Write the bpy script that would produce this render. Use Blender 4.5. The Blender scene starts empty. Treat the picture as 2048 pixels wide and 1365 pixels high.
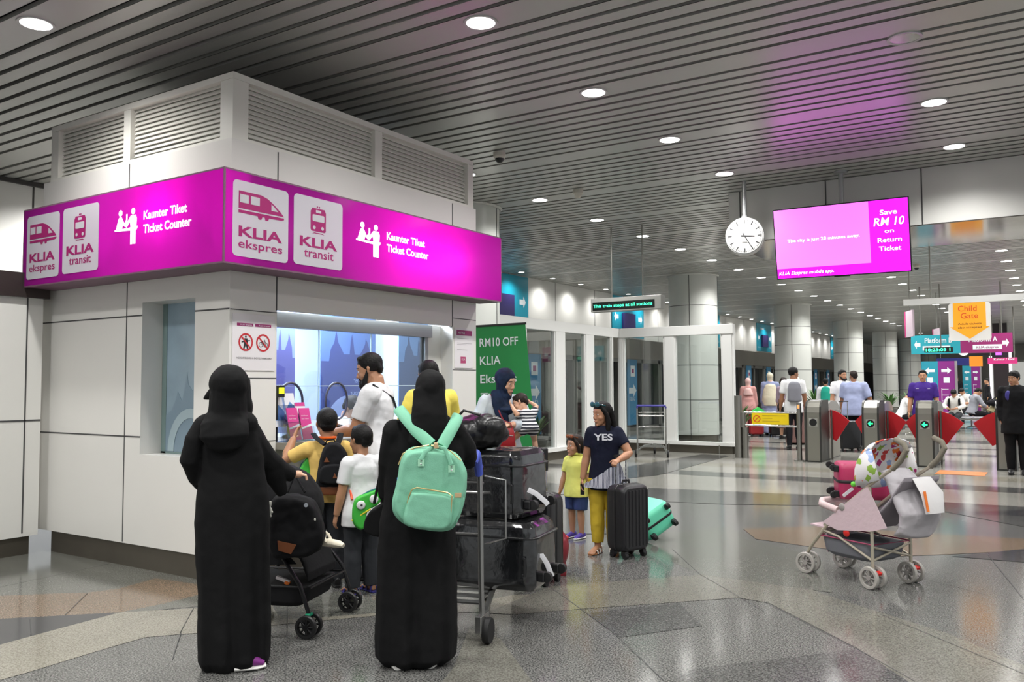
import bpy, bmesh, math, random
from mathutils import Vector, Matrix, Euler
random.seed(7)
S = bpy.context.scene
COL = S.collection
# ---------------------------------------------------------------- camera
FPX, PITCH, YAW, ROLL = 1690.0, math.radians(2.97), math.radians(33.0), math.radians(-0.23)
_h = Vector((-math.sin(YAW), math.cos(YAW), 0)); _r = Vector((math.cos(YAW), math.sin(YAW), 0)); _z = Vector((0, 0, 1))
_fw = _h*math.cos(PITCH)+_z*math.sin(PITCH); _up = -_h*math.sin(PITCH)+_z*math.cos(PITCH)
_ri = _r*math.cos(ROLL)+_up*math.sin(ROLL); _ui = -_r*math.sin(ROLL)+_up*math.cos(ROLL)
CAM = Vector((0, 0, 1.5))
cd = bpy.data.cameras.new('camera'); co = bpy.data.objects.new('camera', cd); COL.objects.link(co)
co.matrix_world = Matrix(((_ri.x, _ui.x, -_fw.x, CAM.x), (_ri.y, _ui.y, -_fw.y, CAM.y), (_ri.z, _ui.z, -_fw.z, CAM.z), (0, 0, 0, 1)))
cd.sensor_fit = 'HORIZONTAL'; cd.sensor_width = 36.0; cd.lens = 36.0*FPX/2048.0
cd.clip_start = 0.05; cd.clip_end = 300
S.camera = co
# ---------------------------------------------------------------- world, exposure
w = bpy.data.worlds.new('hall_ambient'); S.world = w; w.use_nodes = True
w.node_tree.nodes['Background'].inputs[0].default_value = (0.93, 0.97, 1.0, 1)
w.node_tree.nodes['Background'].inputs[1].default_value = 0.66
S.view_settings.view_transform = 'Standard'; S.view_settings.look = 'None'
S.view_settings.exposure = 0.0; S.view_settings.gamma = 1.0; S.view_settings.use_curve_mapping = False
S.cycles.use_denoising = True
S.cycles.max_bounces = 6; S.cycles.diffuse_bounces = 3; S.cycles.glossy_bounces = 3; S.cycles.transparent_max_bounces = 10
S.cycles.transmission_bounces = 4; S.cycles.sample_clamp_indirect = 4.0; S.cycles.caustics_reflective = False; S.cycles.caustics_refractive = False
LAMP_W = 215.0          # one downlight
# ---------------------------------------------------------------- pixel -> place helpers (frame 2048 x 1365)
def ray(x, y): return _fw+_ri*((x-1024)/FPX)+_ui*((682.5-y)/FPX)
def onz(x, y, z=0.0):
    d = ray(x, y); return CAM+d*((z-CAM.z)/d.z)
def onx(x, y, X):
    d = ray(x, y); return CAM+d*(X/d.x)
def ony(x, y, Y):
    d = ray(x, y); return CAM+d*(Y/d.y)
def dep(x, y, D): return CAM+ray(x, y)*D
# ---------------------------------------------------------------- materials
def lin(c):
    c = c/255.0
    return c/12.92 if c <= 0.04045 else ((c+0.055)/1.055)**2.4
def rgb(t): return (lin(t[0]), lin(t[1]), lin(t[2]), 1.0)
MATS = {}
def mat(name, col, rough=0.5, metal=0.0, spec=0.5, bump=0.0, bscale=40.0, vary=0.0, vscale=6.0, emit=0.0, alpha=1.0, coat=0.0, trans=0.0):
    if name in MATS: return MATS[name]
    m = bpy.data.materials.new(name); m.use_nodes = True; MATS[name] = m
    nt = m.node_tree; b = nt.nodes['Principled BSDF']; c = rgb(col)
    b.inputs['Base Color'].default_value = c; b.inputs['Roughness'].default_value = rough
    b.inputs['Metallic'].default_value = metal; b.inputs['Specular IOR Level'].default_value = spec
    b.inputs['Coat Weight'].default_value = coat
    if trans: b.inputs['Transmission Weight'].default_value = trans
    m.diffuse_color = c
    if emit:
        b.inputs['Emission Color'].default_value = c; b.inputs['Emission Strength'].default_value = emit
    if alpha < 1: b.inputs['Alpha'].default_value = alpha
    tc = nt.nodes.new('ShaderNodeTexCoord')
    if vary:
        n = nt.nodes.new('ShaderNodeTexNoise'); n.inputs['Scale'].default_value = vscale; n.inputs['Detail'].default_value = 4
        nt.links.new(tc.outputs['Object'], n.inputs['Vector'])
        r = nt.nodes.new('ShaderNodeValToRGB')
        r.color_ramp.elements[0].position = 0.3; r.color_ramp.elements[1].position = 0.7
        r.color_ramp.elements[0].color = tuple(x*(1-vary) for x in c[:3])+(1,)
        r.color_ramp.elements[1].color = tuple(min(1, x*(1+vary)) for x in c[:3])+(1,)
        nt.links.new(n.outputs['Fac'], r.inputs[0]); nt.links.new(r.outputs[0], b.inputs['Base Color'])
    if bump:
        n = nt.nodes.new('ShaderNodeTexNoise'); n.inputs['Scale'].default_value = bscale; n.inputs['Detail'].default_value = 5
        nt.links.new(tc.outputs['Object'], n.inputs['Vector'])
        bp = nt.nodes.new('ShaderNodeBump'); bp.inputs['Strength'].default_value = bump; bp.inputs['Distance'].default_value = 0.01
        nt.links.new(n.outputs['Fac'], bp.inputs['Height']); nt.links.new(bp.outputs[0], b.inputs['Normal'])
    return m
def granite(name, c1, c2, c3, scale=105.0, rough=0.13):
    m = bpy.data.materials.new(name); m.use_nodes = True; nt = m.node_tree; b = nt.nodes['Principled BSDF']
    tc = nt.nodes.new('ShaderNodeTexCoord')
    n1 = nt.nodes.new('ShaderNodeTexNoise'); n1.inputs['Scale'].default_value = scale; n1.inputs['Detail'].default_value = 3
    n2 = nt.nodes.new('ShaderNodeTexNoise'); n2.inputs['Scale'].default_value = 1.3; n2.inputs['Detail'].default_value = 2
    for n in (n1, n2): nt.links.new(tc.outputs['Object'], n.inputs['Vector'])
    r = nt.nodes.new('ShaderNodeValToRGB'); e = r.color_ramp.elements
    e[0].position = 0.38; e[0].color = rgb(c1); e[1].position = 0.64; e[1].color = rgb(c3); q = e.new(0.5); q.color = rgb(c2)
    nt.links.new(n1.outputs['Fac'], r.inputs[0])
    mx = nt.nodes.new('ShaderNodeMix'); mx.data_type = 'RGBA'; mx.blend_type = 'MULTIPLY'; mx.inputs[0].default_value = 0.25
    r2 = nt.nodes.new('ShaderNodeValToRGB'); r2.color_ramp.elements[0].position = .35; r2.color_ramp.elements[1].position = .6
    r2.color_ramp.elements[0].color = (.72, .72, .7, 1)
    nt.links.new(n2.outputs['Fac'], r2.inputs[0])
    nt.links.new(r.outputs[0], mx.inputs[6]); nt.links.new(r2.outputs[0], mx.inputs[7])
    nt.links.new(mx.outputs[2], b.inputs['Base Color'])
    b.inputs['Roughness'].default_value = rough; b.inputs['Specular IOR Level'].default_value = 0.55
    MATS[name] = m; return m
def glass(name, tint=(235, 240, 240), refl=0.5, rough=0.02, dens=0.12):
    """thin architectural pane: mostly clear, Fresnel reflection"""
    if name in MATS: return MATS[name]
    m = bpy.data.materials.new(name); m.use_nodes = True; nt = m.node_tree
    nt.nodes.remove(nt.nodes['Principled BSDF']); out = nt.nodes['Material Output']
    t = nt.nodes.new('ShaderNodeBsdfTransparent'); t.inputs[0].default_value = rgb(tint)
    g = nt.nodes.new('ShaderNodeBsdfGlossy'); g.inputs['Roughness'].default_value = rough; g.inputs[0].default_value = (.9, .93, .93, 1)
    f = nt.nodes.new('ShaderNodeLayerWeight'); f.inputs[0].default_value = .5
    pw = nt.nodes.new('ShaderNodeMath'); pw.operation = 'POWER'; pw.inputs[1].default_value = 4.0
    mu = nt.nodes.new('ShaderNodeMath'); mu.operation = 'MULTIPLY_ADD'; mu.inputs[1].default_value = .9; mu.inputs[2].default_value = .02+dens*refl
    mx = nt.nodes.new('ShaderNodeMixShader')
    nt.links.new(f.outputs['Facing'], pw.inputs[0]); nt.links.new(pw.outputs[0], mu.inputs[0]); nt.links.new(mu.outputs[0], mx.inputs[0])
    nt.links.new(t.outputs[0], mx.inputs[1]); nt.links.new(g.outputs[0], mx.inputs[2]); nt.links.new(mx.outputs[0], out.inputs[0])
    MATS[name] = m; return m
# ---------------------------------------------------------------- mesh builder
def frame_of(d, side=None):
    d = d.normalized()
    if side is None: side = Vector((1, 0, 0)) if abs(d.x) < 0.8 else Vector((0, 1, 0))
    s = side-d*side.dot(d)
    if s.length < 1e-5: s = d.orthogonal()
    s.normalize(); return s, d.cross(s)
class MB:
    def __init__(s): s.v = []; s.f = []; s.mi = []; s.cur = 0
    def add(s, vs, fs):
        o = len(s.v); s.v += [tuple(p) for p in vs]; s.f += [tuple(i+o for i in f) for f in fs]; s.mi += [s.cur]*len(fs); return s
    def box(s, c, d, rz=0.0, rot=None):
        R = rot if rot is not None else Matrix.Rotation(rz, 3, 'Z'); c = Vector(c)
        vs = [c+R @ Vector((x*d[0]/2, y*d[1]/2, z*d[2]/2)) for x in (-1, 1) for y in (-1, 1) for z in (-1, 1)]
        return s.add(vs, [(0, 1, 3, 2), (4, 6, 7, 5), (0, 4, 5, 1), (2, 3, 7, 6), (0, 2, 6, 4), (1, 5, 7, 3)])
    def bb(s, x0, x1, y0, y1, z0, z1): return s.box(((x0+x1)/2, (y0+y1)/2, (z0+z1)/2), (abs(x1-x0), abs(y1-y0), abs(z1-z0)))
    def loft(s, rings, cap=True, closed=True):
        n = len(rings[0]); vs = [p for r in rings for p in r]; fs = []
        for i in range(len(rings)-1):
            for j in range(n if closed else n-1):
                k = (j+1) % n; fs.append((i*n+j, i*n+k, (i+1)*n+k, (i+1)*n+j))
        if cap: fs.append(tuple(range(n-1, -1, -1))); fs.append(tuple((len(rings)-1)*n+j for j in range(n)))
        return s.add(vs, fs)
    def tube(s, pts, r, n=10, side=None, cap=True):
        """pts polyline, r one radius or list of radius / (rx, ry)"""
        P = [Vector(p) for p in pts]; L = len(P); rings = []
        if not isinstance(r, (list,)): r = [r]*L
        ps = side
        for i in range(L):
            d = (P[min(i+1, L-1)]-P[max(i-1, 0)])
            if d.length < 1e-9: d = Vector((0, 0, 1))
            a, b = frame_of(d, ps)
            if side is None: ps = a
            q = r[i]; rx, ry = q if isinstance(q, tuple) else (q, q)
            rings.append([P[i]+a*rx*math.cos(2*math.pi*k/n)+b*ry*math.sin(2*math.pi*k/n) for k in range(n)])
        return s.loft(rings, cap)
    def ball(s, c, r, rot=None, n=14, m=9):
        c = Vector(c); r = r if isinstance(r, (tuple, list)) else (r, r, r); R = rot or Matrix.Identity(3)
        vs = [c+R @ Vector((0, 0, -r[2]))]; fs = []
        for i in range(1, m):
            t = math.pi*i/m
            for j in range(n):
                p = 2*math.pi*j/n; vs.append(c+R @ Vector((r[0]*math.sin(t)*math.cos(p), r[1]*math.sin(t)*math.sin(p), -r[2]*math.cos(t))))
        vs.append(c+R @ Vector((0, 0, r[2])))
        for j in range(n): fs.append((0, 1+(j+1) % n, 1+j))
        for i in range(m-2):
            for j in range(n):
                a = 1+i*n+j; b = 1+i*n+(j+1) % n; fs.append((a, b, b+n, a+n))
        o = 1+(m-2)*n
        for j in range(n): fs.append((o+j, o+(j+1) % n, len(vs)-1))
        return s.add(vs, fs)
    def lathe(s, prof, c=(0, 0, 0), n=32, rot=None, cap=True):
        c = Vector(c); R = rot or Matrix.Identity(3)
        return s.loft([[c+R @ Vector((r*math.cos(2*math.pi*k/n), r*math.sin(2*math.pi*k/n), z)) for k in range(n)] for r, z in prof], cap)
    def prism(s, poly, h, O=(0, 0, 0), ax=(1, 0, 0), ay=(0, 1, 0)):
        """2D polygon in the plane (ax, ay) at O, extruded along ax x ay by h"""
        O = Vector(O); ax = Vector(ax); ay = Vector(ay); nz = ax.cross(ay).normalized()
        n = len(poly); a = [O+ax*p[0]+ay*p[1] for p in poly]; b = [p+nz*h for p in a]
        fs = [tuple(range(n-1, -1, -1)), tuple(range(n, 2*n))]+[(i, (i+1) % n, n+(i+1) % n, n+i) for i in range(n)]
        return s.add(a+b, fs)
    def quad(s, a, b, c, d): return s.add([a, b, c, d], [(0, 1, 2, 3)])
    def build(s, name, ms, parent=None, smooth=True, ang=0.6, bevel=0.0, bseg=2, xf=None):
        me = bpy.data.meshes.new(name); me.from_pydata(s.v, [], s.f)
        ms = ms if isinstance(ms, (list, tuple)) else [ms]
        for m in ms: me.materials.append(m)
        if len(ms) > 1: me.polygons.foreach_set('material_index', s.mi)
        if xf is not None: me.transform(xf)
        if smooth:
            me.polygons.foreach_set('use_smooth', [True]*len(me.polygons)); me.set_sharp_from_angle(angle=ang)
        me.update()
        o = bpy.data.objects.new(name, me); COL.objects.link(o)
        if parent is not None: o.parent = parent
        if bevel:
            bv = o.modifiers.new('bevel', 'BEVEL'); bv.width = bevel; bv.segments = bseg; bv.limit_method = 'ANGLE'; bv.angle_limit = 0.7
            bv.harden_normals = False
        return o
def soft(o, vox, it=4, fac=0.5, folds=0.0, fsize=0.12):
    """one continuous surface out of overlapping closed shapes"""
    r = o.modifiers.new('skin', 'REMESH'); r.mode = 'VOXEL'; r.voxel_size = vox; r.use_smooth_shade = True
    if folds:
        t = bpy.data.textures.new('folds', 'CLOUDS'); t.noise_scale = fsize; t.noise_depth = 2
        d = o.modifiers.new('folds', 'DISPLACE'); d.texture = t; d.strength = folds; d.mid_level = 0.5; d.texture_coords = 'LOCAL'
    s = o.modifiers.new('smooth', 'SMOOTH'); s.factor = fac; s.iterations = it
    return o
def thing(name, label, cat, loc=(0, 0, 0), rz=0.0, group=None):
    o = bpy.data.objects.new(name, None); o.empty_display_size = 0.2; COL.objects.link(o); o.location = loc; o.rotation_euler = (0, 0, rz)
    return tag(o, label, cat, group)
def tag(o, label, cat, group=None, kind=None):
    o['label'] = label; o['category'] = cat
    if group: o['group'] = group
    if kind: o['kind'] = kind
    return o
def struct(o): o['kind'] = 'structure'; return o
def look(o, label): o['label'] = label; return o
def copy_tree(o, parent=None):
    c = o.copy(); COL.objects.link(c)
    if parent is not None: c.parent = parent
    for ch in o.children: copy_tree(ch, c)
    return c
def outline(pts): return pts
def rrect(w, h, r, n=5):
    P = []
    for cx, cy, a0 in ((w/2-r, h/2-r, 0), (-w/2+r, h/2-r, 90), (-w/2+r, -h/2+r, 180), (w/2-r, -h/2+r, 270)):
        for k in range(n+1):
            a = math.radians(a0+90*k/n); P.append((cx+r*math.cos(a), cy+r*math.sin(a)))
    return P
def text(s, mtl, parent, O, ax, ay, width=None, height=None, bold=0.0, shear=0.0, align='LEFT', depth=0.002, name='lettering', spacing=1.0):
    """flat lettering: baseline origin O, reading along ax, up along ay; fitted to width and/or cap height"""
    cu = bpy.data.curves.new('t', 'FONT'); cu.body = s; cu.size = 1.0; cu.shear = shear; cu.align_x = 'LEFT'; cu.space_character = spacing
    cu.offset = bold; cu.resolution_u = 3; cu.extrude = 0.0
    ob = bpy.data.objects.new('t', cu); me = bpy.data.meshes.new_from_object(ob); bpy.data.objects.remove(ob)
    xs = [v.co.x for v in me.vertices]; x0, x1 = min(xs), max(xs)
    cap = 0.70
    sy = height/cap if height else None; sx = width/(x1-x0) if width else None
    if sx is None: sx = sy
    if sy is None: sy = sx
    w = (x1-x0)*sx; off = {'LEFT': 0, 'CENTER': -w/2, 'RIGHT': -w}[align]
    O = Vector(O); ax = Vector(ax).normalized(); ay = Vector(ay).normalized(); nz = ax.cross(ay)
    for v in me.vertices:
        v.co = O+ax*((v.co.x-x0)*sx+off)+ay*(v.co.y*sy)+nz*depth
    me.name = name; me.materials.append(mtl)
    o = bpy.data.objects.new(name, me); COL.objects.link(o)
    if parent is not None: o.parent = parent
    return o
# ================================================================ palette
WHITE = mat('white_panel', (222, 221, 216), .38, vary=.02, vscale=2)
SEAM = mat('dark_seam', (70, 70, 70), .7)
STEEL = mat('brushed_steel', (150, 148, 142), .32, .9, bump=.05, bscale=220)
DSTEEL = mat('dull_steel_plinth', (104, 99, 90), .42, .65, vary=.08, vscale=3)
CHROME = mat('chrome', (200, 200, 202), .15, 1.0)
BLACKPL = mat('black_plastic', (22, 22, 24), .35)
RUBBER = mat('black_rubber', (18, 18, 19), .7)
SLAT = mat('ceiling_slat', (184, 184, 180), .32, .25, spec=.6)
VOID = mat('ceiling_void', (14, 14, 14), .9)
COLW = mat('column_panel', (205, 207, 202), .33, vary=.02, vscale=1)
LENS = mat('lamp_lens', (255, 252, 246), .4, emit=14.0)
TRIMW = mat('lamp_trim', (190, 190, 188), .35)
GR = granite('granite_grey', (53, 53, 53), (100, 100, 98), (134, 133, 130))
GRD = granite('granite_mid', (51, 51, 51), (85, 85, 84), (110, 110, 108))
BEI = granite('stone_beige', (113, 110, 98), (138, 134, 122), (153, 149, 138))
BEG = granite('stone_grey_beige', (93, 91, 84), (115, 113, 106), (130, 129, 121))
LBE = granite('stone_pale', (132, 130, 123), (151, 149, 142), (166, 164, 159))
ORA = granite('stone_tan', (94, 77, 62), (123, 106, 89), (142, 125, 108))
DRK = granite('stone_charcoal', (51, 51, 54), (62, 62, 65), (76, 76, 77))
GRN = granite('granite_greenish', (76, 77, 72), (102, 103, 97), (123, 123, 117))
# ================================================================ floor
b = MB(); b.bb(-16, 9, -7, 75, -0.12, 0)
LV = [0.0]
def inlay(pts, k):
    LV[0] += 0.00012; b.cur = k
    P = [onz(x, y) for x, y in pts]; z = LV[0]
    b.add([(p.x, p.y, z) for p in P], [tuple(range(len(P)))])
def inlay_c(pts, k): inlay([(1000+x/1.954, 900+y/1.954) for x, y in pts], k)
FM = [GR, GRD, BEI, LBE, ORA, DRK, GRN, SEAM, BEG]
# hall beyond: pale stone with darker cross bands
def inlay_w(x0, x1, y0, y1, k, skew=0.0):
    LV[0] += 0.00012; b.cur = k; z = LV[0]
    b.add([(x0, y0, z), (x1, y0+skew, z), (x1, y1+skew, z), (x0, y1, z)], [(0, 1, 2, 3)])
inlay_w(-16, 9, 11.2, 75, 3)
for y0, y1, k, sk in ((13.2, 13.9, 1, .4), (15.1, 15.8, 2, -.3), (19.3, 20.0, 1, .5), (21.6, 21.9, 5, .2), (24, 25.2, 1, -.4), (28, 28.8, 2, .3), (31, 32.4, 1, 0), (36, 37.5, 1, .5), (43, 45, 1, 0), (52, 55, 1, 0)):
    inlay_w(-11, 6, y0, y1, k, sk)
# near left
inlay([(0, 1090), (110, 1100), (420, 1165), (420, 1212), (240, 1228), (0, 1240)], 6)
inlay([(0, 1193), (120, 1188), (170, 1187), (240, 1178), (310, 1158), (400, 1170), (400, 1190), (330, 1208), (240, 1226), (0, 1240)], 4)
inlay([(0, 1239), (240, 1226), (120, 1258), (0, 1291)], 5)
inlay([(0, 1291), (120, 1258), (240, 1226), (387, 1218), (760, 1196), (1060, 1190), (1040, 1222), (760, 1232), (560, 1250), (470, 1262), (360, 1270), (290, 1276), (190, 1305), (60, 1345), (0, 1362)], 2)
inlay([(540, 1205), (1100, 1120), (1110, 1175), (900, 1215), (700, 1232), (560, 1240)], 6)
# right of the trolley
inlay_c([(150, 530), (240, 410), (560, 395), (790, 490), (500, 520), (190, 540)], 0)
inlay_c([(200, 535), (780, 490), (900, 430), (1250, 560), (930, 580), (300, 625), (60, 645), (-60, 640)], 8)
inlay_c([(560, 395), (600, 330), (900, 300), (960, 350), (1250, 420), (1300, 560), (790, 490)], 6)
inlay_c([(340, 640), (700, 600), (790, 690), (470, 735)], 1)
inlay_c([(-120, 700), (0, 740), (130, 915), (-230, 915), (-180, 850)], 8)
inlay_c([(930, 580), (1250, 560), (1430, 620), (1750, 720), (2060, 850), (2060, 925), (1620, 925), (1400, 780), (1050, 600)], 8)
inlay_c([(640, 925), (750, 860), (1400, 780), (1620, 925)], 1)
inlay_c([(1000, 350), (950, 310), (1250, 300), (1700, 330), (2060, 350), (2060, 395), (1760, 410), (1500, 420)], 4)
inlay_c([(560, 200), (580, 150), (1000, 168), (1380, 185), (2060, 225), (2060, 305), (1750, 245), (1380, 220), (900, 215)], 1)
inlay_c([(1760, 418), (2060, 388), (2060, 442)], 5)
inlay_c([(1750, 250), (2060, 235), (2060, 262)], 5)
inlay_c([(160, 180), (480, 70), (790, 18), (900, 24), (620, 100), (480, 115), (330, 170)], 1)
inlay_c([(180, 230), (330, 215), (420, 330), (190, 330)], 1)
# stone joints
for p, q in (((1090, 1168), (1225, 1265)), ((1225, 1265), (1330, 1365)), ((1345, 1100), (1400, 1150)), ((1400, 1150), (1530, 1225)), ((1530, 1205), (1715, 1300)), ((1715, 1300), (1830, 1365)),
             ((360, 1268), (387, 1218)), ((575, 1185), (574, 1262)), ((345, 1320), (362, 1268)), ((60, 1240), (62, 1272)), ((1760, 1230), (2048, 1350)), ((130, 1232), (175, 1188)), ((570, 1365), (574, 1262)), ((1700, 1120), (1975, 1190)), ((1975, 1110), (2048, 1200)), ((0, 1175), (220, 1128))):
    a = onz(*p); c = onz(*q); d = (c-a).normalized(); s_ = Vector((-d.y, d.x, 0))*.0022; LV[0] += .0001; b.cur = 7
    b.add([(v.x, v.y, LV[0]) for v in (a-s_, c-s_, c+s_, a+s_)], [(0, 1, 2, 3)])
struct(b.build('floor', FM, smooth=False))
# ================================================================ ceiling: slats across the hall, wide panel every 1.88 m
CZ = 4.3; PER = 1.88; PIT = PER/10; Y0L = 7.12
b = MB()
for k in range(-7, 36):
    yc = Y0L+k*PER
    for i in range(9):
        wd = (PIT*2 if i == 0 else PIT)-.05
        cy = yc if i == 0 else yc+PIT*1.5+PIT*(i-1)
        if cy < -7 or cy > 75: continue
        x1 = 9 if cy < 12.0 else 6.5
        y0, y1 = cy-wd/2, cy+wd/2
        # flat face with up-turned lips
        b.bb(-13.5, x1, y0, y1, CZ, CZ+.004)
        b.bb(-13.5, x1, y0, y0+.003, CZ, CZ+.035); b.bb(-13.5, x1, y1-.003, y1, CZ, CZ+.035)
b.cur = 1; b.bb(-16, 9, -7, 75, CZ+.22, CZ+.26)
struct(b.build('ceiling', [SLAT, VOID], smooth=False))
# ================================================================ bulkhead beam on the right
b = MB()
b.bb(-4.02, 9, 12.05, 13.9, 3.56, CZ+.2); ob = struct(b.build('trim_bulkhead', WHITE, smooth=False))
b = MB(); b.bb(-4.03, 9, 12.03, 13.92, 3.545, 3.56)
struct(b.build('trim_bulkhead_soffit', mat('polished_soffit', (150, 146, 140), .12, .85), smooth=False))
b = MB()
for x in (-3.85, -2.65, -1.45, -.25, .95): b.bb(x-.006, x+.006, 12.04, 12.06, 3.56, CZ)
struct(b.build('trim_bulkhead_joints', SEAM, smooth=False))
# ================================================================ left block (neighbouring counter) and rear upper wall
b = MB(); b.bb(-11.5, -7.78, -6, 4.12, .17, 2.3)
struct(b.build('wall_left', WHITE, smooth=False))
b = MB(); b.bb(-11.4, -7.83, -6, 4.07, 0, .2); struct(b.build('baseboard_left', DSTEEL, smooth=False))
b = MB(); b.bb(-11.6, -7.74, -6, 4.16, 2.3, 2.52); struct(b.build('trim_fascia', mat('dark_fascia', (70, 62, 60), .35, .5), smooth=False))
b = MB()
for y in (3.98, 1.2): b.bb(-7.785, -7.776, y-.006, y+.006, .2, 2.3)
b.bb(-7.785, -7.776, -6, 4.12, 1.19, 1.205)
struct(b.build('trim_left_joints', SEAM, smooth=False))
b = MB(); b.bb(-13.6, -11.75, -6, 12, 2.3, CZ-.02); struct(b.build('wall_left_upper', WHITE, smooth=False))
b = MB(); b.bb(-11.76, -11.7, -6, 12, CZ-.06, CZ-.005)
for y in (6.05, 3.0): b.bb(-11.756, -11.745, y-.012, y+.012, 2.3, CZ)
struct(b.build('trim_left_cornice', mat('dark_line', (60, 58, 55), .5), smooth=False))
b = MB(); b.bb(-13.6, -8.2, 7.6, 7.7, 0, 2.6); struct(b.build('wall_behind_booth', WHITE, smooth=False))
# ================================================================ platform wall beyond the glass
FX = -11.6
TEAL = mat('teal_panel', (22, 146, 172), .35)
BLUE = mat('blue_door_panel', (48, 132, 180), .4)
b = MB(); b.bb(FX-.3, FX, 12.2, 72, 2.95, CZ)
struct(b.build('wall_platform', WHITE, smooth=False))
b = MB()
for y in [13+2.35*i for i in range(25)]: b.bb(FX-.01, FX+.004, y-.007, y+.007, 2.95, CZ)
struct(b.build('trim_platform_joints', SEAM, smooth=False))
b = MB(); b.bb(FX-.5, FX+.06, 12.2, 72, 2.32, 2.95)
struct(b.build('trim_platform_fascia', mat('fascia_steel', (128, 124, 116), .3, .7, vary=.12, vscale=.6), smooth=False))
# ================================================================ end of the hall, right side
b = MB(); b.bb(-13.5, 6.5, 72, 72.3, 0, CZ+.2); struct(b.build('wall_end', mat('end_wall', (206, 204, 200), .5), smooth=False))
b = MB(); b.bb(3.0, 3.3, 34, 72, 0, CZ+.2); struct(b.build('wall_right', WHITE, smooth=False))
b = MB()
for y in [34+3*i for i in range(13)]: b.bb(2.985, 3.0, y-.02, y+.02, 0, CZ)
struct(b.build('trim_right_joints', SEAM, smooth=False))
# ================================================================ columns
def column(x, y, label, rad=.62):
    t = thing('round_column', label, 'column', (x, y, 0), 0, 'panelled round columns along the platform side')
    b = MB(); b.lathe([(rad, .22), (rad, CZ+.1)], n=48); b.cur = 1
    for z in (1.1, 1.98, 2.86, 3.5): b.lathe([(rad-.01, z-.008), (rad+.002, z-.008), (rad+.002, z+.008), (rad-.01, z+.008)], n=48)
    for k in range(4):
        a = math.radians(-78+90*k); b.box((math.cos(a)*(rad-.003), math.sin(a)*(rad-.003), 2.2), (.014, .014, 4.19), a)
    b.build('cladding', [COLW, SEAM], t)
    b = MB(); b.lathe([(rad-.03, 0), (rad-.03, .22)], n=48); b.build('plinth', DSTEEL, t)
    b = MB(); b.lathe([(rad+.02, CZ-.03), (rad+.05, CZ-.005), (rad+.02, CZ-.004)], n=48); b.build('ceiling_collar', SLAT, t)
    return t
for i, y in enumerate((10.75, 20.9, 30.6, 40.0, 49.5, 58.5, 67)):
    column(-7.95-.012*i, y, ['white round column rising behind the right end of the ticket booth', 'white round column standing behind the clear glass enclosure', 'white round column just right of the glass enclosure, behind the swing barrier',
        'white round column behind the bearded man in white T-shirt', 'white round column behind the man in light blue shirt', 'white round column with potted palm at its foot, beyond the blue-shirted man', 'last white round column at the far end of the row'][i])
# ================================================================ downlights
def downlight(x, y, label, power=1.0, lit=True, rad=.112):
    t = thing('ceiling_downlight', label, 'light', (x, y, CZ), 0, 'round recessed ceiling downlights')
    b = MB(); b.lathe([(rad, .03), (rad, -.006), (rad+.022, -.008), (rad+.024, 0), (rad+.02, .02)], n=28, cap=False); b.build('trim_ring', TRIMW, t)
    b = MB()
    if lit:
        b.lathe([(rad+.003, -.0045), (rad*.6, -.009), (.004, -.011)], n=28); b.build('lens', LENS, t)
        ld = bpy.data.lights.new('lamp', 'SPOT'); ld.energy = LAMP_W*power; ld.spot_size = math.radians(150); ld.spot_blend = .85; ld.shadow_soft_size = .1
        ld.color = (1, .99, .965)
        lo = bpy.data.objects.new('lamp', ld); COL.objects.link(lo); lo.parent = t; lo.location = (0, 0, -.05)
    else:
        b.lathe([(rad, -.004), (rad*.9, .03), (rad*.55, .11), (.03, .12)], n=28); b.build('reflector', CHROME, t)
    return t
ROWS = {-3.68: 'left', -6.55: 'far left', -0.98: 'middle', 1.85: 'right'}
for x, nm in ROWS.items():
    for k in range(-5, 30):
        y = Y0L+k*PER+(.26 if x == -.98 else 0)
        if x == -6.55 and 4 < y < 9: continue
        if x == -3.68 and 12.0 < y < 13.9 and False: continue
        if x in (-.98, 1.85) and 11.9 < y < 14: continue
        if y > 45 and k % 2: continue
        lab = 'lit recessed downlight in the ceiling row above the %s' % {'left': 'booth front and glass enclosure', 'far left': 'columns and platform side', 'middle': 'hanging screen and ticket gates', 'right': 'right edge of the hall'}[nm]
        off = (x == -.98 and k == 0)
        if off: lab = 'unlit round downlight with chrome reflector in the upper right ceiling'
        d = downlight(x, y, lab, lit=not off, power=(.85 if x == -.98 else 1.0) if y < 13 else 1.2)
        if not off: d['group'] = 'downlights above the '+{'left': 'booth front', 'far left': 'platform side', 'middle': 'ticket gates', 'right': 'right edge of the hall'}[nm]
        else: del d['group']
for y in (4.5, 6.35):
    downlight(-10.9, y, 'lit downlight close to the upper wall behind the booth, left end' if y > 5 else 'lit downlight close to the upper wall, nearer the camera', power=1.6)
# wall washers beside the platform wall
for k in range(28):
    y = 13.0+1.55*k
    d = downlight(FX+.42, y, 'small lit downlight washing the white platform wall above the doors', power=.35, rad=.07); d['group'] = 'wall washers along the platform wall'
# ================================================================ ticket booth
BX0, BX1, BY0, BY1 = -8.02, -5.317, 4.226, 7.47
BW = mat('booth_panel', (226, 224, 219), .32, vary=.015, vscale=1.5)
booth = thing('ticket_booth', 'white panelled ticket booth with louvred top, corner kiosk in the station hall', 'booth', (0, 0, 0))
def P(nm, m, parent=booth, **k): pass
T = .05
b = MB()   # left face (y = BY0) around the side window
b.bb(BX0, -6.43, BY0, BY0+T, .19, 3.42); b.bb(-6.43, -5.735, BY0, BY0+T, .19, .935); b.bb(-6.43, -5.735, BY0, BY0+T, 2.2, 3.42)
b.bb(-5.735, BX1, BY0, BY0+T, .19, 3.42)
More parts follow.
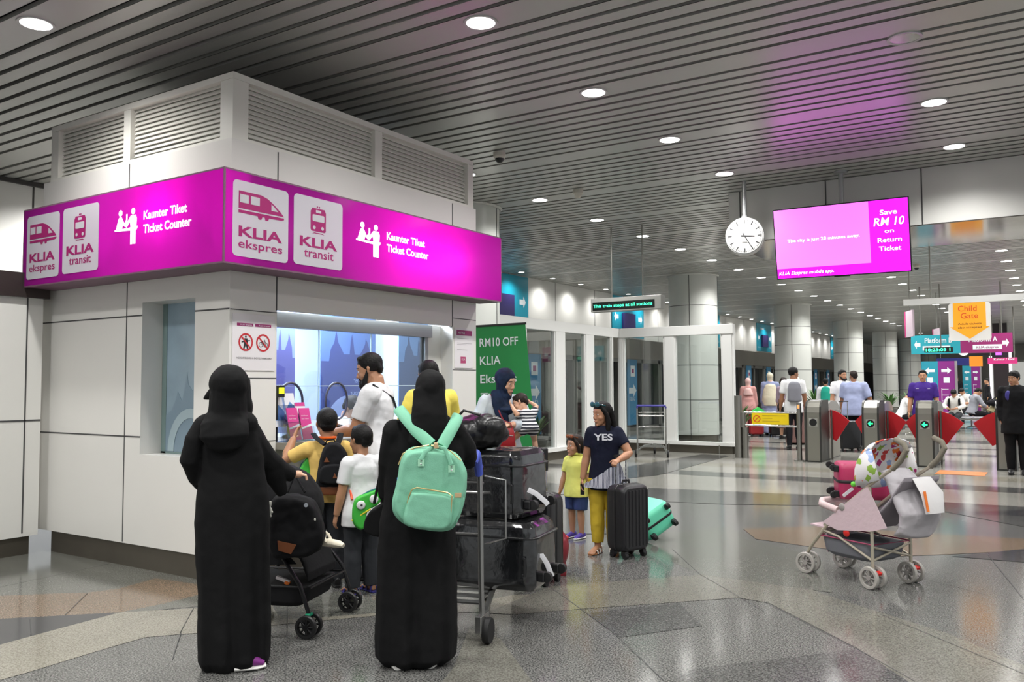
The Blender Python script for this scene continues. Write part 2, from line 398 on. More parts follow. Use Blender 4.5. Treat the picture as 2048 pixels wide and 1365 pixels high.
# recess jambs
b.bb(-6.45, -6.43, BY0+T, BY0+.22, .935, 2.2); b.bb(-5.735, -5.715, BY0+T, BY0+.22, .935, 2.2); b.bb(-6.43, -5.735, BY0+T, BY0+.22, .915, .935); b.bb(-6.43, -5.735, BY0+T, BY0+.22, 2.2, 2.22)
b.cur = 1
b.bb(-6.656, -6.644, BY0-.002, BY0+.01, .2, 3.41)
for z in (2.093, 1.08):
    b.bb(BX0+.004, -6.43, BY0-.002, BY0+.01, z-.006, z+.006); b.bb(-5.735, BX1-.003, BY0-.002, BY0+.01, z-.006, z+.006)
b.build('side_wall', [BW, SEAM], booth, smooth=False)
b = MB()   # right face (x = BX1) around the ticket window
b.bb(BX1-T, BX1, BY0+T, 4.69, .19, 3.42); b.bb(BX1-T, BX1, 7.046, BY1, .19, 3.42); b.bb(BX1-T, BX1, 4.69, 7.045, 2.115, 3.42)
b.bb(BX1-T-.12, BX1-T, 4.69, 6.9, .19, .97); b.bb(BX1-.3, BX1-T, 7.046, 7.066, .19, 2.115); b.bb(BX1-.3, BX1-T, 4.67, 4.69, .19, 2.115)
b.bb(BX1-.2, BX1-.15, 6.8, 7.045, .19, 2.115)
b.cur = 1
for y in (4.685, 7.045): b.bb(BX1-.01, BX1+.002, y-.006, y+.006, 2.11, 3.41)
for z in (1.06, 2.09, 1.56): b.bb(BX1-.01, BX1+.002, BY0+.004, 4.688, z-.004, z+.004)
for z in (1.06, 1.66, 2.2): b.bb(BX1-.01, BX1+.002, 7.05, BY1-.004, z-.004, z+.004)
b.build('front_wall', [BW, SEAM], booth, smooth=False)
b = MB(); b.bb(BX0, BX0+T, BY0+T, BY1-.002, .19, 3.42); b.bb(BX0+T, BX1-T, BY1-T, BY1-.001, .19, 3.42); b.build('rear_wall', BW, booth, smooth=False)
b = MB(); b.bb(BX0+.02, BX1-.02, BY0+.04, BY1-.04, 3.30, 3.36); b.build('roof_deck', BW, booth, smooth=False)
b = MB(); b.bb(BX0+.25, BX1-.012, BY0+.012, BY1-.02, 0, .2); b.build('plinth', DSTEEL, booth, smooth=False)
# louvred top
LZ0, LZ1 = 3.42, 3.95; IN = .02
LOUV = mat('louvre_white', (230, 228, 220), .45)
b = MB()
for x0, x1, y0, y1 in ((BX1-.17, BX1-IN, BY0+IN, BY0+.17), (BX1-.17, BX1-IN, BY1-.12, BY1-IN), (BX0+.08, BX0+.2, BY0+IN, BY0+.15)): b.bb(x0, x1, y0, y1, LZ0+.031, LZ1-.051)
b.bb(BX0+.08, BX1-.1201, BY0+IN-.004, BY0+.12, LZ1-.05, LZ1); b.bb(BX1-.12, BX1-IN+.004, BY0+IN-.004, BY1-IN, LZ1-.05, LZ1)
b.bb(BX0+.08, BX1-.1201, BY0+IN-.004, BY0+.12, LZ0, LZ0+.03); b.bb(BX1-.12, BX1-IN+.004, BY0+IN-.004, BY1-IN, LZ0, LZ0+.03)
b.bb(-6.78, -6.68, BY0+IN, BY0+.12, LZ0+.031, LZ1-.051); b.bb(BX1-.12, BX1-IN, 5.87, 5.97, LZ0+.031, LZ1-.051)
b.build('louvre_frame', LOUV, booth, smooth=False)
def louvre(horizontal_axis, a0, a1):
    b = MB(); n = 12
    for i in range(n):
        z = LZ0+.045+i*(LZ1-LZ0-.1)/(n-1)
        if horizontal_axis == 'x': b.box(((a0+a1)/2, BY0+.075, z), (a1-a0, .056, .006), rot=Matrix.Rotation(math.radians(58), 3, 'X'))
        else: b.box((BX1-.075, (a0+a1)/2, z), (.056, a1-a0, .006), rot=Matrix.Rotation(math.radians(58), 3, 'Y'))
    b.build('louvre_panel', LOUV, booth, smooth=False)
louvre('x', BX0+.19, -6.77); louvre('x', -6.69, BX1-.16); louvre('y', BY0+.16, 5.88); louvre('y', 5.96, BY1-.11)
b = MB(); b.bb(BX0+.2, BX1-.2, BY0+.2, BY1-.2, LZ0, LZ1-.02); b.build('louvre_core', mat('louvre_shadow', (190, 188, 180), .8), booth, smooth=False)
# ticket window: header, jambs, panes, counter
FRG = mat('window_frame_grey', (150, 152, 152), .4, .3)
b = MB(); b.bb(BX1-.2, BX1-.12, 4.69, 6.86, 1.99, 2.115); b.bb(BX1-.2, BX1-.14, 6.77, 6.82, 1.05, 2.0)
b.build('window_frame', [FRG], booth, smooth=False)
b = MB(); b.bb(BX1-.19, BX1-.17, 6.745, 6.772, 1.05, 1.99); b.build('window_gasket', BLACKPL, booth, smooth=False)
PANE = glass('booth_pane', (238, 244, 250), .35)
b = MB(); b.bb(BX1-.166, BX1-.158, 4.69, 6.77, 1.5, 1.99)
b.bb(BX1-.166, BX1-.158, 4.69, 6.77, 1.2, 1.495)
b.build('window_pane', PANE, booth, smooth=False)
EDG = mat('glass_edge', (205, 225, 230), .2)
b = MB()
for z in (1.2, 1.497): b.bb(BX1-.168, BX1-.156, 4.69, 6.77, z-.003, z+.003)
for y in (5.31, 5.98): b.bb(BX1-.168, BX1-.156, y-.003, y+.003, 1.2, 1.99)
b.build('pane_edge', EDG, booth, smooth=False)
for yc in (4.98, 5.52):
    n = 28; R1 = [Vector((BX1-.15, yc+.135*math.cos(2*math.pi*k/n), 1.36+.165*math.sin(2*math.pi*k/n))) for k in range(n+1)]
    b = MB(); b.tube(R1, .011, 6); b.build('speak_hole_ring', mat('dark_ring', (60, 58, 78), .4), booth)
b = MB(); b.bb(BX1-.55, BX1+.13, 4.692, 7.04, .985, 1.045); b.build('counter_shelf', mat('counter_steel', (146, 142, 132), .35, .6), booth, smooth=False, bevel=.006)
b = MB(); b.bb(BX1-.1, BX1-.03, 4.7, 7.04, .2, .985); b.build('counter_front', mat('counter_front_grey', (170, 170, 166), .5), booth, smooth=False)
b = MB(); b.bb(BX1-.6, BX1-.3, 4.72, BY1-.08, .72, .76); b.build('clerk_desk', mat('desk_white', (205, 208, 212), .4), booth, smooth=False)
# side window
b = MB(); b.bb(-6.43, -5.735, BY0+.2, BY0+.212, .935, 2.2); b.build('side_window', mat('frosted_blue_glass', (150, 172, 186), .25, spec=.6, vary=.1, vscale=3), booth, smooth=False)
b = MB(); b.bb(-6.43, -6.37, BY0+.195, BY0+.199, .935, 2.2); b.bb(-6.43, -5.735, BY0+.195, BY0+.199, .935, .95)
b.build('side_window_edge', mat('glass_green_edge', (118, 140, 138), .3), booth, smooth=False)
# skyline decal etched on the side window
SKY1 = mat('skyline_decal', (128, 150, 165), .4)
sk = [(0, 0), (.64, 0), (.64, .62), (.5, .6), (.47, .72), (.45, .8), (.43, .72), (.4, .6), (.36, .5), (.3, .56), (.28, .66), (.26, .56), (.22, .42), (.16, .5), (.13, .42), (.08, .34), (0, .3)]
b = MB(); b.prism([(x*1.0, z) for x, z in sk], -.002, (-6.375, BY0+.197, .955), (1, 0, 0), (0, 0, 1)); b.build('skyline_decal', SKY1, booth, smooth=False)
b = MB(); n = 20
arc = [(.34+.3*math.cos(math.pi*k/n), .36*math.sin(math.pi*k/n)) for k in range(n+1)]+[(.34-.22*math.cos(math.pi*k/n), .28*math.sin(math.pi*k/n)) for k in range(n+1)]
b.prism(arc, -.002, (-6.375, BY0+.193, .955), (1, 0, 0), (0, 0, 1)); b.build('arch_decal', mat('arch_decal', (168, 188, 196), .4), booth, smooth=False)
# interior
b = MB(); b.bb(BX0+.1, BX1-.3, BY0+.3, BY1-.1, .14, .19); b.build('inner_floor', mat('inner_floor', (120, 122, 124), .6), booth, smooth=False)
b = MB(); b.bb(-7.42, -7.38, BY0+.25, BY1-.06, .19, 3.1); b.build('inner_wall', mat('inner_wall_white', (214, 224, 236), .5), booth, smooth=False)
b = MB(); b.bb(-7.4, BX1-.2, BY0+.25, BY1-.06, 2.7, 2.74); b.build('inner_ceiling', mat('inner_ceiling_white', (225, 228, 232), .6), booth, smooth=False)
t = thing('ceiling_panel_light', 'bright white panel light inside the ticket booth above the clerk', 'light', (-6.3, 5.7, 2.69))
b = MB(); b.bb(-.45, .45, -.9, .9, -.005, .02); b.build('diffuser', mat('panel_diffuser', (225, 235, 255), .5, emit=5), t, smooth=False)
ld = bpy.data.lights.new('lamp', 'AREA'); ld.shape = 'RECTANGLE'; ld.size = .9; ld.size_y = 1.8; ld.energy = 150; ld.color = (.84, .92, 1)
lo = bpy.data.objects.new('lamp', ld); COL.objects.link(lo); lo.parent = t; lo.location = (0, 0, -.02)
# posters seen through the window
def poster(label, y0, y1, z0, z1, X, bg, sk_col, txt=None, seed=1):
    t = thing('window_poster', label, 'poster', (X, (y0+y1)/2, (z0+z1)/2)); w_, h_ = y1-y0, z1-z0
    b = MB(); b.bb(-.006, .006, -w_/2, w_/2, -h_/2, h_/2); b.build('sheet', bg, t, smooth=False)
    rnd = random.Random(seed); p = [(-w_/2, -h_/2), (w_/2, -h_/2)]; u = w_/2
    hs = .12*h_
    prof = [(.5, .1), (.42, .1), (.40, .2), (.36, .27), (.34, .33), (.31, .37), (.3, .3), (.25, .22), (.2, .16), (.1, .16), (.07, .34), (.05, .42), (.03, .34), (.01, .16), (-.1, .16), (-.16, .25), (-.2, .3), (-.22, .4), (-.235, .46), (-.25, .4), (-.27, .3), (-.33, .22), (-.36, .1), (-.5, .1)]
    p += [(a*w_, (c if c < .17 else .17+(c-.17)*.6)*h_) for a, c in prof]
    b = MB(); b.prism(p, .002, (.007, 0, 0), (0, 1, 0), (0, 0, 1)); b.build('skyline', sk_col, t, smooth=False)
    b = MB(); n = 18
    ring = [(.46*w_*math.cos(math.pi*k/n), -.5*h_+.33*h_*math.sin(math.pi*k/n)) for k in range(n+1)]
    b.prism(ring, .002, (.0095, 0, 0), (0, 1, 0), (0, 0, 1)); b.build('arch', mat('poster_arch', (140, 152, 190), .5), t, smooth=False)
    if txt:
        for i, s_ in enumerate(txt):
            text(s_, mat('poster_letters', (150, 160, 195), .5), t, (.011, .26*w_, -.07*h_-i*.1*h_), (0, -1, 0), (0, 0, 1), height=.032*h_+.012, align='LEFT', depth=-.003, bold=.01)
    return t
PB = mat('poster_blue', (92, 118, 168), .5); PN = mat('poster_navy', (58, 66, 120), .5); PL = mat('poster_lilac', (158, 172, 218), .5); PP = mat('poster_purple', (104, 100, 168), .5); PC = mat('poster_sky', (118, 150, 190), .5)
poster('lilac poster with domed skyline at the left edge of the ticket window', onx(520, 700, -6.25).y, onx(589, 700, -6.25).y, 1.05, 2.25, -6.25, PL, PP, seed=2)
poster('navy poster with skyline and mirror-written words inside the ticket window', onx(641, 700, -6.55).y, onx(750, 700, -6.55).y, .95, 2.3, -6.55, PB, PN, ['nsfer', 'umpur'], seed=3)
poster('pale blue poster with grey figures at the right of the ticket window', onx(797, 700, -5.95).y, onx(868, 700, -5.95).y, 1.0, 2.25, -5.95, PC, mat('poster_grey', (84, 100, 132), .5), seed=5)
# small things on the counter
t = thing('queue_display', 'small black display with glowing yellow screen at the window edge', 'display', (BX1-.06, 4.735, 1.045))
b = MB(); b.bb(-.015, .015, -.015, .015, 0, .42); b.build('stem', BLACKPL, t, smooth=False)
b = MB(); b.bb(-.03, .03, -.03, .075, .36, .46); b.build('housing', BLACKPL, t, smooth=False, bevel=.004)
b = MB(); b.bb(.031, .033, .01, .065, .39, .44); b.build('screen', mat('yellow_screen', (225, 240, 40), .4, emit=1.0), t, smooth=False)
t = thing('ticket_scanner', 'dark purple round-backed desk fan on the clerk side of the glass', 'fan', (BX1-.32, 5.12, .99))  # dark rounded ticket scanner on a stem and foot
b = MB(); b.lathe([(.06, .06), (.06, .075), (.02, .09), (.015, .2)], n=20); b.build('foot', BLACKPL, t)
SCANM = mat('scanner_purple', (58, 46, 66), .4)
b = MB(); b.lathe([(.01, -.09), (.075, -.08), (.08, .0), (.07, .08), (.02, .1)], (0, .02, .235), n=24, rot=Matrix.Rotation(math.radians(90), 3, 'Y') @ Matrix.Rotation(math.radians(20), 3, 'X')); b.build('head', SCANM, t)
# brochure stand
t = thing('brochure_stand', 'clear acrylic brochure stand on the steel counter', 'stand', (BX1+.02, 4.88, 1.045))
ACR = glass('acrylic', (236, 240, 246), .5)
b = MB(); b.bb(-.06, .06, -.14, .17, 0, .005)
for x, z in ((-.05, .30), (-.015, .22), (.02, .16), (.055, .12)): b.box((x, .015, z/2), (.004, .3, z), rot=Matrix.Rotation(math.radians(-12), 3, 'Y'))
b.build('tray', ACR, t, smooth=False)
MAG = mat('leaflet_magenta', (205, 60, 140), .45); LWH = mat('leaflet_white', (225, 226, 232), .5); LBL = mat('leaflet_blue', (96, 140, 190), .5)
def leaflet(label, y, x, z0, h_, w_, base, kind):
    t = thing('leaflet', label, 'leaflet', (BX1+x, y, 1.045+z0)); t.rotation_euler = (0, math.radians(-14), 0); t['group'] = 'leaflets in the stand on the counter'
    del t['group']
    b = MB(); b.bb(-.003, .003, -w_/2, w_/2, 0, h_); b.build('sheet', base, t, smooth=False)
    b = MB()
    if kind == 'm':
        b.prism([(-w_/2, h_*.33), (w_/2, h_*.42), (w_/2, h_*.5), (-w_/2, h_*.38)], .001, (.0032, 0, 0), (0, 1, 0), (0, 0, 1)); b.build('white_band', LWH, t, smooth=False)
        text('KLIA Ekspres', LWH, t, (.0036, -w_*.38, h_*.74), (0, 1, 0), (0, 0, 1), width=w_*.62); text('KLIA Transit', LWH, t, (.0036, -w_*.38, h_*.64), (0, 1, 0), (0, 0, 1), width=w_*.66)
    elif kind == 'b':
        b.prism([(-w_/2, h_*.2), (w_/2, h_*.2), (w_/2, h_*.5), (0, h_*.72), (-w_/2, h_*.45)], .001, (.0032, 0, 0), (0, 1, 0), (0, 0, 1)); b.build('picture', LBL, t, smooth=False)
    else:
        b.prism([(-w_/2, h_*.86), (w_/2, h_*.86), (w_/2, h_), (-w_/2, h_)], .001, (.0032, 0, 0), (0, 1, 0), (0, 0, 1)); b.build('top_band', MAG, t, smooth=False)
leaflet('white and blue leaflet, back left pocket of the brochure stand', 4.775, -.035, .12, .26, .11, LWH, 'b')
leaflet('white leaflet with blue picture, tallest in the brochure stand', 4.9, -.03, .14, .26, .11, LWH, 'b')
leaflet('white leaflet with magenta top edge, behind the pink leaflets', 4.985, .0, .1, .22, .11, LWH, 't')
leaflet('magenta folded leaflet in front pocket, left of its twin', 4.86, .055, .01, .27, .115, MAG, 'm')
leaflet('magenta folded leaflet in front pocket, right of its twin', 4.99, .06, .01, .265, .115, MAG, 'm')
# notices on the booth
def notice(label, y0, y1, z0, z1):
    t = thing('notice', label, 'notice', (BX1+.004, y0, z0)); b = MB(); b.bb(-.003, .003, 0, y1-y0, 0, z1-z0)
    b.build('sheet', mat('notice_paper', (226, 222, 224), .3), t, smooth=False); return t
RED = mat('sign_red', (190, 40, 48), .5); INK = mat('ink_black', (38, 36, 40), .6); MGD = mat('notice_magenta', (150, 40, 104), .5)
t = notice('white prohibition notice with two red circles beside the ticket window', 4.25, 4.665, 1.62, 2.06)
W_, H_ = .415, .44
b = MB(); b.bb(.003, .005, .04, .195, .345, .368); b.bb(.003, .005, .215, .375, .345, .368); b.build('header_bar', MGD, t, smooth=False)
def ringmesh(b, cy, cz, r0, r1, X, n=32):
    b.loft([[Vector((X, cy+r*math.cos(2*math.pi*k/n), cz+r*math.sin(2*math.pi*k/n))) for k in range(n)] for r in (r0, r1)], cap=False)
for cy in (.125, .295):
    b = MB(); ringmesh(b, cy, .22, .056, .07, .0045); d = Vector((0, .7071, -.7071)); s_ = Vector((0, .7071, .7071))*.006; c = Vector((.0048, cy, .22))
    b.quad(c-d*.06-s_, c-d*.06+s_, c+d*.06+s_, c+d*.06-s_); b.build('prohibition_ring', RED, t, smooth=False)
b = MB(); b.ball((.004, .125, .262), (.001, .009, .009)); b.prism([(.11, .25), (.14, .25), (.145, .2), (.15, .165), (.138, .165), (.125, .195), (.112, .165), (.1, .165), (.107, .2)], .001, (.0035, 0, 0), (0, 1, 0), (0, 0, 1)); b.prism([(.085, .215), (.165, .23), (.165, .238), (.085, .225)], .001, (.0035, 0, 0), (0, 1, 0), (0, 0, 1)); b.build('surfer_pictogram', INK, t, smooth=False)
b = MB(); ringmesh(b, .272, .205, .016, .021, .004, 20); ringmesh(b, .32, .205, .016, .021, .004, 20)
for p, q in (((.272, .205), (.285, .235)), ((.285, .235), (.312, .238)), ((.285, .23), (.295, .205)), ((.295, .205), (.312, .238)), ((.312, .245), (.32, .205)), ((.272, .205), (.295, .205))): b.tube([(.004, p[0], p[1]), (.004, q[0], q[1])], .0022, 4)
b.build('bicycle_pictogram', INK, t, smooth=False)
text('NO SURFBOARD & BICYCLE ONBOARD', INK, t, (.0035, .04, .09), (0, 1, 0), (0, 0, 1), width=.34, height=.014)
text('KLIA ekspres', LWH, t, (.0055, .07, .35), (0, 1, 0), (0, 0, 1), width=.11, height=.012); text('KLIA transit', LWH, t, (.0055, .25, .35), (0, 1, 0), (0, 0, 1), width=.11, height=.012)
t = notice('white notice headed by a dark pink bar at the booth right end', 7.08, 7.4, 1.68, 2.1)
b = MB(); b.bb(.003, .005, .03, .3, .345, .4); b.build('header_bar', MGD, t, smooth=False)
text('NOTICE', LWH, t, (.0055, .05, .36), (0, 1, 0), (0, 0, 1), width=.12)
b = MB()
for z, w_ in ((.31, .2), (.26, .26), (.245, .16), (.19, .18)): b.bb(.003, .0045, .04, .04+w_, z, z+.005)
b.build('text_lines', mat('faint_grey', (176, 172, 176), .6), t, smooth=False)
b = MB(); b.bb(.003, .005, .1, .19, .05, .12); b.build('stamp', mat('stamp_pink', (176, 70, 112), .5), t, smooth=False)
text('KLIA', LWH, t, (.0055, .115, .08), (0, 1, 0), (0, 0, 1), width=.06)
# ================================================================ illuminated L-shaped sign
SX, SY, SZ0, SZ1 = -5.017, 3.926, 2.385, 3.085; SLX, SRY = -7.78, 7.524
sign = thing('illuminated_sign', 'large magenta backlit sign box wrapping the ticket booth corner', 'sign', (0, 0, 0))
def acrylic(name, c, diff=.5, trs=.5):
    m = bpy.data.materials.new(name); m.use_nodes = True; nt = m.node_tree; nt.nodes.remove(nt.nodes['Principled BSDF'])
    d = nt.nodes.new('ShaderNodeBsdfDiffuse'); t_ = nt.nodes.new('ShaderNodeBsdfTranslucent'); g = nt.nodes.new('ShaderNodeBsdfGlossy')
    d.inputs[0].default_value = rgb(c); t_.inputs[0].default_value = rgb(c); g.inputs[1].default_value = .12
    a = nt.nodes.new('ShaderNodeMixShader'); a.inputs[0].default_value = trs; c2 = nt.nodes.new('ShaderNodeMixShader'); c2.inputs[0].default_value = .035
    nt.links.new(d.outputs[0], a.inputs[1]); nt.links.new(t_.outputs[0], a.inputs[2]); nt.links.new(a.outputs[0], c2.inputs[1]); nt.links.new(g.outputs[0], c2.inputs[2])
    nt.links.new(c2.outputs[0], nt.nodes['Material Output'].inputs[0]); MATS[name] = m; return m
ACM = acrylic('sign_magenta_acrylic', (192, 48, 176), trs=.72); ACW = acrylic('sign_white_acrylic', (232, 232, 236)); MAGD = mat('sign_dark_magenta', (150, 24, 96), .4)
GLOWW = mat('sign_white_letters', (250, 246, 252), .5, emit=.75)
b = MB()   # casing: top, bottom, back, ends
b.bb(SLX, SX, SY, BY0-.003, SZ1-.012, SZ1); b.bb(BX1+.003, SX, BY0-.003, SRY, SZ1-.012, SZ1)
b.bb(SLX, SX, SY, BY0-.003, SZ0, SZ0+.012); b.bb(BX1+.003, SX, BY0-.003, SRY, SZ0, SZ0+.012)
b.bb(SLX, SLX+.012, SY, BY0-.003, SZ0, SZ1); b.bb(BX1+.003, SX, SRY-.012, SRY, SZ0, SZ1)
b.bb(SLX, BX1+.003, BY0-.008, BY0-.003, SZ0, SZ1); b.bb(BX1+.003, BX1+.008, BY0-.003, SRY, SZ0, SZ1)
b.bb(SX-.012, SX, SY, SY+.012, SZ0, SZ1)
b.build('casing', mat('sign_casing', (112, 78, 98), .5), sign, smooth=False)
b = MB(); b.bb(SX-.004, SX, SY+.012, SRY-.012, SZ0+.012, SZ1-.012); fR = b.build('face_panel', ACM, sign, smooth=False)
b = MB(); b.bb(SLX+.012, SX-.012, SY, SY+.004, SZ0+.012, SZ1-.012); fL = b.build('face_panel', ACM, sign, smooth=False)
def face(parent, O, ax, du=0.0):
    nz = ax.cross(Vector((0, 0, 1))); up = Vector((0, 0, 1))
    def at(u, v, d=0.0): return O+ax*u+up*v+nz*d
    def poly(name, P, m, d=.002): b = MB(); b.prism(P, .0015, at(0, 0, d), ax, up); return b.build(name, m, parent, smooth=False)
    def rr(cx, cy, w_, h_, r): return [(cx+x, cy+y) for x, y in rrect(w_, h_, r)]
    poly('plaque', rr(.338, .345, .526, .562, .035), ACW); poly('plaque', rr(.925, .352, .535, .56, .035), ACW)
    # side view of the express train
    b = MB(); O2 = at(0, 0, .004)
    b.prism([(.125, .549), (.33, .549), (.395, .532), (.46, .495), (.52, .452), (.555, .42), (.125, .42)], .001, O2, ax, up)
    b.prism([(.125, .408), (.556, .408), (.556, .395), (.53, .388), (.41, .385), (.4, .365), (.375, .362), (.368, .385), (.345, .385), (.335, .362), (.31, .362), (.3, .385), (.125, .387)], .001, O2, ax, up)
    b.build('express_train_emblem', MAGD, parent, smooth=False)
    b = MB(); O3 = at(0, 0, .0055)
    b.prism([(.135, .463), (.215, .463), (.215, .525), (.135, .525)], .001, O3, ax, up); b.prism([(.235, .463), (.318, .463), (.318, .525), (.235, .525)], .001, O3, ax, up); b.prism([(.43, .448), (.497, .448), (.455, .482), (.43, .497)], .001, O3, ax, up)
    b.build('train_window', ACW, parent, smooth=False)
    # front view of the transit train
    b = MB(); b.prism([(.842, .36), (.992, .36), (1.0, .375), (1.0, .52), (.985, .547), (.85, .547), (.834, .52), (.834, .375)], .001, O2, ax, up)
    b.prism([(.9, .553), (.912, .553), (.912, .566), (.9, .566)], .001, O2, ax, up); b.prism([(.922, .553), (.934, .553), (.934, .566), (.922, .566)], .001, O2, ax, up)
    b.prism([(.85, .338), (.875, .35), (.96, .35), (.985, .338), (.96, .343), (.875, .343)], .001, O2, ax, up)
    b.build('transit_train_emblem', MAGD, parent, smooth=False)
    b = MB(); b.prism(rr(.917, .468, .13, .055, .01), .001, O3, ax, up); b.prism(rr(.917, .523, .056, .022, .004), .001, O3, ax, up); b.prism(rr(.872, .39, .03, .03, .0149), .001, O3, ax, up); b.prism(rr(.962, .39, .03, .03, .0149), .001, O3, ax, up)
    b.build('train_window', ACW, parent, smooth=False)
    for s_, u, v, wd, h_ in (('KLIA', .128, .215, .41, .075), ('ekspres', .126, .13, .415, .062), ('KLIA', .72, .228, .41, .075), ('transit', .765, .143, .325, .07)):
        text(s_, MAGD, parent, at(u, v, .004), ax, up, width=wd, height=h_, bold=.03 if s_ == 'KLIA' else .01, depth=.001)
    # counter pictogram: clerk, customer, counter
    u0 = du; b = MB(); O4 = at(u0, 0, .002)
    def pz(P): b.prism(P, .0015, O4, ax, up)
    b.prism(rr(1.435, .5, .05, .052, .0249), .0015, O4, ax, up); b.prism(rr(1.605, .5, .05, .052, .0249), .0015, O4, ax, up)
    pz([(1.357, .358), (1.65, .345), (1.667, .365), (1.667, .378), (1.55, .372), (1.357, .372)])
    pz([(1.375, .372), (1.405, .45), (1.42, .468), (1.45, .468), (1.47, .44), (1.49, .412), (1.512, .44), (1.512, .485), (1.53, .485), (1.53, .43), (1.497, .385), (1.47, .405), (1.46, .375)])
    pz([(1.575, .372), (1.65, .376), (1.655, .44), (1.64, .468), (1.575, .468), (1.56, .455), (1.5, .385), (1.52, .376), (1.565, .42)])
    pz([(1.572, .378), (1.572, .238), (1.6, .238), (1.606, .35), (1.612, .238), (1.642, .238), (1.642, .378)])
    b.build('counter_pictogram', GLOWW, parent, smooth=False)
    for s_, v, wd in (('Kaunter Tiket', .418, .54), ('Ticket Counter', .31, .595)):
        text(s_, GLOWW, parent, at(1.745+du, v, .004), ax, up, width=wd, height=.066, bold=.028, depth=.001)
face(fR, Vector((SX, SY, SZ0)), Vector((0, 1, 0))); face(fL, Vector((SLX, SY, SZ0)), Vector((1, 0, 0)), .06)
for nm, loc, rot, sx, sy, e in (('lamp', (BX1+.04, 6.32, 2.735), (0, math.radians(-90), 0), .2, 1.15, 190.0), ('lamp', (-5.8, BY0-.04, 2.86), (math.radians(-90), 0, 0), .55, .16, 120.0), ('lamp', (BX1+.04, 4.85, 2.735), (0, math.radians(-90), 0), .3, 1.2, 2.2), ('lamp', (-7.0, BY0-.04, 2.72), (math.radians(-90), 0, 0), 1.2, .3, 2.2)):
    ld = bpy.data.lights.new('lamp', 'AREA'); ld.shape = 'RECTANGLE'; ld.size = sx; ld.size_y = sy; ld.energy = e; ld.color = (1, .97, 1)
    lo = bpy.data.objects.new('lamp', ld); COL.objects.link(lo); lo.parent = sign; lo.location = loc; lo.rotation_euler = rot
# security camera on the booth corner and ceiling sensors
def dome(label, p, cat='camera', nm='dome_camera'):
    t = thing(nm, label, cat, (p.x, p.y, CZ)); b = MB(); b.lathe([(.075, 0), (.075, -.05), (.06, -.07)], n=24); b.build('housing', mat('cream_plastic', (205, 200, 188), .4), t)
    b = MB(); b.ball((0, 0, -.07), (.055, .055, .055)); b.build('dome', BLACKPL if nm == 'dome_camera' else MATS['cream_plastic'], t); return t
dome('black-domed security camera under the ceiling past the booth louvres', onz(999, 306, CZ))
dome('small cream ceiling sensor near the downlights left of the clock', onz(1156, 380, CZ), 'sensor', 'ceiling_sensor')
dome('dark ceiling camera beyond the hanging screen', onz(1833, 530, CZ))
# ================================================================ glass enclosure
FRW = mat('enclosure_frame_white', (226, 226, 224), .35)
EX, EY, EYS = -8.62, 17.85, 12.6
PAN = glass('enclosure_glass', (225, 232, 230), .6, dens=.12)
enc = thing('glass_enclosure', 'white-framed glass enclosure round the platform void, with stone-like steel kerb', 'enclosure', (0, 0, 0))
b = MB(); b.bb(EX-.1, EX+.05, EYS, EY+.05, 2.58, 2.79); b.bb(EX+.05, -5.88, EY-.1, EY+.05, 2.58, 2.79); b.build('top_beam', FRW, enc, smooth=False, bevel=.008)
b = MB(); b.bb(EX-.05, EX+.16, EYS, EY+.02, .17, .24); b.bb(EX+.16, -5.88, EY-.14, EY+.05, .17, .24); b.build('sill', FRW, enc, smooth=False)
b = MB(); b.bb(EX-.02, EX+.1, EYS, EY, 0, .17); b.bb(EX+.1, -5.95, EY-.05, EY+.04, 0, .17); b.build('kerb', DSTEEL, enc, smooth=False)
for y0, y1 in ((EYS, EYS+.2), (13.55, 13.75), (14.8, 15.25), (16.1, 16.54), (17.34, 17.48)):
    b = MB(); b.bb(EX-.06, EX+.03, y0, y1, .24, 2.58); b.bb(EX+.03, EX+.05, y0+.04, y1-.04, .24, 2.58); b.build('post', FRW, enc, smooth=False)
for x0, x1 in ((EX, EX+.16), (-7.5, -7.2), (-6.16, -5.88)):
    b = MB(); b.bb(x0, x1, EY-.06, EY+.03, .24, 2.58); b.bb(x0+.04, x1-.04, EY-.08, EY-.06, .24, 2.58); b.build('post', FRW, enc, smooth=False)
for y0, y1 in ((EYS+.2, 13.55), (13.75, 14.8), (15.25, 16.1), (16.54, 17.34)):
    b = MB(); x = EX-.01; b.quad((x, y0, .24), (x, y1, .24), (x, y1, 2.58), (x, y0, 2.58)); b.build('pane', PAN, enc, smooth=False)
for x0, x1 in ((EX+.16, -7.5), (-7.2, -6.16)):
    b = MB(); y = EY-.01; b.quad((x0, y, .24), (x1, y, .24), (x1, y, 2.58), (x0, y, 2.58)); b.build('pane', PAN, enc, smooth=False)
for x in (-7.35, -6.2):
    b = MB(); b.tube([(x, EY-.16, 0), (x, EY-.16, .19)], .012, 8); b.build('sill_leg', STEEL, enc)
b = MB(); b.bb(-6.0, -5.86, EY+.02, EY+.2, .0, .24); b.build('end_block', DSTEEL, enc, smooth=False)
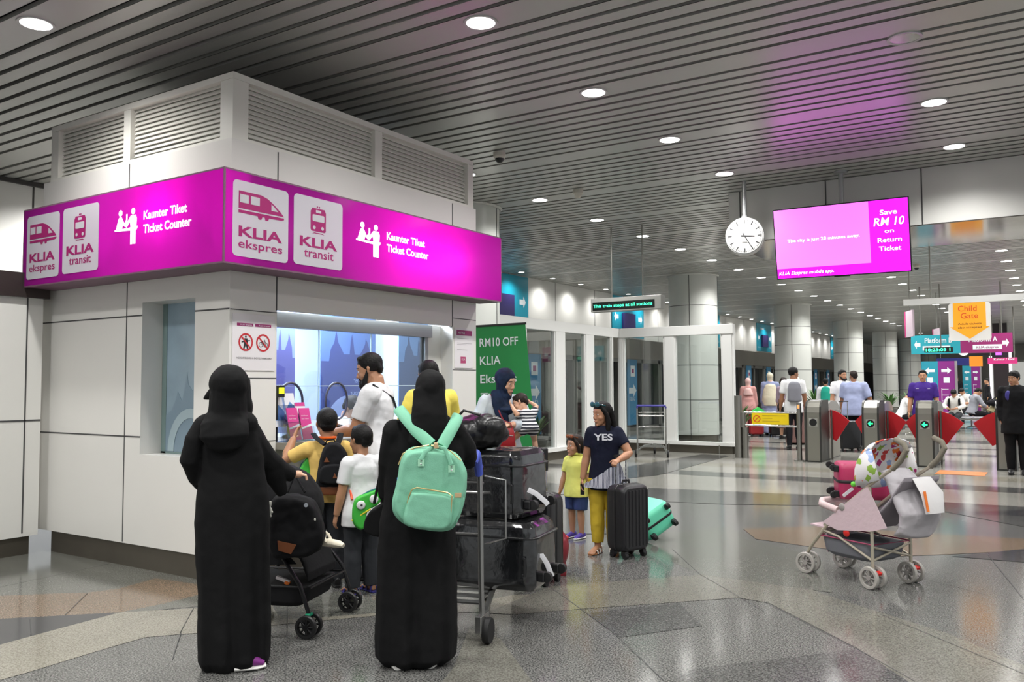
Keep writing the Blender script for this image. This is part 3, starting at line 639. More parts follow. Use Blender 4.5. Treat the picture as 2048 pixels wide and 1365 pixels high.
# ================================================================ platform screen doors and signs on the far wall
DGL = mat('door_glass_dark', (52, 56, 58), .08, spec=.8); DFR = mat('door_frame_grey', (122, 122, 118), .4, .5); ARW = mat('arrow_white', (228, 236, 240), .5)
def arrow_pts(l, h_, flip=False):
    P_ = [(-l/2, -h_*.22), (l*.1, -h_*.22), (l*.1, -h_/2), (l/2, 0), (l*.1, h_/2), (l*.1, h_*.22), (-l/2, h_*.22)]
    return [(-x, y) for x, y in P_][::-1] if flip else P_
def screen_door(y, i, right=True):
    t = thing('platform_door', 'grey platform door %s' % ('with blue arrow panel seen through the left glass panes' if i < 4 else 'with blue arrow panels past the enclosure, under the lit platform wall'), 'door', (FX, y, 0), 0, 'platform doors behind the glass' if i < 4 else 'platform doors past the enclosure')
    b = MB()
    for yy in (-.75, .75, 2.13): b.bb(-.3, 0, yy-.07, yy+.06, 0, 2.32)
    b.bb(-.3, 0, -.75, 2.19, 2.2, 2.32); b.bb(-.3, 0, -.75, 2.19, 0, .12); b.build('frame', DFR, t, smooth=False)
    for y0, y1 in ((-.68, .68), (.82, 2.06)):
        b = MB(); b.bb(-.2, -.18, y0, y1, .12, 2.2); b.build('pane', DGL, t, smooth=False)
    b = MB(); b.bb(-.02, .012, -.42, .3, .2, 2.3); p = b.build('blue_panel', BLUE, t, smooth=False)
    b = MB(); b.prism([(x-.05, z+1.3) for x, z in arrow_pts(.55, .42, not right)], .002, (.013, 0, 0), (0, 1, 0), (0, 0, 1)); b.build('arrow', ARW, p, smooth=False)
    b = MB(); b.bb(.013, .016, -.2, .12, 1.75, 2.1); b.build('notice', ARW, p, smooth=False)
    b = MB(); b.bb(.017, .019, -.12, .04, 1.86, 2.0); b.build('emblem', MGD, p, smooth=False)
    text('KLIA2' if right else 'KLIA', ARW, p, (.014, -.3, .98), (0, 1, 0), (0, 0, 1), width=.42)
    return t
for i in range(17): screen_door(12.9+3.03*i, i, i % 2 == 0)
b = MB(); b.bb(FX-.4, FX-.32, 12, 72, 0, 2.32); struct(b.build('wall_track', mat('track_dark', (44, 45, 46), .6), smooth=False))
SCR = mat('navy_screen', (50, 44, 96), .3)
def teal(y0, y1, label, txt, i):
    t = thing('direction_panel', label, 'sign', (FX+.02, y0, 3.0)); w_ = y1-y0
    b = MB(); b.bb(-.012, .012, 0, w_, 0, 1.28); b.build('backing', TEAL, t, smooth=False)
    b = MB(); c = w_*.47; b.bb(.03, .09, c-.44, c+.44, .2, .76); b.build('screen', SCR, t, smooth=False, xf=None)
    for f_, yy in ((True, w_*.12), (False, w_*.88)):
        b = MB(); b.prism([(x+yy, z+.62) for x, z in arrow_pts(.3, .3, f_)], .002, (.013, 0, 0), (0, 1, 0), (0, 0, 1)); b.build('arrow', ARW, t, smooth=False)
    text(txt, ARW, t, (.014, w_*.2, 1.0), (0, 1, 0), (0, 0, 1), height=.1); text('KLIA2', ARW, t, (.014, w_*.82, .15), (0, 1, 0), (0, 0, 1), width=w_*.14); text('KL Sentral', ARW, t, (.014, w_*.03, .15), (0, 1, 0), (0, 0, 1), width=w_*.18)
for i, (y0, y1) in enumerate(((16.3, 18.6), (23.5, 25.85), (31.0, 33.3), (38.3, 40.6), (45.6, 47.9), (53, 55.3), (60.3, 62.6))):
    teal(y0, y1, ['teal direction panel with navy screen just right of the magenta sign', 'teal direction panel with navy screen under the green LED display', 'teal direction panel above the right end of the glass enclosure', 'teal direction panel left of the column behind the swing barrier',
        'teal direction panel between the second and third far columns', 'small teal panel left of the white far columns', 'farthest teal panel on the platform wall'][i], 'Platform B', i)
# green LED sign
t = thing('led_sign', 'grey hanging display with green dot lettering before the round column', 'sign', (-6.4, 13.6, 2.84))
b = MB(); b.bb(-.68, .68, -.09, .09, -.04, .2); b.build('housing', mat('led_housing', (150, 150, 146), .4), t, smooth=False, bevel=.006)
b = MB(); b.bb(-.64, .56, -.094, -.088, -.015, .13); b.build('display', mat('led_black', (10, 16, 16), .3), t, smooth=False)
text('This train stops at all stations', mat('led_green', (70, 255, 190), .5, emit=1.6), t, (-.62, -.097, .035), (1, 0, 0), (0, 0, 1), width=1.14, height=.055, bold=.012)
for x in (-.3, .3):
    b = MB(); b.tube([(x, 0, .2), (x, 0, CZ-2.84)], .014, 8); b.build('hanger_rod', STEEL, t)
# ================================================================ clock
t = thing('station_clock', 'round white double-faced station clock on a ceiling pole', 'clock', (0, 0, 0))
ck = ony(1490, 474, 11.45); t.location = ck; t.rotation_euler = (0, 0, math.radians(14))
RX = Matrix.Rotation(math.radians(90), 3, 'X')
b = MB(); b.lathe([(.2, -.075), (.255, -.07), (.262, -.05), (.262, .05), (.255, .07), (.2, .075)], n=48, rot=RX); b.build('case', mat('clock_case', (205, 206, 204), .3, .2), t)
b = MB(); b.lathe([(.003, .074), (.238, .075), (.24, .0775)], n=48, rot=RX); b.build('dial', mat('dial_white', (190, 190, 186), .6), t)
b = MB()
for k in range(60):
    a = math.radians(6*k); big = k % 5 == 0; r0, r1, w_ = (.17, .225, .013) if big else (.208, .225, .005)
    d = Vector((math.sin(a), 0, math.cos(a))); s_ = Vector((math.cos(a), 0, -math.sin(a)))*w_/2; o_ = Vector((0, -.0792, 0))
    b.quad(o_+d*r0-s_, o_+d*r0+s_, o_+d*r1+s_, o_+d*r1-s_)
b.build('minute_marks', INK, t, smooth=False)
for nm, ang, L_, w_ in (('hour_hand', 94, .13, .018), ('minute_hand', 150, .2, .013)):
    b = MB(); a = math.radians(ang); d = Vector((math.sin(a), 0, math.cos(a))); s_ = Vector((math.cos(a), 0, -math.sin(a)))*w_/2; o_ = Vector((0, -.082 if nm[0] == 'h' else -.0835, 0))
    b.quad(o_-d*.05-s_, o_-d*.05+s_, o_+d*L_+s_*.6, o_+d*L_-s_*.6); b.build(nm, INK, t, smooth=False)
b = MB(); b.bb(-.035, .035, -.0795, -.079, -.095, -.08); b.build('maker_plate', mat('plate_grey', (120, 120, 118), .5), t, smooth=False)
b = MB(); b.tube([(0, 0, .255), (0, 0, CZ-ck.z+.02)], .03, 14); b.lathe([(.045, .25), (.04, .29)], n=16); b.build('pole', mat('pole_grey', (170, 172, 172), .35, .5), t)
# ================================================================ hanging screen
tvc = ony(1680, 480, 11.45)
t = thing('hanging_screen', 'large tilted magenta advertising screen hanging from the ceiling', 'screen', tvc)
t.rotation_euler = Euler((math.radians(12), 0, math.radians(3)), 'XYZ')
W_, H_ = 1.66, .94
b = MB(); b.bb(-W_/2, W_/2, 0, .07, -H_/2, H_/2); b.bb(-.1, .1, .01, .05, -H_/2-.012, -H_/2); b.build('bezel', BLACKPL, t, smooth=False, bevel=.005)
def scr(nm, P_, m, d): b = MB(); b.prism(P_, .001, (0, -d, 0), (1, 0, 0), (0, 0, 1)); return b.build(nm, m, t, smooth=False)
a_, c_ = W_/2-.014, H_/2-.014
scr('screen_field', [(-a_, -c_), (a_, -c_), (a_, c_), (-a_, c_)], mat('screen_magenta', (225, 22, 232), .3, emit=1.3), .001)
scr('screen_picture', [(-a_, -c_+.13), (.36, -c_+.13), (.36, c_), (-a_, c_)], mat('screen_pink', (252, 118, 250), .3, emit=1.25), .0025)
SW = mat('screen_white', (255, 245, 255), .3, emit=1.5)
text('The city is just 28 minutes away.', SW, t, (-.66, -.005, .02), (1, 0, 0), (0, 0, 1), width=.9, height=.04, bold=.012)
text('KLIA Ekspres mobile app.', SW, t, (-a_+.02, -.005, -c_+.045), (1, 0, 0), (0, 0, 1), width=.7, height=.045, bold=.008, shear=.25)
for s_, z, wd, h_ in (('Save', .27, .2, .062), ('RM 10', .135, .36, .1), ('on', .04, .11, .05), ('Return', -.075, .28, .058), ('Ticket', -.185, .26, .058)):
    text(s_, SW, t, (.59, -.005, z), (1, 0, 0), (0, 0, 1), width=wd, height=h_, align='CENTER', bold=.012, shear=.2 if s_ == 'RM 10' else 0)
mnt = thing('screen_bracket', 'grey ceiling pole and bracket carrying the magenta screen', 'bracket', (-2.36, 11.62, 0))
b = MB(); b.tube([(0, 0, 3.6), (0, 0, CZ-.002)], .032, 14); b.lathe([(.09, CZ-.03), (.09, CZ-.002)], n=20); b.build('pole', MATS['pole_grey'], mnt)
b = MB(); b.bb(-.2, .2, -.06, .02, 3.36, 3.6); b.build('mount_plate', BLACKPL, mnt, smooth=False)
# ================================================================ ticket gates
GST = mat('gate_steel', (150, 148, 140), .34, .8, bump=.03, bscale=150); GED = mat('gate_edge_dark', (58, 58, 56), .4, .4); FLAP = mat('flap_red', (188, 22, 34), .45); LGT = mat('arrow_green', (40, 255, 140), .4, emit=2.2)
HOOD = glass('gate_hood', (205, 208, 210), .8)
gate_x = [ony(1628, 920, 16.75).x, ony(1743, 928, 16.75).x, ony(1852, 934, 16.75).x, ony(2014, 940, 16.75).x]
GL = ['brushed steel ticket gate with unlit black disc, next to the yellow swing barrier', 'steel ticket gate with green arrow behind the pink suitcase', 'steel ticket gate with green arrow directly behind the white stroller', 'steel ticket gate with green arrow beside the man in black suit']
def gate(i, x):
    t = thing('ticket_gate', GL[i], 'gate', (x, 16.75, 0), 0, None); w_ = .3
    prof = [(0, .02), (0, .95), (.02, 1.05), (.07, 1.13), (.16, 1.17), (.62, 1.17), (.62, .02)]
    b = MB(); b.prism([(y, z) for y, z in prof], w_-.07, (-w_/2+.035, 0, 0), (0, 1, 0), (0, 0, 1)); b.build('front_cabinet', GST, t, smooth=False)
    for s_ in (-1, 1):
        b = MB(); b.prism([(y-.006, z+(.012 if z > 1 else 0)) for y, z in prof], .035, (s_*(w_/2-.0175)-.0175, 0, 0), (0, 1, 0), (0, 0, 1)); b.build('side_edge', GED, t, smooth=False)
    b = MB(); b.bb(-w_/2+.03, w_/2-.03, .62, 1.75, .02, .95); b.build('body', GST, t, smooth=False)
    hp = [(.62, .96)]+[(.62+.56*(1-math.cos(a))/1, .96+.2*math.sin(a)) for a in [math.pi*k/10 for k in range(11)]]
    b = MB(); b.loft([[(sx, y, z) for y, z in hp] for sx in (-w_/2+.03, w_/2-.03)], cap=True); b.build('clear_hood', mat('smoked_hood', (150, 148, 146), .12, spec=.8), t)
    b = MB(); b.bb(-w_/2, w_/2, 0, .7, 0, .025); b.bb(-w_/2+.03, w_/2-.03, .7, 1.75, 0, .02); b.build('foot', GED, t, smooth=False)
    b = MB(); b.bb(-.09, .09, .16, .42, 1.17, 1.182); b.build('card_reader', mat('reader_white', (238, 236, 238), .25), t, smooth=False)
    b = MB(); b.bb(-.078, .078, -.004, 0, .68, .835); b.build('display_plate', mat('plate_light', (176, 175, 170), .4, .4), t, smooth=False)
    b = MB(); b.lathe([(.07, 0), (.07, .006), (.002, .0065)], (0, -.003, .757), n=28, rot=RX); d = b.build('display_disc', BLACKPL, t)
    if i:
        b = MB(); b.prism([(x_, z_+.757) for x_, z_ in [(-.048, 0), (-.005, .045), (.008, .03), (-.012, .012), (.045, .012), (.045, -.012), (-.012, -.012), (.008, -.03), (-.005, -.045)]][::-1], -.002, (0, -.0105, 0), (1, 0, 0), (0, 0, 1)); b.build('green_arrow', LGT, d, smooth=False)
    b = MB(); b.tube([(w_/2+.03, .72, 0), (w_/2+.03, .72, .98)], .018, 10); b.build('guard_post', STEEL, t)
    def flap(sx, wd):
        n = 10
        P_ = [(0, .42)]+[(0, .98)]+[(wd*k/n, .98-.22*(k/n)**1.7) for k in range(1, n+1)]+[(wd*.3, .36)]
        b = MB(); b.prism([(sx*(w_/2-.02+p[0]), p[1]) for p in P_][::sx], .03, (0, .86, 0), (1, 0, 0), (0, 0, 1)); b.build('red_flap', FLAP, t, smooth=False)
    flap(1, .36 if i < 2 else .42)
    if i: flap(-1, .3 if i < 3 else .42)
    return t
for i, x in enumerate(gate_x): gate(i, x)
# swing barrier
t = thing('swing_barrier', 'low steel swing barrier with yellow warning plate left of the ticket gates', 'barrier', (-5.55, 17.0, 0))
b = MB(); b.tube([(0, 0, 0), (0, 0, 1.26)], .075, 18); b.tube([(.14, 0, 0), (.14, 0, .62)], .062, 18); b.tube([(.1, 0, .62), (.1, 0, .92)], .055, 16); b.build('hinge_post', STEEL, t)
b = MB(); b.tube([(.1, 0, .92), (1.18, -.02, .93)], .02, 12); b.build('rail', CHROME, t); b = MB(); b.tube([(.1, 0, .67), (1.18, -.02, .66)], .02, 12); b.build('rail', CHROME, t)
b = MB(); b.bb(.29, 1.02, -.035, -.02, .69, .91); pl = b.build('warning_plate', mat('plate_yellow', (236, 205, 12), .4), t, smooth=False)
b = MB(); b.loft([[Vector((.39+r*math.cos(2*math.pi*k/24), -.038, .8+r*math.sin(2*math.pi*k/24))) for k in range(24)] for r in (.055, .075)], cap=False); d = Vector((.7071, 0, .7071)); s_ = Vector((.7071, 0, -.7071))*.009; c = Vector((.39, -.0385, .8)); b.quad(c-d*.06-s_, c-d*.06+s_, c+d*.06+s_, c+d*.06-s_)
b.build('prohibition_mark', mat('mark_orange', (214, 96, 20), .5), pl, smooth=False)
b = MB()
for z, w_ in ((.86, .46), (.81, .2), (.75, .34)): b.bb(.5, .5+w_, -.0375, -.035, z, z+.012)
b.build('text_lines', mat('text_olive', (176, 150, 30), .6), pl, smooth=False)
t = thing('barrier_post', 'twin steel latch posts between the swing barrier and first ticket gate', 'post', (-4.3, 16.85, 0))
b = MB(); b.tube([(0, 0, 0), (0, 0, 1.12)], .045, 14); b.build('post', STEEL, t); b = MB(); b.tube([(.1, .12, 0), (.1, .12, 1.0)], .035, 14); b.build('post', STEEL, t)
b = MB(); b.lathe([(.11, 0), (.11, .02), (.05, .025)], n=20); b.build('base', STEEL, t); b = MB(); b.bb(-.02, .02, -.048, -.04, 1.02, 1.09); b.build('orange_light', mat('orange_light', (255, 150, 90), .4, emit=1), t, smooth=False)
# child gate sign
t = thing('child_gate_sign', 'white hanging sign with orange down arrow reading Child Gate', 'sign', (-1.33, 16.9, 2.25))
b = MB(); b.prism([(x, z+.335) for x, z in rrect(.66, .67, .05)], .02, (0, .01, 0), (1, 0, 0), (0, 0, 1)); b.build('plate', mat('plate_white', (232, 230, 226), .4, emit=.12), t, smooth=False)
b = MB(); b.prism([(-.255, .67), (-.255, .245), (-.315, .245), (0, .03), (.315, .245), (.255, .245), (.255, .67)], .002, (0, -.011, 0), (1, 0, 0), (0, 0, 1)); b.build('orange_arrow', mat('sign_orange', (248, 168, 40), .4, emit=.25), t, smooth=False)
RDL = mat('sign_red_letters', (226, 70, 30), .5)
for s_, x, z, h_ in (('Child', -.03, .52, .1), ('Gate', 0, .39, .1)): text(s_, RDL, t, (x, -.0145, z), (1, 0, 0), (0, 0, 1), height=h_, align='CENTER')
for s_, z in (('Adult tickets', .28), ('also accepted', .215)): text(s_, mat('sign_brown', (110, 62, 20), .5), t, (0, -.0145, z), (1, 0, 0), (0, 0, 1), width=.37, height=.035, align='CENTER', bold=.01)
t = thing('sign_gantry', 'long white hanging bar over the ticket gates with a thin ceiling rod', 'bar', (0, 17.0, 2.93))
b = MB(); b.bb(-2.4, 3.2, -.06, .06, 0, .11); b.build('bar', mat('bar_white', (214, 214, 212), .4), t, smooth=False)
for x in (-1.95, .9):
    b = MB(); b.tube([(x, 0, .11), (x, 0, CZ-2.93)], .014, 8); b.build('rod', STEEL, t)
# hanging wayfinding signs beyond the gates
def panel_sign(nm, label, p, W_, H_, cols, rods=True, rz=0.0, thick=.08, cat='sign'):
    t = thing(nm, label, cat, p, rz); n = len(cols)
    for i, (m, txt, arrow, sub) in enumerate(cols):
        x0 = -W_/2+W_*i/n; x1 = x0+W_/n; cx = (x0+x1)/2; w_ = x1-x0
        b = MB(); b.bb(x0, x1, -thick/2, thick/2, -H_/2, H_/2); p_ = b.build('panel', m, t, smooth=False)
        if arrow:
            ax_ = x0+w_*.13 if arrow < 0 else x1-w_*.13
            b = MB(); b.prism([(x+ax_, z) for x, z in arrow_pts(w_*.13, H_*.45, arrow < 0)], .002, (0, -thick/2-.001, 0), (1, 0, 0), (0, 0, 1)); b.build('arrow', ARW, p_, smooth=False)
        if txt: text(txt, ARW, p_, (cx+w_*.06*(-1 if arrow and arrow > 0 else 1), -thick/2-.004, H_*.08), (1, 0, 0), (0, 0, 1), width=w_*.55 if arrow else w_*.7, height=H_*.26 if arrow else H_*.36, align='CENTER', bold=.015)
        if sub:
            b = MB(); b.bb(cx-w_*.26, cx+w_*.3, -thick/2-.003, -thick/2, -H_*.32, -H_*.08); q = b.build('strip', ARW, p_, smooth=False)
            text(sub, MGD, q, (cx+w_*.02, -thick/2-.005, -H_*.26), (1, 0, 0), (0, 0, 1), width=w_*.42, height=H_*.12, align='CENTER')
    if rods:
        for x in (-W_*.4, W_*.4):
            b = MB(); b.tube([(x, 0, H_/2), (x, 0, CZ-p[2])], .02, 6); b.build('rod', STEEL, t)
    return t
TL2 = mat('sign_teal', (40, 150, 165), .4, emit=.15); PU2 = mat('sign_plum', (140, 40, 100), .4, emit=.15); PK2 = mat('sign_pink', (196, 50, 120), .4, emit=.2); NV = mat('screen_navy', (34, 40, 100), .3, emit=.1)
p = ony(1921, 688, 27); panel_sign('platform_sign', 'long hanging platform sign, teal half left and plum half right', p, 2.55, .54, [(TL2, 'Platform B', -1, 'KLIA transit'), (PU2, 'Platform A', 1, 'KLIA ekspres')])
t = thing('led_display', 'small black hanging display with bright green digits under the platform sign', 'display', ony(1882, 700, 26.5))
b = MB(); b.bb(-.42, .3, -.05, .05, -.07, .07); b.build('housing', BLACKPL, t, smooth=False); text('18:23:03 1', MATS['led_green'], t, (-.38, -.053, -.04), (1, 0, 0), (0, 0, 1), width=.62, height=.085, bold=.02)
b = MB(); b.tube([(0, 0, .07), (0, 0, CZ-t.location.z)], .015, 6); b.build('rod', STEEL, t)
def pylon(label, x, y, W_, H_):
    t = thing('information_pylon', label, 'pylon', (x, y, 0))
    for i, (m, f_) in enumerate(((mat('pylon_teal', (44, 150, 172), .4), True), (mat('pylon_purple', (136, 44, 132), .4), False))):
        x0 = (-W_/2, 0)[i]; cx = x0+W_/4
        b = MB(); b.bb(x0, x0+W_/2, -.08, .08, 0, H_); p_ = b.build('panel', m, t, smooth=False)
        b = MB(); b.prism([(x_+cx, z_+H_*.86) for x_, z_ in arrow_pts(W_*.3, W_*.22, f_)], .002, (0, -.081, 0), (1, 0, 0), (0, 0, 1)); b.build('arrow', ARW, p_, smooth=False)
        b = MB(); b.bb(cx-W_*.09, cx+W_*.09, -.084, -.08, H_*.68, H_*.76); b.build('emblem_plate', ARW, p_, smooth=False)
        b = MB(); b.bb(cx-W_*.16, cx-W_*.145, -.084, -.08, H_*.2, H_*.6)
        for k in range(5): b.bb(cx-W_*.145, cx+W_*.05, -.084, -.08, H_*(.24+.085*k), H_*(.248+.085*k))
        b.build('route_line', ARW, p_, smooth=False)
    b = MB(); b.bb(W_/2, W_/2+.06, -.09, .09, 0, H_); b.build('edge', mat('pylon_edge', (150, 146, 148), .4), t, smooth=False)
q = ony(1878, 790, 31); pylon('tall information pylon, teal left and purple right, behind the man in purple shirt', q.x, 31, .98, 2.22)
q = ony(1944, 790, 50); pylon('smaller far information pylon, teal and purple, behind the seated travellers', q.x, 50, .8, 2.4)
p = ony(1915, 724, 44); panel_sign('departure_board', 'dark navy hanging departure board beyond the purple pylon', p, 1.75, .34, [(NV, None, 0, None)])
p = ony(1952, 723, 43); panel_sign('orange_sign', 'square orange hanging sign in the far hall', p, .52, .46, [(mat('far_orange', (226, 140, 40), .4, emit=.2), None, 0, None)])
p = ony(2005, 722, 36); panel_sign('exit_sign', 'pink hanging sign reading Keluar / Exit above the suited man', p, .95, .22, [(PK2, 'Keluar / Exit', 0, None)])
p = ony(1963, 704, 40); panel_sign('wall_screen', 'black hanging screen right of the green digits', p, 1.0, .36, [(BLACKPL, None, 0, None)])
p = ony(1990, 703, 43); panel_sign('glowing_screen', 'glowing purple screen in the far hall above the exit sign', p, .5, .34, [(mat('far_purple', (190, 90, 255), .4, emit=1.5), None, 0, None)])
for pp, Y, W_, H_, lab in (((1820, 648), 22, .3, .62, 'pink and white hanging banner left of the Child Gate sign'), ((1874, 674), 29, .3, .5, 'narrow pink hanging banner in front of the teal platform sign')):
    p = ony(*pp, Y); t = thing('hanging_banner', lab, 'banner', p, math.radians(-68))
    b = MB(); b.bb(-W_, W_, -.02, .02, -H_/2, H_/2); b.build('panel', mat('banner_pale', (196, 178, 190), .5), t, smooth=False)
    b = MB(); b.bb(-W_-.06, -W_, -.03, .03, -H_/2, H_/2); b.build('edge', PK2, t, smooth=False)
    b = MB(); b.tube([(0, 0, H_/2), (0, 0, CZ-p.z)], .015, 6); b.build('rod', STEEL, t)
p = ony(1927, 701, 34); t = thing('globe_lamp', 'round white glowing lamp under the platform sign', 'lamp', p); b = MB(); b.ball((0, 0, 0), (.19, .1, .19)); b.build('globe', mat('globe_glow', (255, 255, 250), .4, emit=2), t); b = MB(); b.tube([(0, 0, .18), (0, 0, CZ-p.z)], .015, 6); b.build('rod', STEEL, t)
p = ony(2003, 765, 46); t = thing('square_pillar', 'dark square pillar behind the exit sign, edged with light strips', 'pillar', (p.x, 46, 0))
b = MB(); b.bb(-.3, .3, -.3, .3, 0, CZ); b.build('shaft', mat('pillar_dark', (40, 34, 36), .3), t, smooth=False)
for x in (-.4, .4):
    b = MB(); b.bb(x-.06, x+.06, -.31, -.25, .3, 3.2); b.build('light_strip', mat('strip_light', (220, 215, 225), .3, emit=.5), t, smooth=False)
# stairs / void lit doorway at the end
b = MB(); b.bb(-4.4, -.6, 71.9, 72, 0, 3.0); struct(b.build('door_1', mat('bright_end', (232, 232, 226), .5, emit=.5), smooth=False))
# ================================================================ second luggage trolley by the glass
CHR2 = mat('trolley_steel', (172, 172, 170), .25, .9)
BLH = mat('handle_violet', (70, 66, 160), .4)
def trolley_parts(t, full=True):
    """luggage trolley in local space: front wheel at -y, handle at +y"""
    for s_ in (-1, 1):
        b = MB(); b.tube([(s_*.29, .42, .12), (s_*.29, .44, .35), (s_*.29, .46, 1.02)], .017, 10); b.build('upright', CHR2, t)
        b = MB(); b.tube([(s_*.29, .42, .13), (s_*.2, -.1, .2), (s_*.08, -.52, .2)], .018, 10); b.build('base_rail', CHR2, t)
        b = MB(); b.bb(s_*.29-.02, s_*.29+.02, .34, .5, .07, .17); b.build('wheel_fork', CHR2, t, smooth=False, bevel=.005)
        b = MB(); b.lathe([(.03, -.02), (.07, -.02), (.075, -.01), (.075, .01), (.07, .02), (.03, .02)], (s_*.29+s_*.035, .42, .075), n=20, rot=Matrix.Rotation(math.radians(90), 3, 'Y')); b.build('wheel', RUBBER, t)
    b = MB(); b.lathe([(.03, -.02), (.07, -.02), (.075, 0), (.07, .02), (.03, .02)], (0, -.52, .075), n=20, rot=Matrix.Rotation(math.radians(90), 3, 'Y')); b.build('wheel', RUBBER, t)
    b = MB(); b.bb(-.05, .05, -.58, -.46, .13, .22); b.build('wheel_fork', CHR2, t, smooth=False, bevel=.006)
    b = MB()
    for y, w_ in ((.3, .26), (.15, .23), (0, .2), (-.15, .17), (-.3, .13)): b.bb(-w_, w_, y-.03, y+.03, .195+.0*y, .205)
    b.build('deck', CHR2, t, smooth=False)
    b = MB(); b.tube([(-.29, .46, 1.02), (-.29, .5, 1.06), (.29, .5, 1.06), (.29, .46, 1.02)], .022, 10); b.build('handle_bar', BLH, t)
    for z in (.62, .86, .92):
        b = MB(); b.tube([(-.29, .45, z), (-.29, .39, z), (.29, .39, z), (.29, .45, z)], .008, 8); b.build('cross_wire', CHR2, t)
    b = MB()
    b.tube([(-.27, .37, .86), (-.27, .2, .84), (.27, .2, .84), (.27, .37, .86)], .009, 8); b.build('upper_basket', CHR2, t)
t = thing('luggage_trolley', 'empty steel luggage trolley with violet handle parked before the glass enclosure', 'trolley', (-7.25, 16.6, 0), math.radians(200))
trolley_parts(t)
# ================================================================ plants
def palm(label, x, y, z, h_, n=26, spread=.45, seed=1, pot=True):
    t = thing('potted_palm', label, 'plant', (x, y, z)); rnd = random.Random(seed)
    if pot:
        b = MB(); b.lathe([(.16, 0), (.22, .3), (.24, .32), (.21, .33), (.2, .28), (.01, .27)], n=24); b.build('pot', mat('pot_grey', (110, 108, 104), .5), t)
    z0 = .28 if pot else 0
    b = MB()
    for i in range(n):
        a = rnd.random()*6.283; L_ = h_*rnd.uniform(.6, 1.05); o = Vector((math.cos(a), math.sin(a), 0)); sp = spread*rnd.uniform(.3, 1)
        P_ = [Vector((0, 0, z0))+o*sp*(k/6)**1.6+Vector((0, 0, L_*(k/6)*(1-.25*(k/6)**2))) for k in range(7)]
        s_ = Vector((-o.y, o.x, 0)); W_ = [.006, .02, .032, .036, .03, .018, .003]
        vs = []
        for q, ww in zip(P_, W_): vs += [q-s_*ww, q+Vector((0, 0, -.006)), q+s_*ww]
        fs = []
        for k in range(6): fs += [(3*k, 3*k+1, 3*k+4, 3*k+3), (3*k+1, 3*k+2, 3*k+5, 3*k+4)]
        b.add(vs, fs)
    b.build('fronds', mat('leaf_green', (70, 112, 52), .5, vary=.3, vscale=4), t)
    return t
palm('low green plant inside the glass behind the yellow-shirted toddler', -9.5, 15.6, 0, .7, seed=3); palm('sparse green plant inside the glass behind the green banner', -9.5, 14.4, 0, .8, seed=4, n=16)
palm('dark leafy potted plant right of the glass enclosure by the swing barrier', ony(1480, 860, 19.2).x, 19.2, 0, .95, seed=5, n=40)
palm('leafy potted plant in front of the platform door, left of the white T-shirt man', ony(1630, 800, 27).x, 27, .35, .9, seed=6, n=30)
for px, Y, lab, sd in ((1780, 30.0, 'bright green potted palm left of the man in purple shirt', 7), (1818, 34.0, 'darker potted palm just behind the man in purple shirt', 8), (1702, 29, 'potted palm half hidden behind the man in light blue shirt', 9)):
    palm(lab, ony(px, 800, Y).x, Y, .35, .75, seed=sd, n=34)
b = MB()
for px, Y in ((1780, 30.0), (1818, 34.0), (1702, 29)):
    x = ony(px, 800, Y).x; t = thing('planter_box', 'dark planter box under the %s palm' % ('bright green' if Y == 30 else 'darker' if Y == 34 else 'half hidden'), 'planter', (x, Y, 0)); b = MB(); b.bb(-.4, .4, -.25, .25, 0, .35); b.build('box', mat('planter_dark', (66, 66, 64), .5), t, smooth=False, bevel=.01)
t = thing('planter_box', 'low grey planter under the leafy plant left of the bearded man', 'planter', (ony(1630, 800, 27).x, 27, 0)); b = MB(); b.bb(-.4, .4, -.25, .25, 0, .35); b.build('box', MATS['planter_dark'], t, smooth=False, bevel=.01)
# floor sticker
b = MB(); c_ = onz(1923, 947); b.bb(c_.x-.36, c_.x+.36, c_.y-.34, c_.y+.34, .003, .005); tag(b.build('floor_sticker', mat('sticker_orange', (222, 132, 76), .3), smooth=False), 'orange floor sticker in front of the right ticket gates', 'sticker')
# ================================================================ roll-up banner and stanchion
BG = mat('banner_green', (26, 134, 66), .5); BPU = mat('banner_purple', (62, 44, 120), .5)
t = thing('rollup_banner', 'green roll-up banner with white fare lettering beside the ticket booth', 'banner', (-5.73, 8.66, 0)); t.rotation_euler = (math.radians(-3), math.radians(-2.0), math.radians(17))
W_ = .8; lo_, hi_ = .5, 2.24
b = MB(); b.prism([(-W_/2, lo_), (W_/2+.02, lo_), (W_/2-.09, hi_), (-W_/2, hi_)], .006, (0, .003, 0), (1, 0, 0), (0, 0, 1)); sh = b.build('green_sheet', BG, t, smooth=False)
b = MB(); b.bb(-W_/2, W_/2, -.003, .003, .06, lo_); b.build('purple_sheet', BPU, t, smooth=False)
b = MB(); b.bb(-W_/2-.01, W_/2-.08, -.012, .012, hi_, hi_+.025); b.build('top_rail', BLACKPL, t, smooth=False)
b = MB(); b.bb(-W_/2, W_/2, -.1, .1, 0, .08); b.build('base', CHROME, t, smooth=False, bevel=.02)
for i, (s_, wd) in enumerate((('RM10 OFF', .5), ('KLIA', .27), ('Ekspres', .47), ('Tickets', .46))):
    text(s_, ARW, sh, (-W_*.36, -.005, 1.99-i*.228), (1, 0, 0), (0, 0, 1), width=wd, height=.105, bold=.012)
t = thing('queue_post', 'black-topped chrome queue barrier post beside the green banner', 'post', (CAM.x+_r.x*.26+_h.x*7.15, _r.y*.26+_h.y*7.15, 0))
b = MB(); b.lathe([(.16, 0), (.16, .02), (.04, .035), (.03, .06)], n=28); b.build('base', CHROME, t)
b = MB(); b.tube([(0, 0, .04), (0, 0, .86)], .032, 16); b.build('pole', CHROME, t); b = MB(); b.lathe([(.038, .78), (.04, .8), (.04, .96), (.03, .97)], n=20); b.build('belt_head', BLACKPL, t)
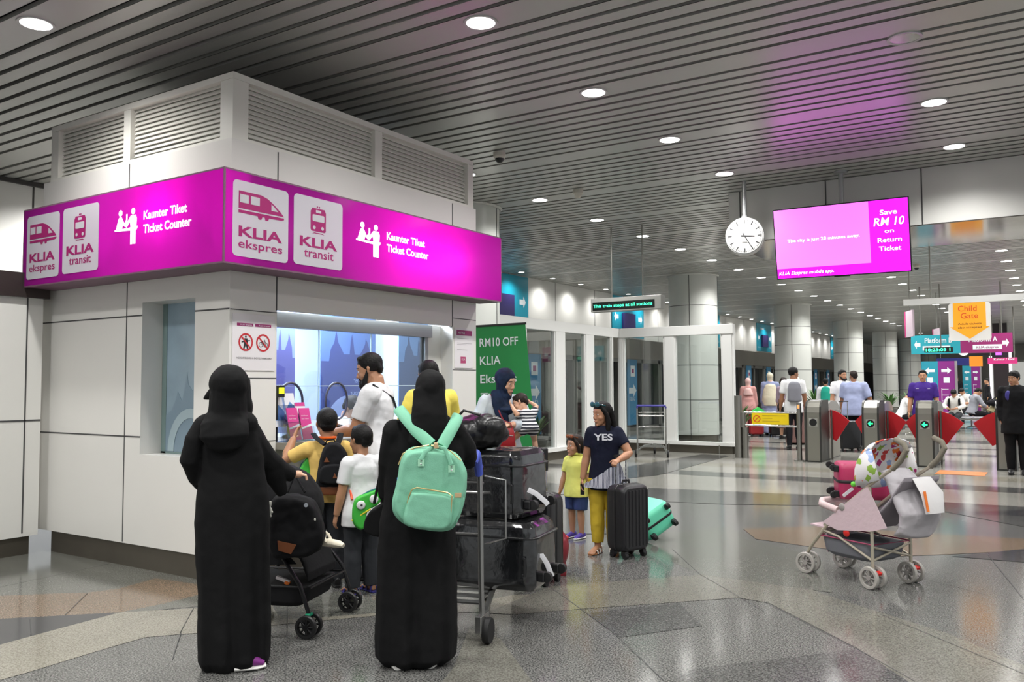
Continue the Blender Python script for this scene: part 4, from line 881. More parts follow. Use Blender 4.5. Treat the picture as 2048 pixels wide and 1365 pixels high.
# ================================================================ people
SKINS = {'tan': mat('skin_tan', (176, 128, 98), .5, vary=.04, vscale=12), 'light': mat('skin_light', (206, 160, 132), .5, vary=.04, vscale=12), 'brown': mat('skin_brown', (142, 98, 72), .5, vary=.04, vscale=12), 'dark': mat('skin_dark', (104, 72, 54), .5)}
HAIRB = mat('hair_black', (14, 12, 12), .6, spec=.25, bump=.4, bscale=90); HAIRD = mat('hair_dark_brown', (34, 24, 19), .6, spec=.25, bump=.4, bscale=90)
EYEM = mat('eye_dark', (26, 18, 16), .25); EYEW = mat('eye_white', (225, 220, 214), .3); LIPM = mat('lip', (158, 92, 82), .5); SOLE = mat('sole_white', (222, 220, 216), .5)
def cloth(name, c, **k): return mat(name, c, .85, spec=.2, bump=k.pop('bump', .25), bscale=k.pop('bscale', 22), **k)
def face_to(deg): return YAW+math.radians(deg)
def ground(px, D):
    p = dep(px, 770, D); return Vector((p.x, p.y, 0))
def ik(a, t, l1, l2, pole):
    d = t-a; L = d.length; L2 = min(L, (l1+l2)*.999); d.normalize(); t2 = a+d*L2
    c = (l1*l1+L2*L2-l2*l2)/(2*L2); h = math.sqrt(max(l1*l1-c*c, 0)); p = pole-d*pole.dot(d)
    if p.length < 1e-6: p = d.orthogonal()
    return a+d*c+p.normalized()*h, t2
def rot3(yaw=0, pitch=0, roll=0):
    return Matrix.Rotation(math.radians(yaw), 3, 'Z') @ Matrix.Rotation(math.radians(pitch), 3, 'X') @ Matrix.Rotation(math.radians(roll), 3, 'Y')
class Body:
    """joints of one figure in its own space: facing +Y, its right hand at +X"""
    def __init__(s, H, hh=None, female=False, child=False, build=1.0, lean=0.0, side=0.0, pelvis=None, head=(0, 0, 0), twist=0.0,
                 rh=None, lh=None, rpole=(.5, -1, -.3), lpole=(-.5, -1, -.3), rf=None, lf=None, rkn=(0, 1, 0), lkn=(0, 1, 0), foot_yaw=(0, 0), stance=.055):
        s.H, s.b = H, build; hh = hh or (.165*H if child else .134*H); s.hh = hh
        hipz = (.485 if child else .52)*H; s.P = Vector(pelvis) if pelvis else Vector((0, 0, hipz))
        s.up = Matrix.Rotation(math.radians(-lean), 3, 'X') @ Matrix.Rotation(math.radians(side), 3, 'Y') @ Vector((0, 0, 1))
        tw = Matrix.Rotation(math.radians(twist), 3, 'Z')
        s.sx = tw @ Vector((1, 0, 0)); s.sx = (s.sx-s.up*s.sx.dot(s.up)).normalized(); s.fy = s.up.cross(s.sx)
        neck_z = H-hh*1.12-hipz                      # neck base above the hip joint
        s.T = neck_z; s.NB = s.P+s.up*neck_z
        s.child, s.fem = child, female; sw = (.09 if female else .102)*H*(.93 if child else 1)*(.5+.5*build); s.sw = sw
        s.sh = {1: s.NB-s.up*.05*H+s.sx*sw, -1: s.NB-s.up*.05*H-s.sx*sw}
        s.hip = {1: s.P+s.sx*.052*H, -1: s.P-s.sx*.052*H}
        s.ua, s.fa, s.hl = .163*H, .146*H, (.1 if not child else .095)*H
        s.th, s.ca = hipz*.475, hipz*.44; s.ankz = hipz-s.th-s.ca
        s.el, s.wr, s.hd = {}, {}, {}
        for k, t, pl in ((1, rh, rpole), (-1, lh, lpole)):
            tt = Vector(t) if t else s.sh[k]+Vector((k*.045*H, .03*H, -(s.ua+s.fa)*.985))
            s.el[k], s.wr[k] = ik(s.sh[k], tt, s.ua, s.fa, Vector(pl)); s.hd[k] = (s.wr[k]-s.el[k]).normalized()
        s.kn, s.an = {}, {}
        for k, t, pl in ((1, rf, rkn), (-1, lf, lkn)):
            tt = Vector(t) if t else Vector((s.P.x+k*stance*H, s.P.y, s.ankz))
            s.kn[k], s.an[k] = ik(s.hip[k], tt, s.th, s.ca, Vector(pl))
        s.fyaw = {1: foot_yaw[0], -1: foot_yaw[1]}
        s.HR = Matrix((s.sx, s.fy, s.up)).transposed() @ rot3(*head)
        s.HO = s.NB+s.up*.06*hh+s.fy*.03*hh            # where the skull meets the neck
    def hp(s, x, y, z): return s.HO+s.HR @ (Vector((x, y+.1, z-.06))*s.hh)
    def torso(s, b, inf=0.0, z0=-.045, z1=None, flare=0.0, belly=0.0):
        H, k = s.H, s.b; T = s.T
        prof = [(-.05*H, .07, .062), (-.02*H, .092, .07), (.03*H, .096, .071), (T*.32, .084, .062), (T*.5, .085, .062), (T*.66, .094, .068), (T*.78, .094, .064), (T*.88, .07, .052), (T*.985, .042, .04)]
        hem = z0*H; pts, R = [], []
        if hem < prof[0][0]: pts.append(hem); R.append((.102*H*k+inf+flare, .08*H*k+inf+flare))
        for z, rx, ry in prof:
            if z < hem-1e-6: continue
            if z1 is not None and z > z1: break
            f = flare*max(0, min(1, (T*.55-z)/(T*.55-hem))) if flare else 0
            e = belly*max(0, 1-abs(z-T*.3)/(T*.35))
            if hem < 0 and z < .03*H: rx, ry = max(rx, .102), max(ry, .08)
            pts.append(z); R.append((rx*H*k+inf+f, ry*H*k+inf+f+e))
        b.tube([s.P+s.up*z+s.fy*(.012*H*math.sin(max(0, z)/T*3)-.0) for z in pts], R, 20, side=s.sx)
        for q in (1, -1):
            if z1 is None:
                b.tube([s.NB-s.up*.03*H, s.NB.lerp(s.sh[q], .5)-s.up*.022*H, s.sh[q]-s.up*.008*H], [(.042*H+inf*.4), (.038*H+inf*.6), (.034*H+inf*.7)], 12)
                b.ball(s.sh[q]-s.up*.01*H, .037*H*(.6+.4*s.b)+inf*.85)
    def neck(s, b): b.tube([s.NB-s.up*.05*s.H, s.NB+s.up*.02*s.H, s.hp(0, -.08, .28)], [.04*s.H, .033*s.H, .235*s.hh], 14)
    def arm(s, b, k, t1=1.0, inf=0.0, t0=0.0, open_=0.0):
        H, B = s.H, .6+.4*s.b; r = [.036*H*B, .031*H*B, .0265*H*B, .0275*H*B, .018*H*B]; P_ = [s.sh[k], s.sh[k].lerp(s.el[k], .5), s.el[k], s.el[k].lerp(s.wr[k], .3), s.wr[k]]
        T_ = [0, .25, .5, .65, 1]; pts, R = [], []
        for i in range(5):
            if T_[i] <= t1: pts.append(P_[i]); R.append(r[i]+inf+open_*T_[i])
            elif T_[i-1] < t1:
                f = (t1-T_[i-1])/(T_[i]-T_[i-1]); pts.append(P_[i-1].lerp(P_[i], f)); R.append(r[i-1]+(r[i]-r[i-1])*f+inf+open_*t1)
        b.ball(pts[0], R[0]*.98, n=12, m=8); b.tube(pts, R, 14)
    def leg(s, b, k, t1=1.0, inf=0.0, flare=0.0):
        H, B = s.H, .55+.45*s.b; r = [.052*H*B, .046*H*B, .033*H*B, .034*H*B, .021*H*B]; P_ = [s.hip[k], s.hip[k].lerp(s.kn[k], .4), s.kn[k], s.kn[k].lerp(s.an[k], .3), s.an[k]]
        T_ = [0, .22, .5, .64, 1]; pts, R = [], []
        for i in range(5):
            if T_[i] <= t1: pts.append(P_[i]); R.append(r[i]+inf+flare*T_[i])
            elif T_[i-1] < t1:
                f = (t1-T_[i-1])/(T_[i]-T_[i-1]); pts.append(P_[i-1].lerp(P_[i], f)); R.append(r[i-1]+(r[i]-r[i-1])*f+inf+flare*t1)
        b.tube(pts, R, 14)
    def hand(s, b, k, curl=25, palm=None, spread=1.0):
        """palm, four unequal fingers, thumb from the side of the palm"""
        L = s.hl*1.02; d = s.hd[k]; n = Vector(palm) if palm else -s.sx*k      # palm normal
        n = n-d*n.dot(d)
        if n.length < .05: n = d.orthogonal()
        n.normalize(); w_ = d.cross(n)*k; w_.normalize()     # towards the thumb side
        if palm is None and w_.dot(s.fy) < 0: w_ = -w_
        o = s.wr[k]; W = L*.42; up = L*.5
        b.tube([o-d*.01, o+d*up*.3, o+d*up*.75, o+d*up], [(W*.3, L*.1), (W*.42, L*.11), (W*.5, L*.1), (W*.47, L*.085)], 12, side=w_)
        for i, (fx, fl) in enumerate(((.38, .44), (.13, .5), (-.12, .46), (-.36, .36))):
            p = o+d*up*.93+w_*W*fx; P_ = [p]; dd = d+w_*fx*.22*spread; dd.normalize(); a = 0
            for j, seg in enumerate((.42, .32, .26)):
                a += math.radians(curl*(.7 if j == 0 else 1.0)); v = dd*math.cos(a)+n*math.sin(a); p = p+v*L*fl*seg; P_.append(p)
            b.tube(P_, [L*.052, L*.048, L*.044, L*.034], 8); b.ball(P_[-1], L*.035, n=8, m=6)
        p = o+d*up*.22+w_*W*.36; P_ = [p]; v = (d*.62+w_*.72+n*.28).normalized()
        for seg in (.19, .15, .12):
            p = p+v*L*seg; P_.append(p); v = (v+d*.35+n*.25*(curl/30)).normalized()
        b.tube(P_, [L*.068, L*.058, L*.052, L*.036], 8); b.ball(P_[-1], L*.038, n=8, m=6)
    def head(s, b):
        h = s.hh; R = s.HR; hp = s.hp
        b.ball(hp(0, -.06, .63), (.325*h, .415*h, .37*h), R, 20, 14)
        rings = []
        for z, rx, y, ry in ((-.005, .09, .24, .07), (.06, .17, .17, .17), (.16, .225, .12, .235), (.3, .262, .1, .272), (.45, .287, .08, .295), (.58, .3, .06, .315), (.7, .3, .03, .33), (.8, .26, 0, .3)):
            rings.append([hp(rx*math.cos(t), y+ry*math.sin(t), z) for t in [2*math.pi*i/20 for i in range(20)]])
        b.loft(rings)
        ns = .72 if s.child else 1.0; f_ = .8 if s.fem else 1.0; cz = 1.05 if s.child else 1.0
        b.tube([hp(0, .34, .55), hp(0, .38+.015*ns*f_, .45), hp(0, .37+.085*ns*f_, .35), hp(0, .39, .295)], [.03*h, .036*h, .046*h*ns, .034*h], 10)
        for q in (1, -1):
            b.ball(hp(q*.05*ns, .385, .32), (.032*h*ns, .045*h, .028*h), R, 10, 7)
            br = .018 if (s.child or s.fem) else .031
            b.tube([hp(q*.03, .36, .585), hp(q*.12, .35, .6), hp(q*.21, .285, .585)], [br*h, br*h, br*.8*h], 8)
            b.ball(hp(q*.16*cz, .215, .34), (.115*h*cz, .11*h*cz, .12*h*cz), R, 12, 8)
            b.tube([hp(q*.305, .0, .36), hp(q*.345, -.03, .44), hp(q*.355, -.045, .52), hp(q*.33, -.02, .57)], [(.02*h, .04*h), (.022*h, .055*h), (.022*h, .06*h), (.018*h, .03*h)], 10, side=R @ Vector((1, 0, 0)))
        b.ball(hp(0, .36, .205), (.095*h, .045*h, .024*h), R, 12, 7); b.ball(hp(0, .35, .16), (.08*h, .045*h, .026*h), R, 12, 7)
        b.ball(hp(0, .3, .03), (.1*h, .08*h, .06*h), R, 12, 8)
    def eyes(s, t, hair=None):
        h = s.hh; R = s.HR; hp = s.hp
        for q in (1, -1):
            b = MB(); b.ball(hp(q*.125, .318, .495), (.056*h, .04*h, .03*h), R, 12, 8); e = b.build('eye', EYEW, t)
            b = MB(); b.ball(hp(q*.125, .342, .495), (.026*h, .02*h, .027*h), R, 10, 7); b.build('iris', EYEM, e)
            b = MB(); e_ = .6 if (s.child or s.fem) else 1; b.tube([hp(q*.055, .375, .605), hp(q*.13, .36, .622), hp(q*.22, .29, .6)], [.013*h*e_, .016*h*e_, .009*h*e_], 6); b.build('eyebrow', hair or HAIRB, t)
        b = MB(); b.tube([hp(-.09, .365, .188), hp(-.04, .4, .195), hp(0, .405, .19), hp(.04, .4, .195), hp(.09, .365, .188)], [.008*h, .022*h, .024*h, .022*h, .008*h], 8, side=R @ Vector((0, 0, 1))); b.build('lips', LIPM, t)
    def hair(s, b, style='short', vol=1.0):
        h = s.hh; R = s.HR; hp = s.hp
        b.ball(hp(0, -.085, .665), (.352*h*vol, .43*h*vol, .385*h*vol), R, 20, 14)
        if style in ('short', 'crop'):
            b.tube([hp(0, -.36, .62), hp(0, -.37, .42), hp(0, -.32, .27)], [(.27*h, .1*h), (.27*h, .1*h), (.2*h, .06*h)], 14, side=R @ Vector((1, 0, 0)))
            for q in (1, -1): b.tube([hp(q*.3, -.05, .68), hp(q*.315, -.02, .52)], [(.05*h, .16*h), (.025*h, .07*h)], 10, side=R @ Vector((1, 0, 0)))
            b.tube([hp(-.24, .12, .84), hp(-.1, .2, .9), hp(.1, .2, .9), hp(.24, .12, .84)], [.07*h, .095*h, .095*h, .07*h], 10)
        if style == 'long':
            b.tube([hp(0, -.3, .7), hp(0, -.4, .4), hp(0, -.42, .05), hp(0, -.4, -.35), hp(0, -.36, -.72), hp(0, -.34, -.95)], [(.33*h, .2*h), (.36*h, .18*h), (.38*h, .16*h), (.36*h, .13*h), (.27*h, .09*h), (.1*h, .04*h)], 16, side=R @ Vector((1, 0, 0)))
            for q in (1, -1): b.tube([hp(q*.2, .16, .9), hp(q*.32, .1, .66), hp(q*.35, -.02, .4), hp(q*.36, -.05, .1), hp(q*.34, -.0, -.2), hp(q*.3, -.1, -.5)], [.06*h, .08*h, .11*h, .13*h, .11*h, .05*h], 10)
        if style == 'bob':
            b.tube([hp(0, -.3, .7), hp(0, -.38, .4), hp(0, -.36, .1)], [(.33*h, .2*h), (.37*h, .2*h), (.34*h, .12*h)], 16, side=R @ Vector((1, 0, 0)))
            for q in (1, -1): b.tube([hp(q*.2, .2, .9), hp(q*.33, .14, .66), hp(q*.36, .0, .4), hp(q*.34, -.04, .12)], [.06*h, .08*h, .1*h, .07*h], 10)
        if style == 'bun': b.ball(hp(0, -.5, .8), .17*h, R)
    def beard(s, b, long_=0.0):
        h = s.hh; R = s.HR; hp = s.hp
        b.tube([hp(-.3, .02, .46), hp(-.29, .09, .28), hp(-.22, .22, .1), hp(0, .34, .03), hp(.22, .22, .1), hp(.29, .09, .28), hp(.3, .02, .46)], [.03*h, .07*h, .1*h, .12*h, .1*h, .07*h, .03*h], 12)
        b.tube([hp(-.14, .33, .16), hp(-.09, .385, .25), hp(0, .415, .262), hp(.09, .385, .25), hp(.14, .33, .16)], [.04*h, .032*h, .024*h, .032*h, .04*h], 8)
        if long_: b.tube([hp(0, .24, .1), hp(0, .3, -.04), hp(0, .34, -.1-long_), hp(0, .35, -.16-long_)], [.22*h, .19*h, .1*h, .03*h], 14)
    def shoe(s, t, k, m, sole=SOLE, scale=1.0, kind='shoe'):
        a = s.an[k]; R = Matrix.Rotation(math.radians(s.fyaw[k]), 3, 'Z'); H = s.H*scale; zb = a.z-s.ankz*1.0
        def q(x, y, z): return Vector((a.x, a.y, zb))+R @ Vector((x*H, y*H, z*H))
        r = R @ Vector((1, 0, 0))
        if kind == 'shoe':
            b = MB(); b.tube([q(0, -.045, .028), q(0, -.02, .034), q(0, .03, .03), q(0, .075, .022), q(0, .108, .016)], [(.016*H, .022*H), (.021*H, .03*H), (.024*H, .026*H), (.027*H, .017*H), (.015*H, .01*H)], 14, side=r)
            b.tube([q(0, -.005, .03), q(0, -.008, .058)], [.024*H, .023*H], 12); o = b.build(kind, m, t); soft(o, .004 if H > .9 else .003, 3)
            b = MB(); b.tube([q(0, -.053, .007), q(0, -.03, .008), q(0, .03, .008), q(0, .08, .008), q(0, .115, .009)], [(.015*H, .007*H), (.023*H, .008*H), (.026*H, .008*H), (.029*H, .008*H), (.013*H, .006*H)], 14, side=r); b.build('sole', sole, o)
        else:
            b = MB(); b.tube([q(0, -.05, .006), q(0, -.02, .007), q(0, .04, .007), q(0, .085, .007), q(0, .118, .007)], [(.014*H, .006*H), (.024*H, .007*H), (.026*H, .007*H), (.03*H, .007*H), (.016*H, .006*H)], 14, side=r); o = b.build(kind, sole, t)
            b = MB()
            for y, w_, z in ((.06, .03, .03), (.015, .026, .038), (-.03, .022, .045)): b.tube([q(-w_, y, .006), q(-w_*.85, y, z*.8), q(0, y+.004, z+.004), q(w_*.85, y, z*.8), q(w_, y, .006)], [(.004*H, .008*H)]*5, 8, side=R @ Vector((0, 0, 1)))
            b.build('strap', m, o)
    def foot(s, b, k):
        a = s.an[k]; R = Matrix.Rotation(math.radians(s.fyaw[k]), 3, 'Z'); H = s.H
        def q(x, y, z): return Vector((a.x, a.y, a.z-s.ankz))+R @ Vector((x*H, y*H, z*H))
        b.tube([q(0, -.035, .03), q(0, 0, .034), q(0, .05, .028), q(0, .085, .02), q(0, .105, .016)], [(.016*H, .018*H), (.02*H, .024*H), (.022*H, .017*H), (.025*H, .011*H), (.015*H, .008*H)], 12, side=R @ Vector((1, 0, 0)))
        for i in range(5): b.tube([q(-.02+.01*i, .09, .015), q(-.021+.0105*i, .118-.004*abs(i-2), .012)], [.0055*H, .0045*H], 8)
def person(label, B, loc, rz, skin='tan', vox=.006, top=None, bottom=None, shoes=None, hair=None, beard=None, eyes=True, curl=(25, 25), palm=(None, None), kind='person', hijab=None, skirt=None, bare=False, hands=True, group=None):
    t = thing('person', label, kind, loc, rz, group); sk = SKINS[skin]
    b = MB(); B.torso(b, -.004); B.neck(b); B.head(b)
    for i, k in enumerate((1, -1)):
        B.arm(b, k); B.leg(b, k)
        if hands: B.hand(b, k, curl[i], palm[i])
        if bare or (shoes and shoes[-1] == 'sandal'): B.foot(b, k)
    soft(b.build('body', sk, t), vox, 3)
    if eyes: B.eyes(t, hair[0] if hair else None)
    if hair:
        b = MB(); B.hair(b, hair[1], hair[2] if len(hair) > 2 else 1.0); soft(b.build('hair', hair[0], t), max(vox, .006), 3)
    if beard: b = MB(); B.beard(b, beard[1]); soft(b.build('beard', beard[0], t), max(vox, .005), 2)
    if bottom:   # material, length, inflate, flare
        b = MB(); m, ln, inf, fl = bottom
        b2 = [B.P+B.up*z for z in (-.05*B.H, 0, .05*B.H, .09*B.H)]
        B.torso(b, inf*.25, -.045, .04*B.H)
        for k in (1, -1): B.leg(b, k, ln, inf, fl)
        soft(b.build('trousers' if ln > .7 else 'shorts', m, t), vox*1.35, 4, folds=.012*B.H/1.7, fsize=.07)
    if skirt:    # material, hem height, flare
        b = MB(); m, hem, fl = skirt; n = 8; zt = B.P.z+.12*B.H
        P_, R_ = [], []
        for i in range(n+1):
            f = i/n; z = zt+(hem-zt)*f; P_.append(Vector((B.P.x, B.P.y, z))); R_.append((.085*B.H*B.b+.012+fl*f, .068*B.H*B.b+.012+fl*f*.85))
        rings = []
        for i, (p, (rx, ry)) in enumerate(zip(P_, R_)):
            am = .05*i/n; rings.append([p+Vector((math.cos(a)*rx*(1+am*math.sin(9*a)), math.sin(a)*ry*(1+am*math.sin(9*a+1)), 0)) for a in [2*math.pi*j/36 for j in range(36)]])
        b.loft(rings[::-1]); soft(b.build('skirt', m, t), vox*1.5, 3)
    if top:      # material, sleeve 0..1, hem (H below hip), inflate, flare, belly
        b = MB(); m, sl, hem, inf, fl = top[:5]
        B.torso(b, inf, hem, None, fl, top[5] if len(top) > 5 else 0)
        for k in (1, -1):
            if sl: B.arm(b, k, sl, inf*.9, open_=.022*B.H/1.7 if sl < .6 else .006)
        soft(b.build('shirt', m, t), vox*1.35, 7, folds=.016*B.H/1.7, fsize=.1)
    if shoes:
        for k in (1, -1): B.shoe(t, k, *shoes[:2], kind=shoes[2] if len(shoes) > 2 else 'shoe')
    if hijab:    # material, drape length in head heights, width
        m, dl, wd = hijab; h = B.hh; hp = B.hp; b = MB()
        b.ball(hp(0, -.1, .62), (.385*h, .46*h, .43*h), B.HR, 20, 14)
        n = 24; ring = [hp(.27*math.cos(a), .17+.05*math.sin(a)+(.1 if math.sin(a) < -.5 else 0), .42+.42*math.sin(a)) for a in [2*math.pi*i/n for i in range(n+1)]]
        b.tube(ring, .07*h, 8)
        dz = dl*h
        b.tube([hp(0, -.08, .5), hp(0, -.03, .12), hp(0, .02, -.06), hp(0, .0, -.22), B.NB-B.up*(.075*B.H)+B.fy*.012*B.H, B.NB-B.up*(.085*B.H+dz*.6), B.NB-B.up*(.085*B.H+dz)], [(.37*h, .4*h), (.31*h, .36*h), (.33*h, .4*h), (.42*h, .43*h), (B.sw*.98*wd, .1*B.H), (B.sw*1.2*wd, .115*B.H*wd), (B.sw*1.24*wd, .115*B.H*wd)], 24, side=B.sx)
        soft(b.build('hijab', m, t), vox*1.4, 3, folds=.012, fsize=.06)
    return t
WTEE = cloth('tee_white', (222, 222, 224)); BLKT = cloth('trouser_black', (26, 26, 30)); YEL = cloth('shirt_yellow', (232, 214, 98)); MUST = cloth('polo_mustard', (226, 190, 110)); GRT = cloth('trouser_charcoal', (52, 54, 58)); NAVT = cloth('tee_navy', (22, 26, 44)); MUSP = cloth('trouser_mustard', (196, 168, 54)); PALY = cloth('polo_pale_yellow', (216, 214, 112)); DEN = cloth('short_denim', (52, 64, 104)); GREYC = cloth('cardigan_grey', (184, 192, 198)); BLK = cloth('abaya_black', (15, 15, 16), bump=.35, bscale=14)
SHB = mat('shoe_black', (24, 24, 26), .5)
# bearded man at the counter
B = Body(1.79, build=1.06, lean=4, head=(8, -12, 0), rh=(.15, .33, 1.14), lh=(-.06, .36, 1.13), rpole=(.6, -1, -.5), lpole=(-.6, -.6, -.6))
man_w = person('bearded man in white T-shirt paying at the ticket window', B, ground(763, 6.68), face_to(80), 'tan', .0058, top=(WTEE, .36, -.09, .012, .02), bottom=(BLKT, 1, .016, .006), shoes=(SHB, RUBBER), hair=(HAIRB, 'short'), beard=(HAIRB, .06), curl=(40, 40), palm=((-.3, .2, .9), (.3, .2, .9)))
b = MB(); b.tube([B.sh[-1]+Vector((.03, -.02, .075)), B.NB+Vector((.02, -.13, -.12)), B.P+Vector((.14, -.13, .22)), B.P+Vector((.2, -.05, .03))], .009, 8); b.build('crossbody_strap', BLACKPL, man_w)
b = MB(); b.lathe([(.032, -.012), (.034, -.012), (.034, .012), (.032, .012)], B.wr[1]-B.hd[1]*.02, n=16, rot=Matrix(frame_of(B.hd[1])+(B.hd[1].normalized(),)).transposed()); b.build('watch', BLACKPL, man_w)
ph = man_w.matrix_basis @ Vector((.06, .44, 1.165)); t = thing('wallet', 'black open wallet in the hands of the bearded man', 'wallet', ph, face_to(80))
b = MB(); b.bb(-.05, .05, -.075, .075, 0, .018); b.build('cover', BLACKPL, t, smooth=False, bevel=.004); b = MB(); b.bb(-.045, .045, -.02, .12, .019, .022); b.build('ticket_slip', LWH, t, smooth=False)
# man in yellow
B = Body(1.74, build=1.08, lean=2, head=(0, -12, 0), rh=(.2, .3, 1.08), lh=(-.2, .3, 1.08))
person('man in yellow T-shirt standing at the counter behind the woman with the backpack', B, ground(866, 7.15), face_to(42), 'brown', .008, top=(YEL, .42, -.1, .016, .018), bottom=(BLKT, 1, .016, .006), shoes=(SHB, RUBBER), hair=(HAIRB, 'short'), eyes=True)
# boy with the black backpack
B = Body(1.35, child=True, head=(6, 0, 0), lh=(-.245, .17, 1.1), lpole=(-1, -.1, -1.1), rh=(.19, .2, .72), stance=.06)
boy_y = person('boy in mustard polo with a black backpack reaching for the leaflets', B, ground(655, 6.38), face_to(14), 'tan', .005, top=(MUST, .36, -.035, .009, .016), bottom=(GRT, 1, .016, .008), shoes=(SHB, RUBBER), hair=(HAIRB, 'short', 1.03), curl=(25, 15))
b = MB(); b.tube([B.NB+B.up*.005+Vector((.062*math.cos(a), .058*math.sin(a), .004)) for a in [2*math.pi*i/20 for i in range(21)]], .01, 8, cap=False); b.build('collar', cloth('collar_orange', (226, 100, 40)), boy_y)
BOYY = (ground(655, 6.38), face_to(14), B)
# boy in white
B = Body(1.23, child=True, head=(12, 0, 0), lh=(-.2, .06, .47), rh=(.17, .2, .5), stance=.06)
BOYW = (ground(726, 6.18), face_to(38), B)
person('small boy in white T-shirt and grey trousers with a green bag', B, *BOYW[:2], 'tan', .005, top=(WTEE, .38, -.085, .011, .022), bottom=(GRT, 1, .016, .012), shoes=(mat('sandal_blue', (52, 48, 120), .5), mat('sandal_sole_blue', (44, 42, 110), .5), 'sandal'), hair=(HAIRB, 'short', 1.04))
# clerk inside the booth
B = Body(1.7, lean=10, head=(0, -22, 8), pelvis=(0, 0, .64), rh=(.04, .3, 1.1), lh=(-.1, .26, 1.2), lpole=(-1, .2, -1), rf=(.12, .4, .05), lf=(-.12, .4, .05))
cl = ony(703, 815, 5.6); cp = onx(684, 815, -5.95)
person('ticket clerk in white shirt seated behind the glass, head bowed', B, (cp.x-.05, cp.y, 0), math.radians(-80), 'tan', .008, top=(WTEE, .9, -.08, .018, .01), bottom=(BLKT, 1, .014, 0), hair=(HAIRD, 'short'), curl=(60, 60))
# woman in grey with the baby
B = Body(1.68, female=True, lean=3, head=(38, -14, 0), rh=(.1, .27, 1.13), lh=(-.03, .33, 1.15), rpole=(1, -.7, -.4), lpole=(-1, -.1, -.9))
WG = (ground(1003, 7.75), face_to(-168), B)
wom = person('woman in grey cardigan and dark green headscarf holding a baby', B, *WG[:2], 'light', .0055, top=(GREYC, .97, -.12, .012, .03), skirt=(cloth('skirt_cream', (206, 202, 192)), .05, .12), hijab=(cloth('scarf_navy_green', (24, 36, 58), vary=.6, vscale=9), .22, .72), shoes=(SHB, RUBBER), curl=(45, 45), palm=((-.2, -.2, -1), (.2, -.4, -1)))
b = MB(); b.tube([B.sh[1]+Vector((-.04, .05, .07)), B.NB+Vector((.06, .15, -.16)), B.NB+Vector((0, .17, -.3)), Vector((.04, .33, 1.12))], .008, 8); b.build('bag_strap', mat('strap_red', (140, 26, 40), .5), wom)
b = MB(); b.tube([B.NB+Vector((.07, .06, .02)), B.NB+Vector((.06, .115, -.09)), B.NB+Vector((.03, .135, -.2)), B.NB+Vector((.0, .135, -.34)), B.NB+Vector((-.02, .13, -.4))], [(.05, .03), (.06, .03), (.06, .028), (.05, .022), (.02, .012)], 14, side=Vector((1, 0, 0))); soft(b.build('scarf_end', MATS['scarf_navy_green'], wom), .008, 4)
WM = Matrix.Translation(WG[0]) @ Matrix.Rotation(WG[1], 4, 'Z')
# red handbag hanging before her
RBG = mat('bag_red', (150, 22, 30), .35, bump=.1, bscale=60)
t = thing('handbag', 'small dark red handbag hanging in front of the woman in grey', 'handbag', WM @ Vector((.05, .4, .95)), WG[1]); t.scale = (.72, .72, .72)
b = MB(); b.loft([[Vector((x*w_, y*d_, z)) for x, y in rrect(1, 1, .25)] for z, w_, d_ in ((0, .22, .08), (.02, .24, .1), (.16, .235, .09), (.23, .2, .06), (.24, .18, .05))]); b.build('body', RBG, t)
b = MB(); b.tube([(-.09, .048, .15), (.02, .05, .165)], .004, 6); b.build('zip', CHROME, t)
b = MB(); b.tube([(-.09, 0, .23), (-.07, 0, .3), (.03, -.03, .34), (.08, 0, .23)], .007, 8); b.build('strap', MATS['strap_red'], t)
# baby
BS = cloth('baby_stripes', (30, 32, 44))
def striped(name, c1, c2, scale, axis='Z'):
    m = bpy.data.materials.new(name); m.use_nodes = True; nt = m.node_tree; b_ = nt.nodes['Principled BSDF']; b_.inputs['Roughness'].default_value = .85
    tc = nt.nodes.new('ShaderNodeTexCoord'); wv = nt.nodes.new('ShaderNodeTexWave'); wv.bands_direction = axis; wv.inputs['Scale'].default_value = scale; wv.inputs['Distortion'].default_value = .6; wv.inputs['Detail Scale'].default_value = 2
    r = nt.nodes.new('ShaderNodeValToRGB'); r.color_ramp.interpolation = 'CONSTANT'; r.color_ramp.elements[0].color = rgb(c1); r.color_ramp.elements[1].position = .52; r.color_ramp.elements[1].color = rgb(c2)
    nt.links.new(tc.outputs['Object'], wv.inputs['Vector']); nt.links.new(wv.outputs['Fac'], r.inputs[0]); nt.links.new(r.outputs[0], b_.inputs['Base Color']); MATS[name] = m; return m
BSTR = striped('baby_stripe', (28, 30, 42), (206, 206, 208), 11)
B = Body(.68, hh=.165, child=True, build=1.25, lean=22, head=(50, -12, 0), pelvis=(0, 0, .0), rh=(.13, .2, .22), lh=(-.16, .02, .2), rf=(.1, .04, -.26), lf=(-.12, .03, -.24), rkn=(.6, 1, .2), lkn=(-.6, 1, .2))
B.ankz = .03
baby = person('baby in black and white striped romper held against the woman in grey', B, WM @ Vector((-.19, .27, 1.12)), WG[1]+math.radians(-165), 'light', .0045, top=(BSTR, .3, -.06, .012, .0), bottom=(BSTR, .22, .014, 0), hair=(HAIRD, 'short'), shoes=(mat('baby_sock_blue', (86, 118, 200), .8), mat('baby_sole', (150, 170, 220), .7)))
